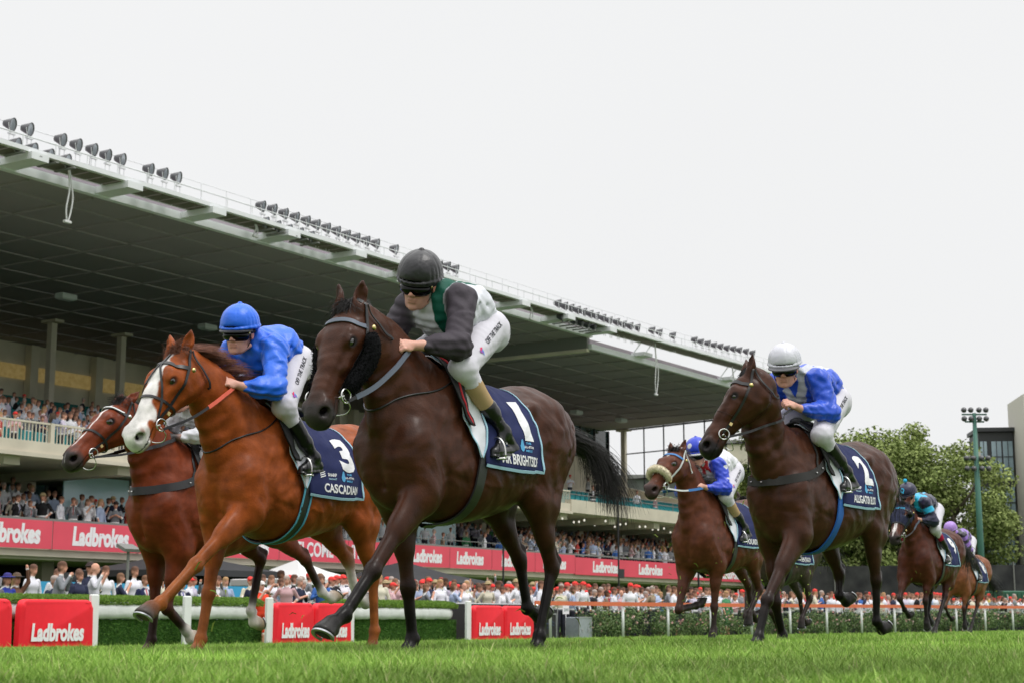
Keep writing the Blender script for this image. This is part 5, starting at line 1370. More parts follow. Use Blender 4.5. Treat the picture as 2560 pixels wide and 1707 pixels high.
SPECS['G'] = dict(SPECS['F'], o=(8.6, 31.3, -.26), h=.02, label='bay racehorse at the very back with its tail streaming, behind the hooded horse', c=(.20, .07, .03),
   tail=[(-1.27, 0, 1.30), (-1.40, 0, 1.18), (-1.52, .03, 1.02)])
SPECS['H'] = dict(SPECS['E'], o=(3.30, 20.9, -.27), h=.017, label='grey-brown racehorse almost hidden behind the right hand horse', c=(.060, .042, .036), P=(.72, 0, 1.75), M=(1.16, 0, 1.30),
   LF=[(.12, .14, .78), (.25, .12, .38), (.05, .12, .17), (-.03, .12, .10)])
del SPECS['G']['blaze'], SPECS['H']['blaze']
HAIRC = dict(A=(.012, .009, .009), B=(.16, .05, .022), C=(.014, .010, .009), D=(.010, .008, .008), E=(.012, .009, .009), F=(.012, .010, .010), G=(.012, .010, .010), H=(.012, .010, .010))
HD = {}
_only = globals().get('DEV') or list(SPECS)
for k_ in SPECS:
    if k_ not in _only: continue
    HD[k_] = make_horse(k_, SPECS[k_])
# ================================================ bridles, saddle cloths, girths, reins
NAVY = (.016, .022, .085)
M_NAVY = mat('navy_cloth', NAVY, .75, .2, var=.12, vscale=14, bump=.25, bscale=22)
M_WHITE = mat('white_print', (.74, .74, .76), .7, .2)
M_PALE = mat('pale_blue_binding', (.38, .60, .74), .7, .2)
M_PAD = mat('white_pad', (.66, .67, .72), .8, .2, var=.10, vscale=9, bump=.3, bscale=14)
M_SADDLE = mat('saddle_leather', (.008, .008, .009), .5, .3, bump=.08, bscale=60)
M_RED = mat('red_trim', (.42, .02, .03), .6, .3)
M_FLUFF_B = mat('black_fluff', (.006, .006, .007), .95, .1, bump=1.0, bscale=90)
M_FLUFF_W = mat('sheepskin', (.74, .66, .48), .95, .1, var=.2, vscale=60, bump=1.0, bscale=110)
M_LOGO = mat('logo_blue', (.10, .36, .62), .7, .2)

def radial(bv, x, ph, side, zc=1.10, off=0.0):
    d = Vector((0, math.sin(ph) * side, math.cos(ph)))
    o = Vector((x, 0, zc)) + d * 1.2
    hit = bv.ray_cast(o, -d)
    p = hit[0] if hit[0] else Vector((x, 0, zc)) + d * .3
    return np.array(p) + np.array(d) * off

def cloth_panel(name, hd, m, xf, xb, ph1, nx=26, nt=34, side=1, off=.012, ph0=0.0, parent=None, solid=.003, fold=.004, mats=None, midx=None):
    """cloth lying over the back: front edge xf(t), back edge xb(t), t in 0..1 from spine to hem"""
    bv = hd['s'].bv; V = []
    for j in range(nt):
        t = j / (nt - 1); ph = ph0 + (ph1 - ph0) * t
        for i in range(nx):
            x = xf(t) + (xb(t) - xf(t)) * i / (nx - 1)
            w = fold * (math.sin(x * 38 + t * 3) + math.sin(x * 17 - t * 5)) * t ** 2 + .010 * t ** 3
            V.append(radial(bv, x, ph, side, off=off + w))
    Fs = [(j * nx + i, j * nx + i + 1, (j + 1) * nx + i + 1, (j + 1) * nx + i) for j in range(nt - 1) for i in range(nx - 1)]
    if side > 0: Fs = [f[::-1] for f in Fs]
    o = mesh_obj(name, V, Fs, m, parent or hd['root'], True)
    md = o.modifiers.new('thickness', 'SOLIDIFY'); md.thickness = solid; md.offset = 1
    return o

def make_cloth(hd, number, name_, side=1, small=False, xf=(.0, -.10), xb=(-.47, -.70), ph1=1.92, stains=False, pad=True, padx=(.12, -.02)):
    bv = hd['s'].bv; rt = hd['root']
    XF = lambda t: xf[0] + (xf[1] - xf[0]) * t - .02 * math.sin(math.pi * t)
    XB = lambda t: xb[0] + (xb[1] - xb[0]) * t ** .8 - .03 * math.sin(math.pi * t)
    cl = cloth_panel('saddle_cloth', hd, M_NAVY, XF, XB, ph1, side=side)
    # pale binding along the back edge and the hem
    mb = MB(); hem = []
    fold = lambda x, t: .004 * (math.sin(x * 38 + t * 3) + math.sin(x * 17 - t * 5)) * t ** 2 + .010 * t ** 3
    def S(x, t, off): return radial(bv, x, ph1 * t, side, off=.012 + off + fold(x, t))
    pts = [S(XB(t), t, .004) for t in np.linspace(.12, 1, 26)] + [S(x, 1, .004) for x in np.linspace(XB(1), XF(1), 20)[1:]]
    nr = [unit(p - V3(p[0], 0, 1.1)) for p in pts]
    ribbon(mb, pts, nr, .016, .004)
    mb.build('binding', M_PALE, cl)
    def put(V, Fc, cx, ct, m, nm, rot=0, up=.0065, slant=0.0):
        W = []; c, s_ = math.cos(rot), math.sin(rot)
        for x, y, _ in V:
            x, y = x * c - y * s_, x * s_ + y * c
            t = ct - y / (.36 * ph1); xx = cx - (x * (1 if side > 0 else -1)) + slant * (t - ct)
            W.append(S(xx, t, up))
        return mesh_obj(nm, W, [f for f in Fc], m, cl)
    # where the cloth's own centre lies
    if name_:
        V, Fc = text_fit(name_, .40 if len(name_) > 8 else .32, .064, bold=.03, cut=3)
        put(V, Fc, (XF(.93) + XB(.93)) / 2 - .02, .905, M_WHITE, 'name_lettering')
    if number:
        if number: V, Fc = text_fit(str(number), .16 if number != '1' else .09, .27, bold=.05, cut=9)
        put(V, Fc, XB(.5) + .15, .52, M_WHITE, 'number', slant=-.10)
    if not small:
        # sponsor marks between number and name
        y0 = .775; cx = XF(.78) - .13
        for k in range(3):
            Vb = np.array([(-.030, -.006, 0), (.018, .010, 0), (.018, .018, 0), (-.030, .002, 0)]) + np.array([0, .018 - k * .016, 0])
            put(Vb, [(0, 1, 2, 3)], cx, y0, M_WHITE, 'logo_mark')
        V, Fc = text_fit('SHARP', .085, .026, bold=.03); put(V, Fc, cx - .085, y0 - .015, M_WHITE, 'logo_lettering')
        V, Fc = text_fit('IntensiveIT', .080, .015, bold=.01); put(V, Fc, cx - .085, y0 + .030, M_PALE, 'logo_lettering')
        dr = [(.024 * math.sin(a) * (1 - .55 * max(0, math.cos(a))), .034 * math.cos(a) + (.012 if math.cos(a) > .7 else 0), 0) for a in np.linspace(0, 2 * math.pi, 17)[:-1]]
        put(np.array(dr), [tuple(range(16))], cx - .20, y0, M_LOGO, 'logo_mark')
        for k, tx in enumerate(('THE', 'ALL-STAR', 'MILE')):
            V, Fc = text_fit(tx, .022 * len(tx) * .55 + .012, .015, bold=.03); put(V, Fc, cx - .265, y0 - .035 + k * .036, M_WHITE if k == 1 else M_LOGO, 'logo_lettering')
    if pad:
        PF = lambda t: padx[0] - .03 + (padx[1] - padx[0]) * t + .045 * math.sin(math.pi * t)
        PB = lambda t: PF(t) - .16 * (1 - t ** 4) - .012
        pd = cloth_panel('white_pad', hd, M_PAD, PF, PB, 1.80, nx=10, side=side, off=.022, fold=.002)
        mb = MB(); pts = [radial(bv, PB(t), 1.80 * t, side, off=.032) for t in np.linspace(.05, 1, 28)]
        ribbon(mb, pts, [unit(p - V3(p[0], 0, 1.1)) for p in pts], .012, .004)
        pts = [radial(bv, PF(t), 1.80 * t, side, off=.030) for t in np.linspace(.05, 1, 28)]
        ribbon(mb, pts, [unit(p - V3(p[0], 0, 1.1)) for p in pts], .008, .004)
        mb.build('binding', M_PALE, pd)
    return cl

def make_girth(hd, m, x0=-.10, x1=-.02, w=.085, trim=None, ztop=1.0, sides=(1,)):
    bv = hd['s'].bv
    for sd in (1, -1):
        ph = np.linspace(1.72, math.pi, 22); pts = []
        for a in ph:
            t = (a - 1.72) / (math.pi - 1.72); p_ = radial(bv, x0 + (x1 - x0) * t, a, sd, off=.008)
            if pts:      # stay on the barrel where a leg is in the way
                r0 = math.hypot(pts[-1][1], pts[-1][2] - 1.1); r1 = math.hypot(p_[1], p_[2] - 1.1)
                if r1 > r0 + .014 and a > 1.9: p_ = V3(p_[0], p_[1] * (r0 + .012) / r1, 1.1 + (p_[2] - 1.1) * (r0 + .012) / r1)
            pts.append(p_)
        nr = [unit(p - V3(p[0], 0, 1.1)) for p in pts]
        mb = MB(); ribbon(mb, pts, nr, w, .010); g = mb.build('girth', m, hd['root'], True); smooth_by_angle(g)
        if trim:
            mb = MB()
            for e in (-1, 1):
                q = [p + V3(1, 0, 0) * e * w * .46 + n_ * .008 for p, n_ in zip(pts, nr)]
                ribbon(mb, q, nr, .012, .006)
            mb.build('girth_trim', trim, g)

def make_saddle(hd, trim=True):
    """small racing saddle: flaps either side, pommel and cantle, stirrup leathers and irons"""
    bv = hd['s'].bv; rt = hd['root']
    FX = lambda t: .08 - .03 * t + .07 * math.sin(math.pi * min(t * 1.1, 1)); BX = lambda t: FX(t) - .085 * (1 - .5 * t) - .01
    sd_o = None
    for side in (1, -1):
        o = cloth_panel('saddle_flap', hd, M_SADDLE, FX, BX, 1.22, nx=14, nt=18, side=side, off=.036, solid=.012, fold=0)
        if trim:
            mb = MB(); pts = [radial(bv, FX(t) - .045 * (1 - .4 * t), 1.22 * t, side, off=.052) for t in np.linspace(.1, 1, 14)]
            ribbon(mb, pts, [unit(p - V3(p[0], 0, 1.1)) for p in pts], .014, .005); mb.build('saddle_piping', M_RED, o)
    s = SDF((-.42, -.15, 1.40), (.16, .15, 1.72), .008)
    top = lambda x: float(radial(bv, x, 0, 1)[2])
    s.cap((.05, 0, top(.05) + .045), (-.06, 0, top(-.06) + .03), .035, .035, k=.03, sc=1.6)
    s.cap((-.06, 0, top(-.06) + .03), (-.30, 0, top(-.3) + .06), .035, .035, k=.04, sc=2.6)
    s.build('saddle_seat', M_SADDLE, rt)

def stirrup(root, ank, toe, knee, shift, m_lea=None):
    toe = np.array(toe, float); a = toe + V3(0, 0, .0)
    mb = MB(); top = a + V3(.0, -.005, .115)
    arc = [a + V3(0, -.055, .002), a + V3(0, -.052, .05), a + V3(0, -.03, .10), top, a + V3(0, .03, .095), a + V3(0, .052, .05), a + V3(0, .055, .002)]
    mb.tube([p - shift for p in spline(arc, 18)], .0065, 6)
    mb.box(a + V3(0, 0, -.004) - shift, (.035, .115, .010))
    return mb.build('stirrup', M_METAL, root, True)

def make_bridle(hd, spec):
    hp, s, rt = hd['hp'], hd['s'], hd['root']; bv = s.bv; P, u, w, v = hd['P'], hd['u'], hd['w'], hd['v']
    L = spec.get('leather', M_LEATHER); W = 1.25
    q = lambda x, y, z: hp(x, y * W, z)
    bd = strap('browband', [q(.080, -.10, -.04), q(.095, -.085, .03), q(.100, -.04, .06), q(.102, 0, .064), q(.100, .04, .06), q(.095, .085, .03), q(.080, .10, -.04)], .024, bv, spec.get('brow', L), rt, off=.004, n=30)
    if spec.get('browline'):
        mb = MB()
        pts = spline([q(.085, -.098, -.01), q(.098, -.08, .038), q(.104, 0, .072), q(.098, .08, .038), q(.085, .098, -.01)], 26)
        strap('browband_inlay', pts, .010, bv, spec['browline'], bd, off=.012, n=26)
    for sg in (1, -1):
        nm = 'cheek_strap'
        strap(nm, [q(-.045, sg * .02, .02), q(-.02, sg * .07, -.02), q(.045, sg * .10, -.035), q(.16, sg * .10, -.06), q(.30, sg * .08, -.075), q(.44, sg * .06, -.062), q(.475, sg * .06, -.058)], .017, bv, L, rt, off=.004, n=36)
        strap('throat_lash', [q(-.03, sg * .06, -.02), q(.0, sg * .09, -.10), q(.03, sg * .07, -.20), q(.04, 0, -.27)], .012, bv, L, rt, off=.010, n=20)
        if not spec.get('nonose'):
            strap('noseband', [q(.345, 0, .05), q(.345, sg * .045, .03), q(.345, sg * .07, -.03), q(.34, sg * .06, -.10), q(.335, 0, -.17)], spec.get('nosew', .016), bv, spec.get('nosem', L), rt, off=.005, n=24)
        if spec.get('cross'):
            strap('face_strap', [q(.02, 0, .05), q(.12, sg * .004, .06), q(.20, sg * .03, .055), q(.32, sg * .062, .02), q(.44, sg * .064, -.045)], .013, bv, L, rt, off=.005, n=26)
        # bit ring
        c = q(.485, sg * .058, -.062) + w * sg * .022
        mb = MB(); ring = [c + u * math.cos(a) * .036 + v * math.sin(a) * .036 for a in np.linspace(0, 2 * math.pi, 17)]
        mb.tube(ring, .0048, 6)
        mb.tube([c - w * sg * .01, q(.50, sg * .02, -.06)], .006, 5)
        mb.build('bit_ring', M_METAL, rt, True)
        b = q(.10, sg * .100, -.052) + w * sg * .012
        mb = MB(); mb.lathe(b, [(.004, -.006), (.016, -.004), (.013, .003), (.004, .006)], 10, (Vector(u), Vector(v), Vector(w * sg))); mb.build('rosette' if spec.get('ros') else 'buckle', spec.get('ros', M_BRASS), rt, True)
        b = q(.40, sg * .068, -.068) + w * sg * .010
        mb = MB(); mb.box(b, (.022, .020, .007), (Vector(u), Vector(v), Vector(w * sg))); mb.build('buckle', M_BRASS, rt)
    # hanging bit loop under the jaw
    mb = MB(); cs = [q(.485, .056, -.075), q(.50, .06, -.13), q(.52, .02, -.175), q(.52, -.02, -.175), q(.50, -.06, -.13), q(.485, -.056, -.075)]
    mb.tube(spline(cs, 20), .0032, 5); mb.build('chin_loop', M_METAL, rt, True)

def make_reins(hd, hands, spec, sag=.03):
    """reins from each bit ring to the hands, then a free loop on the neck"""
    hp, rt, w = hd['hp'], hd['root'], hd['w']; W = 1.25
    for sg, hnd in zip((1, -1), hands):
        c = hp(.50, sg * .062 * W, -.085) + w * sg * .02; hnd = np.array(hnd, float)
        pts = spline([c, c * .66 + hnd * .34 + V3(0, sg * .03, -sag), c * .33 + hnd * .67 + V3(0, sg * .035, -sag), hnd + V3(-.01, sg * .005, -.02)], 24)
        out = []
        for p in pts:
            loc, no, i, d = hd['s'].bv.find_nearest(Vector(p))
            if (Vector(p) - loc).dot(no) < .012: p = np.array(loc) + np.array(no) * .012
            out.append(p)
        mb = MB(); a = int(len(out) * spec.get('split', .45))
        nr = [V3(0, sg, .15)] * len(out)
        ribbon(mb, out[:a + 1], nr[:a + 1], spec.get('w0', .016), .006); o = mb.build('rein', spec.get('m0', M_LEATHER), rt)
        mb = MB(); ribbon(mb, out[a:], nr[a:], spec.get('w1', .026), .007); mb.build('rein_grip', spec.get('m1', M_LEATHER_G), o)

def breast_girth(hd, z0=1.12, m=None, w=.05):
    bv = hd['s'].bv; pts = []
    for a in np.linspace(-.72, .95, 36):
        th = a * 2.0
        d = Vector((math.cos(th), math.sin(th), 0)); z = z0 + .24 * abs(a) ** 1.5
        hit = bv.ray_cast(Vector((.05, 0, z)) + d * 1.5, -d)
        if hit[0]: pts.append((np.array(hit[0]) + np.array(d) * .006, np.array(d)))
    mb = MB(); ribbon(mb, [p for p, _ in pts], [n for _, n in pts], w, .008)
    o = mb.build('breastplate', m or M_LEATHER, hd['root'], True); smooth_by_angle(o)
    for sg in (1, -1):
        strap('breast_strap', [(.20, sg * .20, z0 + .05), (.14, sg * .16, 1.36), (.10, sg * .08, 1.5)], .018, bv, m or M_LEATHER, hd['root'], off=.006)
    for k in (12, 15, 25, 28):
        if k < len(pts):
            mb = MB(); mb.box(pts[k][0] + pts[k][1] * .010, (.016, .016, .008)); mb.build('buckle', M_METAL, hd['root'])

def neck_strap(hd, t=.45, m=None):
    """thin martingale loop round the base of the neck"""
    N, bv = hd['N'], hd['s'].bv; d = unit(N[4] - N[1]); c = N[1] * (1 - t) + N[3] * t; a = V3(0, 1, 0); b = np.cross(d, a); pts = []
    for th in np.linspace(0, 2 * math.pi, 48):
        dr = a * math.sin(th) + b * math.cos(th); tilt = d * (-.10 * math.cos(th))
        h = bv.ray_cast(Vector(c + tilt + dr * .8), Vector(-dr))
        if h[0]: pts.append(np.array(h[0]) + dr * .004)
    mb = MB(); mb.tube(pts, .0055, 5); return mb.build('neck_strap', m or M_LEATHER, hd['root'], True)
# ================================================ jockeys
M_SKIN = mat('jockey_skin', attr=True, rough=.5, spec=.35, var=.08, vscale=30, sss=.05)
M_GOG = mat('goggle_lens', (.002, .002, .002), .16, .25)
M_BOOT = mat('boot_leather', (.005, .005, .006), .3, .4, coat=.25, bump=.25, bscale=28)
SATIN = lambda n: mat('silk_' + n, attr=True, rough=.38, spec=.45, sheen=.2, bump=.4, bscale=26, var=.05, vscale=8)
SKIN = (.56, .30, .23)

def make_jockey(key, sp):
    hd = HD[sp['horse']]; o = hd['o']; th = hd['th']; h = sp.get('h', .005); hc = sp.get('hcl', .0065)
    base = V3(-.12, 0, 1.5)
    rot = Matrix.Rotation(th, 3, 'Z')
    root = empty('person', Vector(o) + rot @ Vector(base), th, sp['label'], 'jockey', 'jockeys riding in the race')
    J = dict(sp['J'])
    C = np.array(J['head'], float); ya, pi_, ro = [R(q) for q in sp.get('face', (8, -14, 0))]
    f = V3(math.cos(ya) * math.cos(pi_), math.sin(ya) * math.cos(pi_), math.sin(pi_))
    l = V3(-math.sin(ya), math.cos(ya), 0); up = np.cross(f, l); l, up = l * math.cos(ro) + up * math.sin(ro), up * math.cos(ro) - l * math.sin(ro); A = np.array([f, l, up])
    HS = sp.get('hs', 1.08); q = lambda a, b, c: C + (f * a + l * b + up * c) * HS
    j = {k: np.array(vv, float) for k, vv in J.items()}
    for n in ('sh', 'el', 'wr', 'ha', 'hip', 'kn', 'an', 'to', 'he'):
        if 'R' + n not in j: v_ = j['L' + n]; j['R' + n] = V3(v_[0], -v_[1], v_[2])
    allp = np.array(list(j.values()))
    lo, hi = allp.min(0) - .17, allp.max(0) + .17; hi[2] += .06
    s = SDF(lo, hi, h); sk = np.array(SKIN)
    pel, chest, nb = j['pel'], j['chest'], j['neck']
    # body under the silks
    s.cap(pel, (pel + chest) / 2 + V3(0, 0, .02), .10, .10, k=.03, sc=1.25, col=SKIN); s.cap((pel + chest) / 2 + V3(0, 0, .02), chest, .10, .105, k=.03, sc=1.35, col=SKIN)
    s.cap(chest, nb, .09, .06, k=.03, sc=1.1, col=SKIN); s.cap(nb, q(-.03, 0, -.05), .052, .050, k=.03, col=SKIN)
    for sd in 'LR':
        g = 1 if sd == 'L' else -1
        s.cap(j[sd + 'sh'], j[sd + 'el'], .045, .036, k=.03, col=SKIN); s.cap(j[sd + 'el'], j[sd + 'wr'], .036, .024, k=.02, col=SKIN)
        s.cap(j[sd + 'hip'], j[sd + 'kn'], .075, .048, k=.03, col=SKIN); s.cap(j[sd + 'kn'], j[sd + 'an'], .045, .030, k=.02, col=SKIN)
        s.cap(j[sd + 'an'], j[sd + 'to'] * .7 + j[sd + 'an'] * .3, .02, .012, k=.01, col=SKIN)
        # hand: palm, four curled fingers, thumb
        W_, H_ = j[sd + 'wr'], j[sd + 'ha']; d = unit(H_ - W_); kk = V3(.15, g * .62, -.76); kk = unit(kk - d * (kk @ d)); n = np.cross(d, kk) * (1 if g > 0 else -1)
        if n[1] * g > 0: n = -n
        gc = sp.get('glove'); hcx = gc or sk * 1.05
        s.cap(W_, H_ - d * .02, .025, .027, k=.02, col=hcx); s.ell(H_, (.038, .043, .021), k=.012, ax=np.array([d, kk, n]), col=hcx)
        for i in range(4):
            L_ = (.026, .029, .027, .022)[i]; b0 = H_ + d * .030 + kk * (i - 1.5) * .0205 - n * .006
            b1 = b0 + d * L_ * .75 + n * L_ * .65; b2 = b1 + n * L_ * .85 - d * .006; b3 = b2 - d * L_ * .8 + n * .002
            s.cap(b0, b1, .0115, .0105, k=.004, col=np.array(hcx) * 1.05); s.cap(b1, b2, .0105, .0095, k=.004, col=hcx); s.cap(b2, b3, .0095, .0085, k=.003, col=hcx)
        t0 = H_ - d * .012 - kk * .034 + n * .008; t1 = t0 + d * .030 - kk * .004 + n * .012; t2 = t1 + d * .022 + kk * .010 + n * .010
        s.cap(t0, t1, .0125, .0115, k=.008, col=hcx); s.cap(t1, t2, .0112, .009, k=.004, col=hcx)
    # head
    s.ell(q(-.012, 0, .035), V3(.098, .076, .098) * HS, k=.01, ax=A, col=SKIN)
    s.ell(q(.024, 0, -.035), V3(.068, .062, .082) * HS, k=.03, ax=A, col=SKIN)
    s.ell(q(.048, 0, -.082), V3(.040, .045, .040) * HS, k=.02, ax=A, col=SKIN)
    s.ell(q(.074, 0, -.108), V3(.019, .022, .016) * HS, k=.018, ax=A, col=sk * 1.02)
    s.cap(q(.086, 0, .008), q(.112, 0, -.034), .0085, .0115, k=.012, col=sk * np.array((1.05, .95, .9)))
    s.ell(q(.100, .011, -.039), V3(.011, .009, .008) * HS, k=.006, ax=A, col=sk * .95); s.ell(q(.100, -.011, -.039), V3(.011, .009, .008) * HS, k=.006, ax=A, col=sk * .95)
    for g in (1, -1):
        s.ell(q(.062, g * .038, -.022), V3(.026, .022, .016) * HS, k=.02, ax=A, col=sk * np.array((1.08, .92, .86)))
        s.ell(q(.080, g * .030, .002), V3(.012, .018, .012) * HS, k=.01, ax=A, sub=True)
        s.ell(q(-.008, g * .077, -.012), V3(.018, .009, .031) * HS, k=.006, ax=A, col=sk * np.array((1.1, .8, .75)))
        s.ell(q(-.004, g * .086, -.012), V3(.010, .006, .019) * HS, k=.004, ax=A, sub=True)
        s.crease([q(.098, g * .016, -.048), q(.088, g * .030, -.072)], .0025, .005)
        s.cap(q(-.005, g * .062, -.075), q(.05, g * .030, -.105), .014, .014, k=.02, col=sk)
    mo = sp.get('mouth', .004)
    s.cap(q(.091, -.018, -.064), q(.091, .018, -.064), .006, .006, k=.006, col=(.42, .14, .11), sig=.004)
    s.cap(q(.089, -.015, -.076), q(.089, .015, -.076), .0068, .0068, k=.006, col=(.45, .16, .13), sig=.004)
    s.cap(q(.099, -.017, -.070), q(.099, .017, -.070), mo, mo, k=.003, sub=True)
    body = s.build('body', M_SKIN, root, default=SKIN, shift=base)
    def clothes(nm, m, fn, l_=None, h_=None, hh=hc, fold=.003, ff=(23, 31, 27)):
        c = SDF(l_ if l_ is not None else lo, h_ if h_ is not None else hi, hh); fn(c)
        if fold:
            def nz(x, y, z):
                a = np.sin(ff[0] * x + 9 * np.sin(11 * z + 6 * y) + ff[1] * z) + np.sin(ff[1] * y * 1.3 - 17 * x + 5 * np.sin(14 * x + 9 * z)) + .6 * np.sin(ff[2] * 2.3 * z + 30 * y + 6 * np.sin(19 * x))
                return (fold * a / 2.2 * (np.abs(1) + 0 * x)).astype(np.float32)
            c._apply(nz, c.lo, c.lo + (c.n - 1) * hh, 0, 'add')
        ob = c.build(nm, m, root, shift=base); return ob, c
    # silk jacket
    bc, scol = sp['shirt'], sp.get('sleeve', sp['shirt'])
    def sh(c):
        mid = (pel + chest) / 2 + V3(-.01, 0, .035)
        c.cap(pel + V3(.05, 0, .02), mid, .130, .142, k=.04, sc=1.25, col=bc); c.cap(mid, chest, .142, .135, k=.04, sc=1.35, col=bc)
        c.cap(chest, nb, .11, .066, k=.05, sc=1.25, col=bc)
        c.cap(chest + V3(.02, 0, -.04), (pel + chest) / 2 + V3(.06, 0, -.09), .13, .11, k=.06, sc=1.3, col=bc)
        for sd in 'LR':
            S_, E_, W_ = j[sd + 'sh'], j[sd + 'el'], j[sd + 'wr']; g = 1 if sd == 'L' else -1
            c.ell(S_, (.085, .072, .08), k=.05, col=scol); c.cap(S_, E_, .082, .070, k=.03, col=scol)
            d = unit(W_ - E_)
            c.ell(E_ + V3(-.01, 0, -.005), (.072, .064, .066), k=.03, col=scol); c.cap(E_, E_ + d * .10, .068, .060, k=.03, col=scol); c.cap(E_ + d * .10, W_ - d * .035, .060, .040, k=.03, col=scol)
            c.cap(W_ - d * .03, W_ - d * .018, .035, .033, k=.006, col=np.array(scol) * .9)
            # folds wrapping the sleeve
            for U0, U1, rad, n_ in ((S_, E_, .078, 6), (E_, W_, .058, 6)):
                nn = unit(U1 - U0); e1 = unit(np.cross(nn, (.2, 1, .3))); e2 = np.cross(nn, e1)
                for a in range(n_):
                    t = .12 + .8 * a / n_; p = U0 * (1 - t) + U1 * t; ph = a * 2.1 + (0 if g > 0 else 1); r_ = rad * (1.0 if U0 is S_ else 1 - .35 * t)
                    c.crease([p + (e1 * math.cos(ph + b_) + e2 * math.sin(ph + b_)) * r_ + nn * .035 * math.sin(b_ * 1.3) for b_ in (-1.0, -.5, 0, .5, 1.0)], .0052 * (1 if a % 2 else -.9), .010)
        for a in range(5):
            x0 = mid * (1 - a / 5) + chest * (a / 5)
            for g in (1, -1): c.crease([x0 + V3(.02, g * .17, -.08), x0 + V3(-.02, g * .18, .0), x0 + V3(-.05, g * .12, .09)], .006 * (1 if a % 2 else -1), .012)
        c.cap(nb, nb + unit(C - nb) * .03, .064, .058, k=.01, col=sp.get('collar', bc))
        if 'spaint' in sp: c.paint(lambda V, Cc: sp['spaint'](V, Cc, j))
    shirt, cs = clothes('silk_jacket', mat('matte_jacket', attr=True, rough=.62, spec=.2, bump=.4, bscale=26, var=.06, vscale=8) if key == 'A' else SATIN('jacket'), sh, fold=sp.get('fold', .0075), ff=(36 + 3 * ord(key[0]) % 7, 47 - 2 * ord(key[0]) % 9, 41))
    # breeches
    def br(c):
        c.ell(pel + V3(-.03, 0, -.01), (.135, .165, .125), k=.04, col=(.58, .565, .62))
        for sd in 'LR':
            Hh, K = j[sd + 'hip'], j[sd + 'kn']; g = 1 if sd == 'L' else -1
            c.ell(Hh + V3(-.06, g * .01, .0), (.115, .085, .11), k=.05, col=(.58, .565, .62))
            c.cap(Hh, K, .112, .074, k=.04, col=(.58, .565, .62)); A_ = j[sd + 'an']
            c.cap(K, K * .72 + A_ * .28, .072, .054, k=.03, col=(.58, .565, .62))
            nn = unit(K - Hh); e1 = unit(np.cross(nn, (0, 1, 0))); e2 = np.cross(nn, e1)
            for a in range(12):
                t = .30 + .06 * a; p = Hh * (1 - t) + K * t; r = .112 * (1 - t) + .076 * t; ph = 2.0 + .9 * math.sin(a * 2.1)
                c.crease([p + e1 * r * math.cos(ph + b_) + e2 * r * math.sin(ph + b_) + nn * .018 * b_ for b_ in (-.9, -.3, .4, 1.0)], .008, .008)
    breeches, cb = clothes('breeches', mat('breeches_white', attr=True, rough=.6, spec=.3, bump=.2, bscale=30), br, fold=.0022, ff=(31, 43, 37))
    # knee sleeves
    if sp.get('sleevecol'):
        for sd in 'LR':
            K, A_ = j[sd + 'kn'], j[sd + 'an']
            clothes('knee_sleeve', mat('knee_' + key, attr=True, rough=.85, spec=.15), lambda c: c.cap(K * .80 + A_ * .20, K * .45 + A_ * .55, .058, .048, k=.01, col=sp['sleevecol']), np.minimum(K, A_) - .1, np.maximum(K, A_) + .1, fold=.001)
    def bt(c, sd):
        if 1:
            K, A_, T, H2 = j[sd + 'kn'], j[sd + 'an'], j[sd + 'to'], j[sd + 'he']
            st = K * (1 - sp.get('boot0', .45)) + A_ * sp.get('boot0', .45)
            c.cap(st, K * .3 + A_ * .7, .054, .050, k=.01, col=(.006,) * 3); c.cap(K * .3 + A_ * .7, A_, .046, .036, k=.02)
            c.cap(A_, H2 + V3(.015, 0, .04), .037, .033, k=.02); c.cap(H2 + V3(.02, 0, .03), T + V3(.01, 0, .026), .033, .027, k=.02, sc=1.1); c.cap(A_, T + V3(-.02, 0, .045), .034, .022, k=.03); c.cap(H2 + V3(-.01, 0, .004), T + V3(.03, 0, .002), .012, .010, k=.004, sc=3.0)
            c.cap(H2 + V3(.01, 0, .008), H2 + V3(-.012, 0, .005), .026, .024, k=.008)
            nn = unit(A_ - K); e1 = unit(np.cross(nn, (0, 1, 0))); e2 = np.cross(nn, e1)
            for a in range(6):
                p = A_ - nn * (.02 + .022 * a); c.crease([p + e1 * .04 * math.cos(b_ + a) + e2 * .04 * math.sin(b_ + a) for b_ in (0, 1.0, 2.0, 3.0)], .0035, .006)
    for sd in 'LR':
        q4 = np.array([j[sd + n] for n in ('kn', 'an', 'to', 'he')]); clothes('boot', M_BOOT, lambda c: bt(c, sd), q4.min(0) - .09, q4.max(0) + .09, fold=.001, hh=hc * .9)
    for sd in 'LR':
        stirrup(root, j[sd + 'an'], j[sd + 'to'] + V3(-.02, 0, -.006), j[sd + 'kn'], base)
    # cap over the helmet
    ccx = sp['cap']
    def cp(c):
        c.ell(q(-.012, 0, .052), V3(.132, .112, .118) * HS, k=.01, ax=A, col=ccx)
        n_ = up * math.cos(.10) + f * math.sin(.10) * -1
        pl = lambda x, y, z: ((x - q(0, 0, .028)[0]) * -n_[0] + (y - q(0, 0, .028)[1]) * -n_[1] + (z - q(0, 0, .028)[2]) * -n_[2]).astype(np.float32)
        # cut straight under the rim
        c._apply(lambda x, y, z: -(pl(x, y, z)), c.lo, c.lo + (c.n - 1) * c.h, .012, True)
        rim = [q(-.012 + .128 * math.cos(a), .109 * math.sin(a), .036 - .012 * math.cos(a)) for a in np.linspace(0, 2 * math.pi, 25)]
        for a, b in zip(rim, rim[1:]): c.cap(a, b, .0085, .0085, k=.008, col=np.array(ccx) * .92)
        c.ell(q(-.012, 0, .172), V3(.014, .014, .008) * HS, k=.006, ax=A, col=ccx)
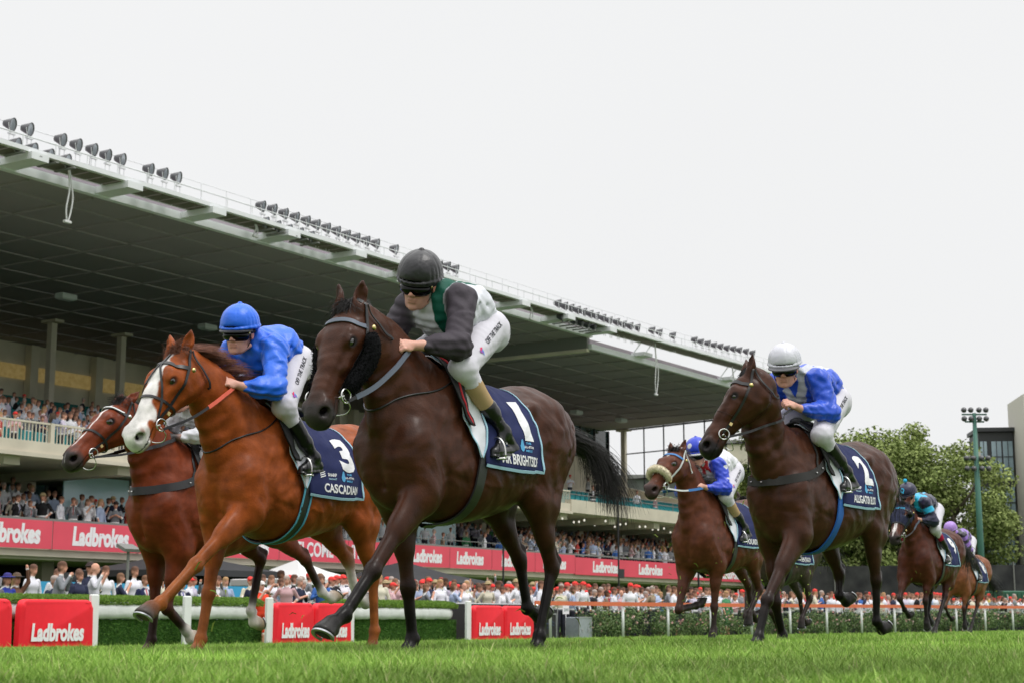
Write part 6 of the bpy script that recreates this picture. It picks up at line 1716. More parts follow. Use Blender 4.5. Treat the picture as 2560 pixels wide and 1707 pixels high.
        for g in range(6):       # seams from crown to rim
            a = g * math.pi / 3 + .3; pts = [q(-.012 + .132 * math.cos(a) * math.sin(t), .112 * math.sin(a) * math.sin(t), .052 + .118 * math.cos(t)) for t in (.1, .5, .9, 1.3)]
            c.crease(pts, .0028, .004)
        for g in range(20):      # gathers round the back
            a = .9 + g * .236; pts = [q(-.012 + .128 * math.cos(a) * k_, .109 * math.sin(a) * k_, z_) for k_, z_ in ((1, .045), (.99, .085), (.93, .11))]
            c.crease(pts, .0045, .005)
        if 'cpaint' in sp: c.paint(lambda V, Cc: sp['cpaint'](V, Cc, q, A, C))
    e = .20
    clothes('cap', SATIN('cap'), cp, C - e * 1.1, C + e * 1.1, hh=min(.005, hc), fold=.0012)
    if sp.get('pom') is not None:
        mb = MB(); c0 = q(-.012, 0, .195) - base; mb.lathe(c0, [(.028 * math.sin(a), .028 * math.cos(a)) for a in np.linspace(.05, 3.1, 8)], 12); mb.build('pompom', mat('pom', sp['pom'], .9, .1), root, True)
    # peak
    mb = MB(); n_ = 14; vs = []
    for i in range(n_ + 1):
        a = -1.15 + 2.3 * i / n_; ext = sp.get('pk', .030) * math.cos(a * 1.2) ** .7 if math.cos(a * 1.2) > 0 else 0
        for r_, zz in ((.098, .040), (.122 + ext, .020 - ext * .35), (.122 + ext, .013 - ext * .35), (.098, .024)):
            vs.append(q(-.012 + r_ * math.cos(a), r_ * .86 * math.sin(a), zz) - base)
    fs = [(4 * i + k, 4 * i + (k + 1) % 4, 4 * i + 4 + (k + 1) % 4, 4 * i + 4 + k) for i in range(n_) for k in range(4)]
    mb.add(vs, fs); pk = mb.build('cap_peak', mat('peak_' + key, sp.get('peak', (.02, .02, .024)), .4, .4), root, True); smooth_by_angle(pk)
    # goggles
    def gg(c):
        c.ell(q(.034, 0, -.014), V3(.082, .084, .046) * HS, k=.008, ax=A, col=(0, 0, 0))
        c.ell(q(-.02, 0, .0), V3(.085, .12, .06) * HS, k=.01, ax=A, sub=True)
        c.ell(q(.122, 0, -.056), V3(.03, .013, .020) * HS, k=.008, ax=A, sub=True)
    clothes('goggles', M_GOG, gg, C - .14, C + .14, hh=min(.0042, hc), fold=0)
    mb = MB(); ring = [q(-.012 + .096 * math.cos(a), .083 * math.sin(a), .002 + .012 * (1 - math.cos(a)) * .5) for a in np.linspace(.75, 2 * math.pi - .75, 26)]
    ribbon(mb, [p - base for p in ring], [unit(p - q(-.012, 0, 0)) for p in ring], .022, .004); mb.build('goggle_strap', mat('goggle_elastic', (.012, .012, .013), .7, .2), root, True)
    for g in (1, -1):
        mb = MB(); mb.lathe(q(.040, g * .081, .0) - base, [(.003, -.004), (.011, -.002), (.010, .004), (.003, .005)], 10, (Vector(f), Vector(up), Vector(l * g))); mb.build('goggle_stud', M_BRASS, root, True)
        mb = MB(); pts = spline([q(.02, g * .077, .02), q(.012, g * .072, -.05), q(.03, g * .045, -.10), q(.045, 0, -.122)], 12)
        ribbon(mb, [p - base for p in pts], [unit(p - q(.02, 0, -.03)) for p in pts], .013, .003); mb.build('chin_strap', mat('chin_' + key, sp.get('chinc', (.02, .015, .015)), .6, .2), root)
    cx = dict(j=j, q=q, root=root, base=base, bs=cs, A=A, C=C)
    # lettering down both thighs
    if sp.get('text', True):
        cb.bvt = BVHTree.FromPolygons([tuple(v_) for v_ in cb.V.tolist()], cb.Q.tolist())
        Hh, K = j['Lhip'], j['Lkn']; d = unit(K - Hh); 
        ou = unit(V3(.10, 1, .10)); ou = unit(ou - d * (ou @ d)); yv = np.cross(ou, -d)
        if yv[2] > 0: pass
        def decal(V, Fc, c0, X, Y, N, m, nm, off=.0025):
            W = []
            for x, y, _ in V:
                p = c0 + X * x + Y * y; hit = cb.bvt.ray_cast(Vector(p + N * .2), Vector(-N)); pp = np.array(hit[0]) if hit[0] else p
                W.append(pp + N * off - base)
            return mesh_obj(nm, W, Fc, m, breeches)
        mk = mat('print_black', (.03, .03, .04), .7, .2)
        X = -d; Y = np.cross(ou, X)
        V, Fc = text_fit('OFF THE TRACK', .26, .030, bold=.02)
        decal(V, Fc, Hh + d * .20 + Y * .02 - d * .05, X, Y, ou, mk, 'lettering')
        for k_, (cc, dx, dy) in enumerate((((.70, .05, .15), .0, .012), ((.08, .25, .65), .004, -.008), ((.30, .10, .40), -.012, .0))):
            an = k_ * 1.1; B_ = [(math.cos(an) * a - math.sin(an) * b + dx, math.sin(an) * a + math.cos(an) * b + dy, 0) for a, b in ((-.022, -.004), (.0, -.010), (.022, .002), (.004, .010))]
            decal(np.array(B_), [(0, 1, 2, 3)], Hh + d * .375 + Y * .01, X, Y, ou, mat('print_%d' % k_, cc, .7, .2), 'logo_mark', off=.003 + .0006 * k_)
        if sp.get('name2'):
            V, Fc = text_fit(sp['name2'], .20, .030, bold=.02); decal(V, Fc, Hh + d * .18 - Y * .035, X, Y, ou, mk, 'lettering')
    return cx
def segd(V, a, b):
    a, b = np.array(a, float), np.array(b, float); ab = b - a; t = np.clip(((V - a) @ ab) / (ab @ ab), 0, 1)
    return np.linalg.norm(V - a - t[:, None] * ab, axis=1)
def armmask(V, j, r=.085):
    return (np.linalg.norm(V - j['Lsh'], axis=1) < r * 1.12) | (np.linalg.norm(V - j['Rsh'], axis=1) < r * 1.12) | (segd(V, j['Lsh'], j['Lel']) < r) | (segd(V, j['Lel'], j['Lwr']) < r) | (segd(V, j['Rsh'], j['Rel']) < r) | (segd(V, j['Rel'], j['Rwr']) < r)
def setc(C, m, col): C = C.copy(); C[m] = col; return C
def paint_A(V, C, j):
    m = ~armmask(V, j, .092); C = setc(C, m, (.60, .61, .66))
    b = m & (np.abs(V[:, 1] - .075) < .036); return setc(C, b, (.004, .085, .055))
def paint_D(V, C, j):
    m = ~armmask(V, j, .092); yy = np.abs(V[:, 1]); front = V[:, 2] - (j['neck'][2] - .02)
    b = m & (np.abs(yy - .085 - .45 * np.minimum(front + .05, 0)) < .036)
    C = setc(C, b, (.46, .48, .52)); back = m & (V[:, 0] < j['chest'][0] - .12) & (yy < .11) & (V[:, 2] > j['chest'][2] + .02)
    return setc(C, back, (.60, .61, .64))
def paint_E(V, C, j):
    arm = armmask(V, j, .092); C = setc(C, ~arm, (.66, .66, .70)); C = setc(C, arm, (.012, .045, .50))
    for s_ in 'LR':
        for t, r in ((.10, .055), (.62, .05)):
            p = j[s_ + 'sh'] * (1 - t) + j[s_ + 'el'] * t; C = setc(C, arm & (np.linalg.norm((V - p) * (1, .6, 1), axis=1) < r), (.66, .66, .70))
        p = j[s_ + 'el'] * .5 + j[s_ + 'wr'] * .5; C = setc(C, arm & (np.linalg.norm(V - p, axis=1) < .055), (.66, .66, .70))
    # red rampant device on the chest
    f = (~arm) & (V[:, 0] > j['chest'][0] - .06); z = V[:, 2] - j['chest'][2] + .03; y = V[:, 1]
    m = f & (((np.abs(z + .25 * y + .018 * np.sin(y * 85)) < .024) & (np.abs(y) < .12)) | ((np.abs(z - .01) < .05) & (np.abs(np.abs(y) - .06) < .016)) | ((np.abs(z + .05) < .03) & (np.abs(y - .02) < .02)))
    return setc(C, m, (.42, .01, .02))
def paint_F(V, C, j):
    m = (np.abs(segd(V, j['Lsh'], j['Lsh'] + V3(0, 0, .01)) - .13) < .03) | (np.abs(segd(V, j['Rsh'], j['Rsh'] + V3(0, 0, .01)) - .13) < .03)
    C = setc(C, m, (.02, .42, .68)); m = (np.abs(np.abs(V[:, 1]) - .05) < .018) & (V[:, 2] > j['chest'][2]); return setc(C, m, (.02, .42, .68))
def paint_G(V, C, j):
    z = (V[:, 0] * 6 + V[:, 2] * 7) % 1.0; return setc(C, z > .5, (.26, .14, .50))
def cap_E(V, C, q, A, Cc):
    L = V - Cc; f, l, u = L @ A[0], L @ A[1], L @ A[2]
    for a, b, c in ((.05, .08, .12), (.1, -.03, .10), (-.06, .05, .15), (-.1, -.05, .1), (.02, -.10, .09), (-.03, .11, .06)):
        C = setc(C, (f - a) ** 2 + (l - b) ** 2 + (u - c) ** 2 < .030 ** 2, (.66, .66, .70))
    return C
J0 = dict(head=(.12, -.02, 1.985), neck=(.02, 0, 1.95), chest=(-.08, 0, 1.90), pel=(-.42, 0, 1.83),
          Lsh=(-.01, .175, 1.895), Lel=(.15, .26, 1.61), Lwr=(.335, .160, 1.595), Lha=(.425, .125, 1.585),
          Lhip=(-.36, .105, 1.78), Lkn=(.07, .235, 1.50), Lan=(-.26, .285, 1.19), Lto=(-.16, .295, 1.045), Lhe=(-.39, .275, 1.07))
def shiftJ(dx=0, dz=0, **kw):
    d = {k: (v[0] + dx, v[1], v[2] + dz) for k, v in J0.items()}; d.update(kw); return d
JB = shiftJ(0, 0, head=(.30, 0, 1.995), neck=(.20, 0, 1.985), chest=(.08, 0, 1.92), pel=(-.18, 0, 1.90), Lsh=(.16, .175, 1.90), Lel=(.27, .265, 1.63), Lwr=(.43, .15, 1.625), Lha=(.51, .115, 1.64),
            Lhip=(-.13, .105, 1.85), Lkn=(.13, .235, 1.53), Lan=(-.14, .275, 1.23), Lto=(-.02, .28, 1.12), Lhe=(-.22, .26, 1.15))
JD = shiftJ(0, 0, head=(.20, 0, 1.98), neck=(.08, 0, 1.955), chest=(-.08, 0, 1.90), pel=(-.44, 0, 1.83), Lsh=(.02, .175, 1.90), Lel=(.03, .26, 1.65), Lwr=(.255, .15, 1.665), Lha=(.34, .115, 1.69),
            Lhip=(-.36, .105, 1.78), Lkn=(.12, .235, 1.48), Lan=(-.18, .275, 1.24), Lto=(-.10, .28, 1.095), Lhe=(-.34, .26, 1.11))
JE = shiftJ(0, 0, head=(.24, 0, 1.945), neck=(.12, 0, 1.90), chest=(-.02, 0, 1.85), pel=(-.42, 0, 1.85), Lsh=(.08, .175, 1.83), Lel=(.12, .26, 1.58), Lwr=(.32, .15, 1.58), Lha=(.40, .12, 1.60))
JF = shiftJ(.06, -.02, head=(.50, 0, 1.94), neck=(.36, 0, 1.91), chest=(.18, 0, 1.86), Lsh=(.30, .175, 1.84), Lel=(.25, .26, 1.58), Lwr=(.38, .13, 1.60), Lha=(.44, .08, 1.62), pel=(-.30, 0, 1.80))
WHITE = (.62, .62, .66)
RID = dict(
 A=dict(horse='A', h=.0042, hcl=.0062, label='jockey in a black cap and white jacket with charcoal sleeves and a green stripe', J=J0, face=(14, -24, -12), pk=.008, hs=1.1,
        shirt=(.60, .61, .66), sleeve=(.045, .037, .047), fold=.006, spaint=paint_A, cap=(.024, .023, .027), sleevecol=(.42, .29, .155), boot0=.62, collar=(.5, .5, .55)),
 B=dict(horse='B', h=.0045, hcl=.0065, label='jockey all in royal blue riding the chestnut with the white blaze', J=JB, face=(14, -12, -3), fold=.0085,
        shirt=(.008, .125, .72), cap=(.008, .13, .75), boot0=.25, mouth=.0055),
 C=dict(horse='C', h=.007, hcl=.009, label='jockey in white with black gloves mostly hidden behind the head of the chestnut', J=shiftJ(-.04, -.03, Lha=(.30, .085, 1.60), Lwr=(.22, .12, 1.60), Lel=(.04, .25, 1.64)), face=(0, -12, 0),
        shirt=WHITE, cap=(.62, .62, .64), glove=(.01, .01, .011), text=False),
 D=dict(horse='D', h=.0045, hcl=.0065, label='jockey in a silver-white cap and royal blue jacket with silver braces', J=JD, face=(20, -16, 0), pk=.045,
        shirt=(.008, .07, .55), spaint=paint_D, cap=(.58, .58, .64), peak=(.10, .10, .11), boot0=.12),
 E=dict(horse='E', h=.006, hcl=.009, label='jockey in white with a red emblem and blue sleeves with white spots', J=JE, face=(10, -14, 0),
        shirt=WHITE, spaint=paint_E, cap=(.01, .04, .5), cpaint=cap_E, peak=(.5, .5, .52), sleevecol=(.42, .29, .155), boot0=.62, name2='Z. PURTON'[:0]),
 G=dict(horse='G', h=.012, hcl=.015, label='jockey in a lilac cap and black and lilac jacket on the last horse', J=JF, face=(-8, -22, 0), shirt=(.02, .018, .03), spaint=paint_G, cap=(.36, .20, .58), text=False),
 H=dict(horse='H', h=.011, hcl=.014, label='jockey in black glimpsed between the blue-sleeved rider and the right hand horse', J=JE, face=(0, -20, 0), shirt=(.03, .03, .035), cap=(.03, .03, .035), text=False),
 F=dict(horse='F', h=.009, hcl=.012, label='jockey in navy and light blue with a pompom cap marked Q', J=JF, face=(-8, -22, 0),
        shirt=(.014, .014, .045), spaint=paint_F, cap=(.016, .016, .05), pom=(.05, .45, .75), text=False, sleevecol=(.40, .01, .05)),
)
JK = {}
for k_ in RID:
    if k_ in HD: JK[k_] = make_jockey(k_, RID[k_])
# ================================================ dress each horse
M_STRAPW = mat('white_strap', (.60, .62, .62), .5, .4)
M_STRAPB = mat('blue_strap', (.03, .16, .42), .5, .4)
M_SALMON = mat('salmon_grip', (.72, .13, .08), .6, .3)
M_GIRTHB = mat('blue_girth', (.012, .10, .38), .55, .3)
M_TRIMB = mat('light_blue_trim', (.10, .38, .52), .7, .2)
M_DARKPOST = mat('dark_number', (.5, .5, .53), .6, .3)
DRESS = dict(
 A=dict(bridle=dict(brow=M_LEATHER_G, nonose=True), rein=dict(split=.12, m1=M_LEATHER_G, w1=.026), cloth=('1', 'MR BRIGHTSIDE'), girth=(M_LEATHER, None), hair=dict(flow=(-.7, -.35, .1), length=.12, side=-1)),
 B=dict(bridle=dict(cross=True), rein=dict(split=.55, m1=M_SALMON, w1=.022), cloth=('3', 'CASCADIAN'), girth=(M_LEATHER, M_TRIMB), hair=dict(flow=(-1, .30, .30), length=.24)),
 C=dict(bridle=dict(browline=M_STRAPW, ros=M_METAL), rein=dict(split=.5, m1=M_LEATHER), cloth=(None, None), girth=(M_LEATHER, None), hair=dict(flow=(-.8, .2, .1), length=.12)),
 D=dict(bridle=dict(ros=M_BRASS, nosew=.001), rein=dict(split=.35, m1=M_LEATHER, w1=.016), cloth=('2', 'ALLIGATOR BLOOD'), girth=(M_GIRTHB, None), hair=dict(flow=(-.6, -.3, -.1), length=.07, side=-1, fl_len=.06)),
 E=dict(bridle=dict(leather=M_STRAPW, brow=M_STRAPB, nonose=True), rein=dict(split=.5, m0=M_STRAPW, m1=M_STRAPB), cloth=(None, 'POUNDING'), girth=(M_LEATHER, None), hair=dict(flow=(-.6, .3, .3), length=.12)),
 F=dict(bridle=dict(), rein=dict(split=.5), cloth=('9', 'AQUIS'), girth=(M_LEATHER, None), hair=dict(flow=(-.6, .3, .3), length=.12)),
)
DRESS['F']['cloth'] = ('9', None)
DRESS['G'] = dict(DRESS['F'], cloth=('8', None)); DRESS['H'] = dict(DRESS['F'], cloth=(None, 'PENTAGON'))
def fluff_roll(hd, pts, r, m, name, n=900, hl=.014, seed=3, hc=None):
    mb = MB(); P_ = spline(pts, 14); rs = [r * (.55 + .45 * abs(math.sin(math.pi * i / 13)) ** .4) for i in range(14)]
    mb.tube(P_, rs, 10); o = mb.build(name, m, hd['root'], True)
    rg = np.random.default_rng(seed); S = []
    for i in range(n):
        t = rg.random() * 12.9; k = int(t); p = P_[k] * (1 - t + k) + P_[k + 1] * (t - k); d = unit(rg.normal(0, 1, 3)); tt = unit(P_[k + 1] - P_[k]); d = unit(d - tt * (d @ tt))
        a = p + d * rs[k] * .9; S.append([a, a + d * hl * .6 + rg.normal(0, .003, 3), a + d * hl + rg.normal(0, .006, 3)])
    f = strands(name + '_pile', S, .0022, .0010, m, o); return o

for k_, hd in HD.items():
    D_ = DRESS[k_]; sp_ = D_
    make_bridle(hd, D_['bridle'])
    jj = JK[k_]['j']; hands = [jj['Lha'] + V3(.0, 0, -.01), jj['Rha'] + V3(.0, 0, -.01)]
    make_reins(hd, hands, D_['rein'])
    far = k_ in 'EFGH'
    make_cloth(hd, D_['cloth'][0], D_['cloth'][1], 1, small=far)
    cloth_panel('saddle_cloth', hd, M_NAVY, lambda t: .0 - .1 * t, lambda t: -.47 - .22 * t, 1.84, nx=14, nt=16, side=-1)
    make_girth(hd, D_['girth'][0], trim=D_['girth'][1], w=.085 if k_ != 'D' else .10)
    make_saddle(hd, trim=k_ == 'A')
    hm = hair_mat(k_, HAIRC[k_])
    make_mane(hd, hm, n=2600 if not far else 400, seed=ord(k_), r=.0015 if not far else .004, **D_['hair'])
    if k_ == 'A': make_tail(hd, hm, 1000, .72, 5, fl=[(-1.15, .05, .12), (-.6, .12, -.75), (.15, .05, -1.5)], r=.0018)
    elif k_ == 'B': make_tail(hd, hair_mat('Bt', (.06, .018, .012)), 500, .75, 6, fl=[(-.9, .1, .10), (-.8, .3, -.3), (-.3, .1, -.9)])
    elif k_ == 'D': make_tail(hd, hm, 60, .48, 7, fl=[(-.3, -.1, -.7), (-.05, -.1, -1), (.05, 0, -1)])
    else: make_tail(hd, hm, 300, .7, 8, r=.004)
    if k_ == 'A':
        neck_strap(hd, .35)
        hp = hd['hp']
        for sg in (1, -1):
            fluff_roll(hd, [hp(.13, sg * .125, -.055), hp(.19, sg * .132, -.085), hp(.28, sg * .115, -.105), hp(.39, sg * .092, -.085), hp(.45, sg * .085, -.075)], .046, M_FLUFF_B, 'cheek_piece', 1600, .004)
    if k_ == 'B': neck_strap(hd, .30)
    if k_ == 'C': breast_girth(hd, 1.18, M_LEATHER, .06)
    if k_ == 'D': breast_girth(hd, 1.13, mat('grey_web', (.035, .033, .033), .8, .2), .06)
    if k_ == 'E':
        hp = hd['hp']
        fluff_roll(hd, [hp(.40, -.085, -.06), hp(.39, -.085, .02), hp(.385, -.045, .075), hp(.38, 0, .09), hp(.385, .045, .075), hp(.39, .085, .02), hp(.40, .085, -.06)], .038, M_FLUFF_W, 'sheepskin_noseband', 1400, .005)
    if k_ == 'F':      # blinker hood
        s = hd['s']; P, u, w, v = hd['P'], hd['u'], hd['w'], hd['v']; M_H = mat('navy_hood', (.018, .022, .055), .7, .2)
        L_ = s.V - P; x, y, z = L_ @ u, L_ @ w, L_ @ v
        sel = (x > -.02) & (x < .36) & (np.abs(y) < .17) & (z > -.13 - .1 * (x < .2)) & ((np.abs(x - .172) > .04) | (np.abs(z - .006) > .035))
        Fm = sel[s.Q].all(1); Q = s.Q[Fm]; idx = np.unique(Q); mp = -np.ones(len(s.V), int); mp[idx] = np.arange(len(idx))
        nrm = np.zeros((len(s.V), 3))
        fn = np.cross(s.V[s.Q[:, 2]] - s.V[s.Q[:, 0]], s.V[s.Q[:, 3]] - s.V[s.Q[:, 1]])
        for q_ in range(4): np.add.at(nrm, s.Q[:, q_], fn)
        nrm /= np.linalg.norm(nrm, axis=1, keepdims=True) + 1e-9
        hood = mesh_obj('blinker_hood', (s.V + nrm * .008)[idx], mp[Q], M_H, hd['root'], True)
        md = hood.modifiers.new('t', 'SOLIDIFY'); md.thickness = .006
        for sg in (1, -1):
            mb = MB(); mb.lathe(hd['hp'](.165, sg * .105, .0), [(.055, 0), (.050, .030), (.03, .045), (.004, .048)], 12, (Vector(u), Vector(v), Vector(w * sg))); mb.build('blinker_cup', M_GOG, hd['root'], True)
        V, Fc = text_fit('AQUIS', .15, .045, bold=.03); W = []
        for a, b, _ in V:
            p = P + u * (.10 - b) + w * a + v * .2; h_ = s.bv.ray_cast(Vector(p), Vector(-v)); W.append(np.array(h_[0]) + v * .016 if h_[0] else p)
        mesh_obj('hood_lettering', W, Fc, mat('cyan_print', (.05, .45, .75), .6, .2), hood)
        # Q on the cap
        cx = JK['F']; V, Fc = text_fit('Q', .055, .065, bold=.04); W = []
        f_, l_, u_ = cx['A']
        for a, b, _ in V: W.append(cx['q'](-.012 + .137 * math.cos(.55) * math.cos(a / .12), .118 * math.sin(a / .12), .052 + .03 + b + .02) + f_ * .016 - cx['base'] - f_ * b * .6)
        mesh_obj('cap_lettering', W, Fc, mat('cyan_print', (.05, .45, .75), .6, .2), cx['root'])
# ================================================ spectators
def crowd_mat():
    m = mat('racegoer', attr=True, rough=.8, spec=.2); nt = m.node_tree; N, L = nt.nodes, nt.links; p = N['Principled BSDF']
    a = [n for n in N if n.type == 'VERTEX_COLOR'][0]; oi = N.new('ShaderNodeObjectInfo'); mx = N.new('ShaderNodeMix'); mx.data_type = 'RGBA'
    L.new(a.outputs['Alpha'], mx.inputs[0]); L.new(oi.outputs['Color'], mx.inputs[6]); L.new(a.outputs['Color'], mx.inputs[7]); L.new(mx.outputs[2], p.inputs['Base Color']); return m
M_CROWD = crowd_mat()
HAIRS = [(.03, .018, .012), (.012, .010, .009), (.10, .055, .025), (.34, .22, .09), (.35, .33, .31), (.05, .03, .02)]
SKINS = [(.52, .26, .18), (.58, .31, .22), (.44, .21, .13), (.55, .30, .22), (.25, .12, .07)]
def person_mesh(seed, pose, h, cap=None, hair=0, skin=0, pants=(.03, .03, .045), jacket=False, long_hair=False, tie=None, dress=False, hat=None):
    s = SDF((-.55, -.5, -.02), (.6, .5, 2.28), h); sk = np.array(SKINS[skin]) * 1.18; SH = (9, 9, 9); hr = HAIRS[hair or 0]; rg = np.random.default_rng(seed)
    lean = rg.uniform(-.03, .06)
    nk = V3(lean, 0, 1.47); c = V3(lean * .8, 0, 1.30)
    for g in (1, -1):
        s.cap((0, g * .09, .93), (.02, g * .10, .50), .085, .06, k=.02, col=pants if not dress else SH); s.cap((.02, g * .10, .50), (-.01, g * .11, .09), .058, .042, k=.02, col=pants if not dress else sk)
        s.cap((-.03, g * .11, .045), (.14, g * .13, .035), .042, .035, k=.01, col=(.02, .015, .012))
    s.cap((0, 0, .96), (0, 0, 1.10), .115, .115, k=.04, sc=1.3, col=pants if not dress else SH); s.cap((0, 0, 1.08), c, .115, .125, k=.04, sc=1.35, col=SH); s.cap(c, nk + V3(0, 0, -.05), .12, .07, k=.04, sc=1.5, col=SH)
    s.cap(nk - V3(0, 0, .04), nk + V3(.01, 0, .08), .052, .05, k=.01, col=sk)
    hd = nk + V3(.03, 0, .19)
    s.ell(hd + V3(-.01, 0, .02), (.095, .076, .105), k=.01, col=sk); s.ell(hd + V3(.035, 0, -.055), (.055, .055, .06), k=.02, col=sk); s.cap(hd + V3(.09, 0, .01), hd + V3(.108, 0, -.025), .010, .013, k=.01, col=sk)
    s.ell2(hd + V3(-.005, .078, -.01), (.02, .012, .032), k=.008, col=sk * .95)
    if hair is not None and not cap:
        s.ell(hd + V3(-.014, 0, .058), (.104, .090, .082), k=.01, col=hr); s.ell(hd + V3(-.05, 0, -.02), (.06, .080, .08), k=.02, col=hr)
        if long_hair: s.cap2(hd + V3(-.05, .05, -.02), nk + V3(-.05, .07, -.06), .05, .035, k=.03, col=hr)
    if cap is not None:
        s.ell(hd + V3(-.01, 0, .055), (.108, .092, .085), k=.006, col=cap); s.ell(hd + V3(.10, 0, .045), (.075, .065, .012), k=.01, col=cap); s.ell(hd + V3(-.05, 0, -.02), (.055, .078, .06), k=.02, col=hr)
    if hat is not None:
        s.ell(hd + V3(-.01, 0, .085), (.105, .095, .075), k=.006, col=hat); s.ell(hd + V3(.0, 0, .055), (.19, .17, .014), k=.01, col=hat)
    arms = dict(down=((.02, .27, 1.15), (.10, .25, .92)), up=((.10, .27, 1.62), (.12, .22, 1.92)), one=((.10, .28, 1.60), (.14, .20, 1.90)), phone=((.14, .24, 1.20), (.26, .08, 1.48)), clap=((.10, .27, 1.16), (.27, .06, 1.26)), hips=((-.06, .33, 1.18), (.02, .18, 1.02)), fist=((.08, .30, 1.25), (.20, .26, 1.50)))
    for g in (1, -1):
        e, w = arms[pose if not (pose == 'one' and g < 0) else 'clap']; e = V3(e[0], e[1] * g, e[2]); w = V3(w[0], w[1] * g, w[2]); sh = V3(lean, g * .185, 1.40)
        s.cap(sh, e, .062, .050, k=.03, col=SH); slv = jacket or rg.random() < .6
        s.cap(e, w * .85 + e * .15, .046, .036, k=.02, col=SH if slv else sk); d = unit(w - e); s.cap(w - d * .02, w + d * .05, .034, .036, k=.01, col=sk)
        for f_ in (-1, 0, 1): s.cap(w + d * .05 + V3(0, f_ * .016, 0), w + d * .095 + V3(0, f_ * .024, 0), .014, .011, k=.006, col=sk)
    if pose == 'phone': s.ell((.285, .0, 1.50), (.012, .05, .07), k=.0, col=(.03, .03, .035))
    V, Q = s.mesh(); C = s.colors(V); a = np.ones(len(V)); sh_ = C[:, 0] > 3; a[sh_] = 0; C = np.clip(C, 0, 1)
    f = (V[:, 0] > lean + .06) & (V[:, 2] > 1.05) & (V[:, 2] < 1.46)
    if jacket:
        m = f & (np.abs(V[:, 1]) < (V[:, 2] - 1.10) * .20) & (a < .5); a[m] = 1; C[m] = (.62, .62, .66)
        if tie: m = f & (np.abs(V[:, 1]) < .016) & (a > .5); C[m] = tie
    # eyes and mouth
    for g in (1, -1): m = np.linalg.norm((V - (hd + V3(.085, g * .032, .015))) * (1, 1, 1.6), axis=1) < .020; C[m] = sk * .25; a[m] = 1
    m = np.linalg.norm((V - (hd + V3(.09, 0, -.065))) * (1, .7, 2.2), axis=1) < .022; C[m] = sk * (.8, .45, .45); a[m] = 1
    me_o = mesh_obj('person', V, Q, M_CROWD, None, True, cols=C)
    c4 = np.ones((len(V), 4), np.float32); c4[:, :3] = C; c4[:, 3] = a; me_o.data.color_attributes['Col'].data.foreach_set('color', c4.ravel())
    return me_o, V, Q, c4
RED = (.78, .012, .02)
VAR = [dict(pose='down', hair=0), dict(pose='clap', hair=1, skin=1), dict(pose='phone', hair=2, long_hair=True, skin=1), dict(pose='up', hair=0, skin=2), dict(pose='one', hair=5), dict(pose='hips', hair=4, skin=3),
       dict(pose='down', cap=RED, hair=0), dict(pose='clap', cap=RED, hair=1, skin=1), dict(pose='up', cap=RED, hair=5), dict(pose='phone', hair=0, jacket=True, tie=(.3, .02, .03)), dict(pose='fist', hair=1, jacket=True, tie=(.05, .05, .2)),
       dict(pose='down', hair=3, long_hair=True, dress=True, skin=1), dict(pose='fist', hair=None, skin=1), dict(pose='clap', hair=5, hat=(.02, .02, .025)), dict(pose='down', hair=1, skin=4), dict(pose='hips', hair=2, hat=(.45, .36, .20))]
DESC = ['', 'clapping', 'long-haired holding a phone', 'with both arms raised', 'with one arm raised', 'grey-haired', 'in a red cap', 'clapping in a red cap', 'in a red cap with both arms up', 'in a suit holding a phone', 'in a suit with a raised fist', 'blonde', 'bald', 'in a dark hat', 'dark-skinned', 'in a straw hat']
SHIRTS = [((.78, .78, .82), 'white'), ((.74, .74, .80), 'white'), ((.70, .70, .76), 'white'), ((.40, .48, .66), 'pale blue'), ((.55, .50, .62), 'lilac'), ((.62, .40, .42), 'pink'), ((.03, .035, .07), 'navy'), ((.02, .02, .022), 'black'),
          ((.22, .23, .25), 'grey'), ((.62, .58, .46), 'cream'), ((.05, .14, .42), 'blue'), ((.45, .06, .05), 'red'), ((.06, .22, .10), 'green'), ((.50, .40, .10), 'yellow'), ((.30, .22, .16), 'brown')]
PV = []
for i, v_ in enumerate(VAR):
    o_, V_, Q_, C_ = person_mesh(i, v_['pose'], .021, **{k: q for k, q in v_.items() if k != 'pose'}); o_.name = 'person'; COL.objects.unlink(o_); PV.append(o_)
LV = []
for i, v_ in enumerate(VAR):
    o_, V_, Q_, C_ = person_mesh(i, v_['pose'], .046, **{k: q for k, q in v_.items() if k != 'pose'}); LV.append((V_, Q_, C_)); me_ = o_.data; bpy.data.objects.remove(o_); bpy.data.meshes.remove(me_)
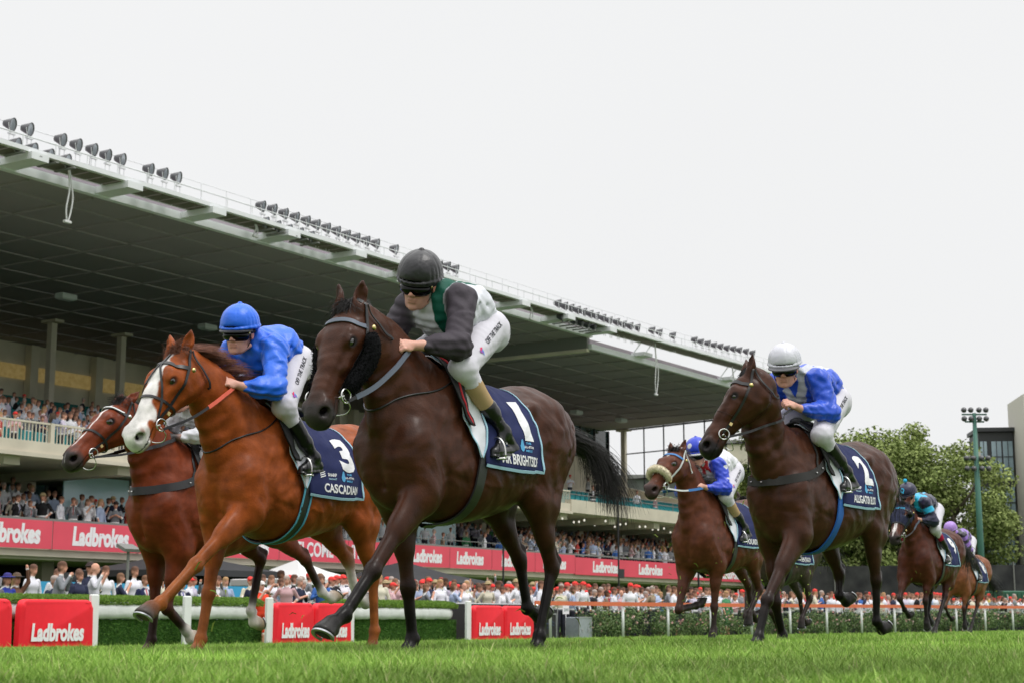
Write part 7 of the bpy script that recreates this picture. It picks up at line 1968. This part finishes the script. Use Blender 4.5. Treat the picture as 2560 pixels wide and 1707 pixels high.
# special spectators by the hurdle: (px-free) d, s, height, variant settings, colour, label
FACE = math.atan2(-AX_D[1], -AX_D[0])
def add_person(src, loc, rz, col, sc, lab, grp):
    o = src.copy(); COL.objects.link(o); o.location = loc; o.rotation_euler = (0, 0, rz); o.color = (*col, 1); o.scale = (sc,) * 3; tag(o, lab, 'person', grp); return o
def special(d, s, top, kw, col, lab, turn=0.0):
    o, *_ = person_mesh(int(s * 10), kw['pose'], .017, **{k: q for k, q in kw.items() if k != 'pose'})
    o.location = T(d, s, top - 1.74); o.rotation_euler = (0, 0, FACE + turn); o.color = (*col, 1); tag(o, lab, 'person')
taken = []
for a_ in ((29.6, 28.9, 1.06, dict(pose='down', hair=2, jacket=True, tie=(.45, .02, .03)), (.018, .024, .07), 'smiling man in a navy suit and red tie left of the third white post'),
           (29.0, 30.9, 1.08, dict(pose='clap', hair=1, jacket=True), (.20, .21, .22), 'dark-haired man in a grey suit, back half turned, above the middle red pad', -.9),
           (29.8, 31.5, 1.22, dict(pose='fist', hair=0, jacket=True), (.14, .145, .15), 'taller bearded man in a dark grey suit behind the man clapping', -.9),
           (28.8, 32.3, .98, dict(pose='phone', hair=4, cap=(.66, .66, .66), dress=True, skin=1), (.80, .07, .03), 'woman in an orange-red dress and white cap holding up a phone'),
           (29.0, 34.0, 1.12, dict(pose='clap', hair=4, skin=1), (.02, .025, .05), 'heavy grey-haired man in a dark jacket leaning on the fence'),
           (29.4, 30.0, 1.0, dict(pose='down', hair=5, jacket=True, tie=(.08, .06, .3)), (.02, .022, .05), 'man in a navy suit with a purple tie next to the third white post'),
           (29.3, 25.8, .98, dict(pose='down', hair=4, jacket=True, tie=(.1, .15, .4)), (.03, .04, .07), 'white-haired man in a dark suit and blue tie behind the first hedge'),
           (29.9, 25.2, 1.02, dict(pose='one', hair=3, long_hair=True, hat=(.03, .03, .035)), (.16, .08, .05), 'long-haired blonde racegoer in a dark hat raising a hand behind the first hedge'),
           (29.2, 23.3, 1.05, dict(pose='phone', hair=5, jacket=True), (.05, .055, .06), 'tall man in a dark suit with hands at his face behind the left pad'),
           (29.0, 23.9, .97, dict(pose='down', hair=None, skin=1), (.12, .12, .14), 'bald man in a grey jacket behind the left red pad'),
           (29.5, 24.2, 1.0, dict(pose='clap', hair=1), (.58, .56, .50), 'dark-haired man in a cream jacket near the first white post'),
           (29.7, 24.75, 1.0, dict(pose='down', hair=1, long_hair=True, hat=(.02, .03, .22), dress=True), (.03, .05, .32), 'woman in blue with a blue feathered headpiece near the first white post'),
           (28.6, 22.35, .90, dict(pose='phone', hair=1, skin=1), (.010, .010, .012), 'crouched photographer in black behind the left red pads'),
           (28.2, 21.6, 1.0, dict(pose='phone', cap=RED, hair=0), (.70, .70, .70), 'photographer in a white vest and red cap at the left edge')):
    d, s, top, kw, col, lab = a_[:6]; special(d, s, top, kw, col, lab, a_[6] if len(a_) > 6 else random.uniform(-.3, .3)); taken.append((d, s))
rc = random.Random(11); P_ = []
def inview(p):
    q = np.array(p); y = q[1] * math.cos(PITCH) + q[2] * math.sin(PITCH); px = 1280 + 4050 * q[0] / y; return -30 < px < 2590, px
def cadd(d, s, z, zone, redp, wts):
    p = T(d, s, z); ok, px = inview(p)
    if not ok: return
    if any(abs(d - a) < .45 and abs(s - b) < .42 for a, b in taken): return
    P_.append((p.length, p, zone, redp, px))
for d in (28.9, 29.7, 30.5, 31.4, 32.4, 33.6):
    s = 20.0
    while s < 112:
        if (s > 34.5 and not (d > 32 and s < 41)) or (d < 31 and rc.random() < .62):
            dd = d + (rail_d(max(s, 42.2)) - 26.6) + rc.uniform(-.2, .2); cadd(dd, s, gzd(dd, s) - .02, 'ground', .28 if s > 35 else .04, 0)
        s += rc.uniform(.5, .8) * (1 if s < 60 else 1.25)
for r_ in range(8):
    s = 33 + rc.random()
    while s < 100.5:
        dens = .85 if s < 46 or s > 72 else .35
        if s > 95: dens = .55
        if any(a - .3 < s < a + 3.6 for a in (30.5, 35.0, 43.6, 52.0, 59.5, 63.2, 66.9)) and 46.1 + r_ > 48.5: dens = 0
        if rc.random() < dens: cadd(46.1 + r_, s, 2.64 + r_ * .215, 'lower deck', .04, 0)
        s += rc.uniform(.55, .8)
for r_ in range(20):
    s = 33 + rc.random()
    while s < 100:
        dens = (.62 if r_ < 11 else .25) if s < 52 else .12 if s < 70 else .04
        if rc.random() < dens: cadd(46.6 + r_, s, 6.2 + r_ * .216 - .45, 'upper deck', .06, 0)
        s += rc.uniform(.6, .95)
P_.sort(key=lambda t: t[0]); NIND = 284; SV = [[], [], []]; off = 0; cnt = {}
for i, (L_, p, zone, redp, px) in enumerate(P_):
    if rc.random() < redp: k = rc.choices((6, 7, 8), (6, 4, .7))[0]
    else: k = rc.choices((0, 1, 2, 3, 4, 5, 9, 10, 11, 12, 13, 14, 15), (13, 5, 3, .4, .5, 5, 2, 1, 2.5, 1.5, 1.5, 2.5, 1))[0]
    j = rc.choices(range(15), (9, 8, 8, 5, 3, 3, 3.5, 3, 3, 3, 1.8, 1, .5, .6, 2))[0]
    if k in (9, 10): j = rc.choice((6, 7, 8))
    col, cn = SHIRTS[j]; rz = FACE + rc.uniform(-1.0, .9) + .1; sc = rc.uniform(.89, 1.07)
    where = {'ground': 'fence crowd', 'lower deck': 'lower deck', 'upper deck': 'upper deck'}[zone]
    third = 'left third' if px < 853 else 'middle' if px < 1707 else 'right third'
    if i < NIND:
        x = px / 2560; loc_ = 'far left' if x < .12 else 'left' if x < .28 else 'left of centre' if x < .42 else 'centre' if x < .55 else 'right of centre' if x < .68 else 'right' if x < .85 else 'far right'
        lab = 'racegoer in %s, %s, %s, %s' % (cn, DESC[k] or 'arms down', where, loc_); third = loc_
        add_person(PV[k], p, rz, tuple(np.array(col) * rc.uniform(.85, 1.05)), sc, lab, 'racegoers %s, %s, %s %s' % (where, third, DESC[k] or 'arms down', cn))
    else:
        V_, Q_, C_ = LV[k]; c, s_ = math.cos(rz), math.sin(rz); W = np.stack([V_[:, 0] * c - V_[:, 1] * s_, V_[:, 0] * s_ + V_[:, 1] * c, V_[:, 2]], 1) * sc + np.array(p)
        CC = C_[:, :3] * C_[:, 3:] + np.array(col) * (1 - C_[:, 3:]); SV[0].append(W); SV[1].append(Q_ + off); SV[2].append(CC); off += len(W)
if SV[0]:
    o = mesh_obj('crowd', np.concatenate(SV[0]), np.concatenate(SV[1]), M_CROWD, None, True, cols=np.concatenate(SV[2])); tag(o, 'mass of more distant racegoers filling the decks and the lawn', 'crowd', kind='stuff')
print('people', len(P_), 'stuff verts', off)
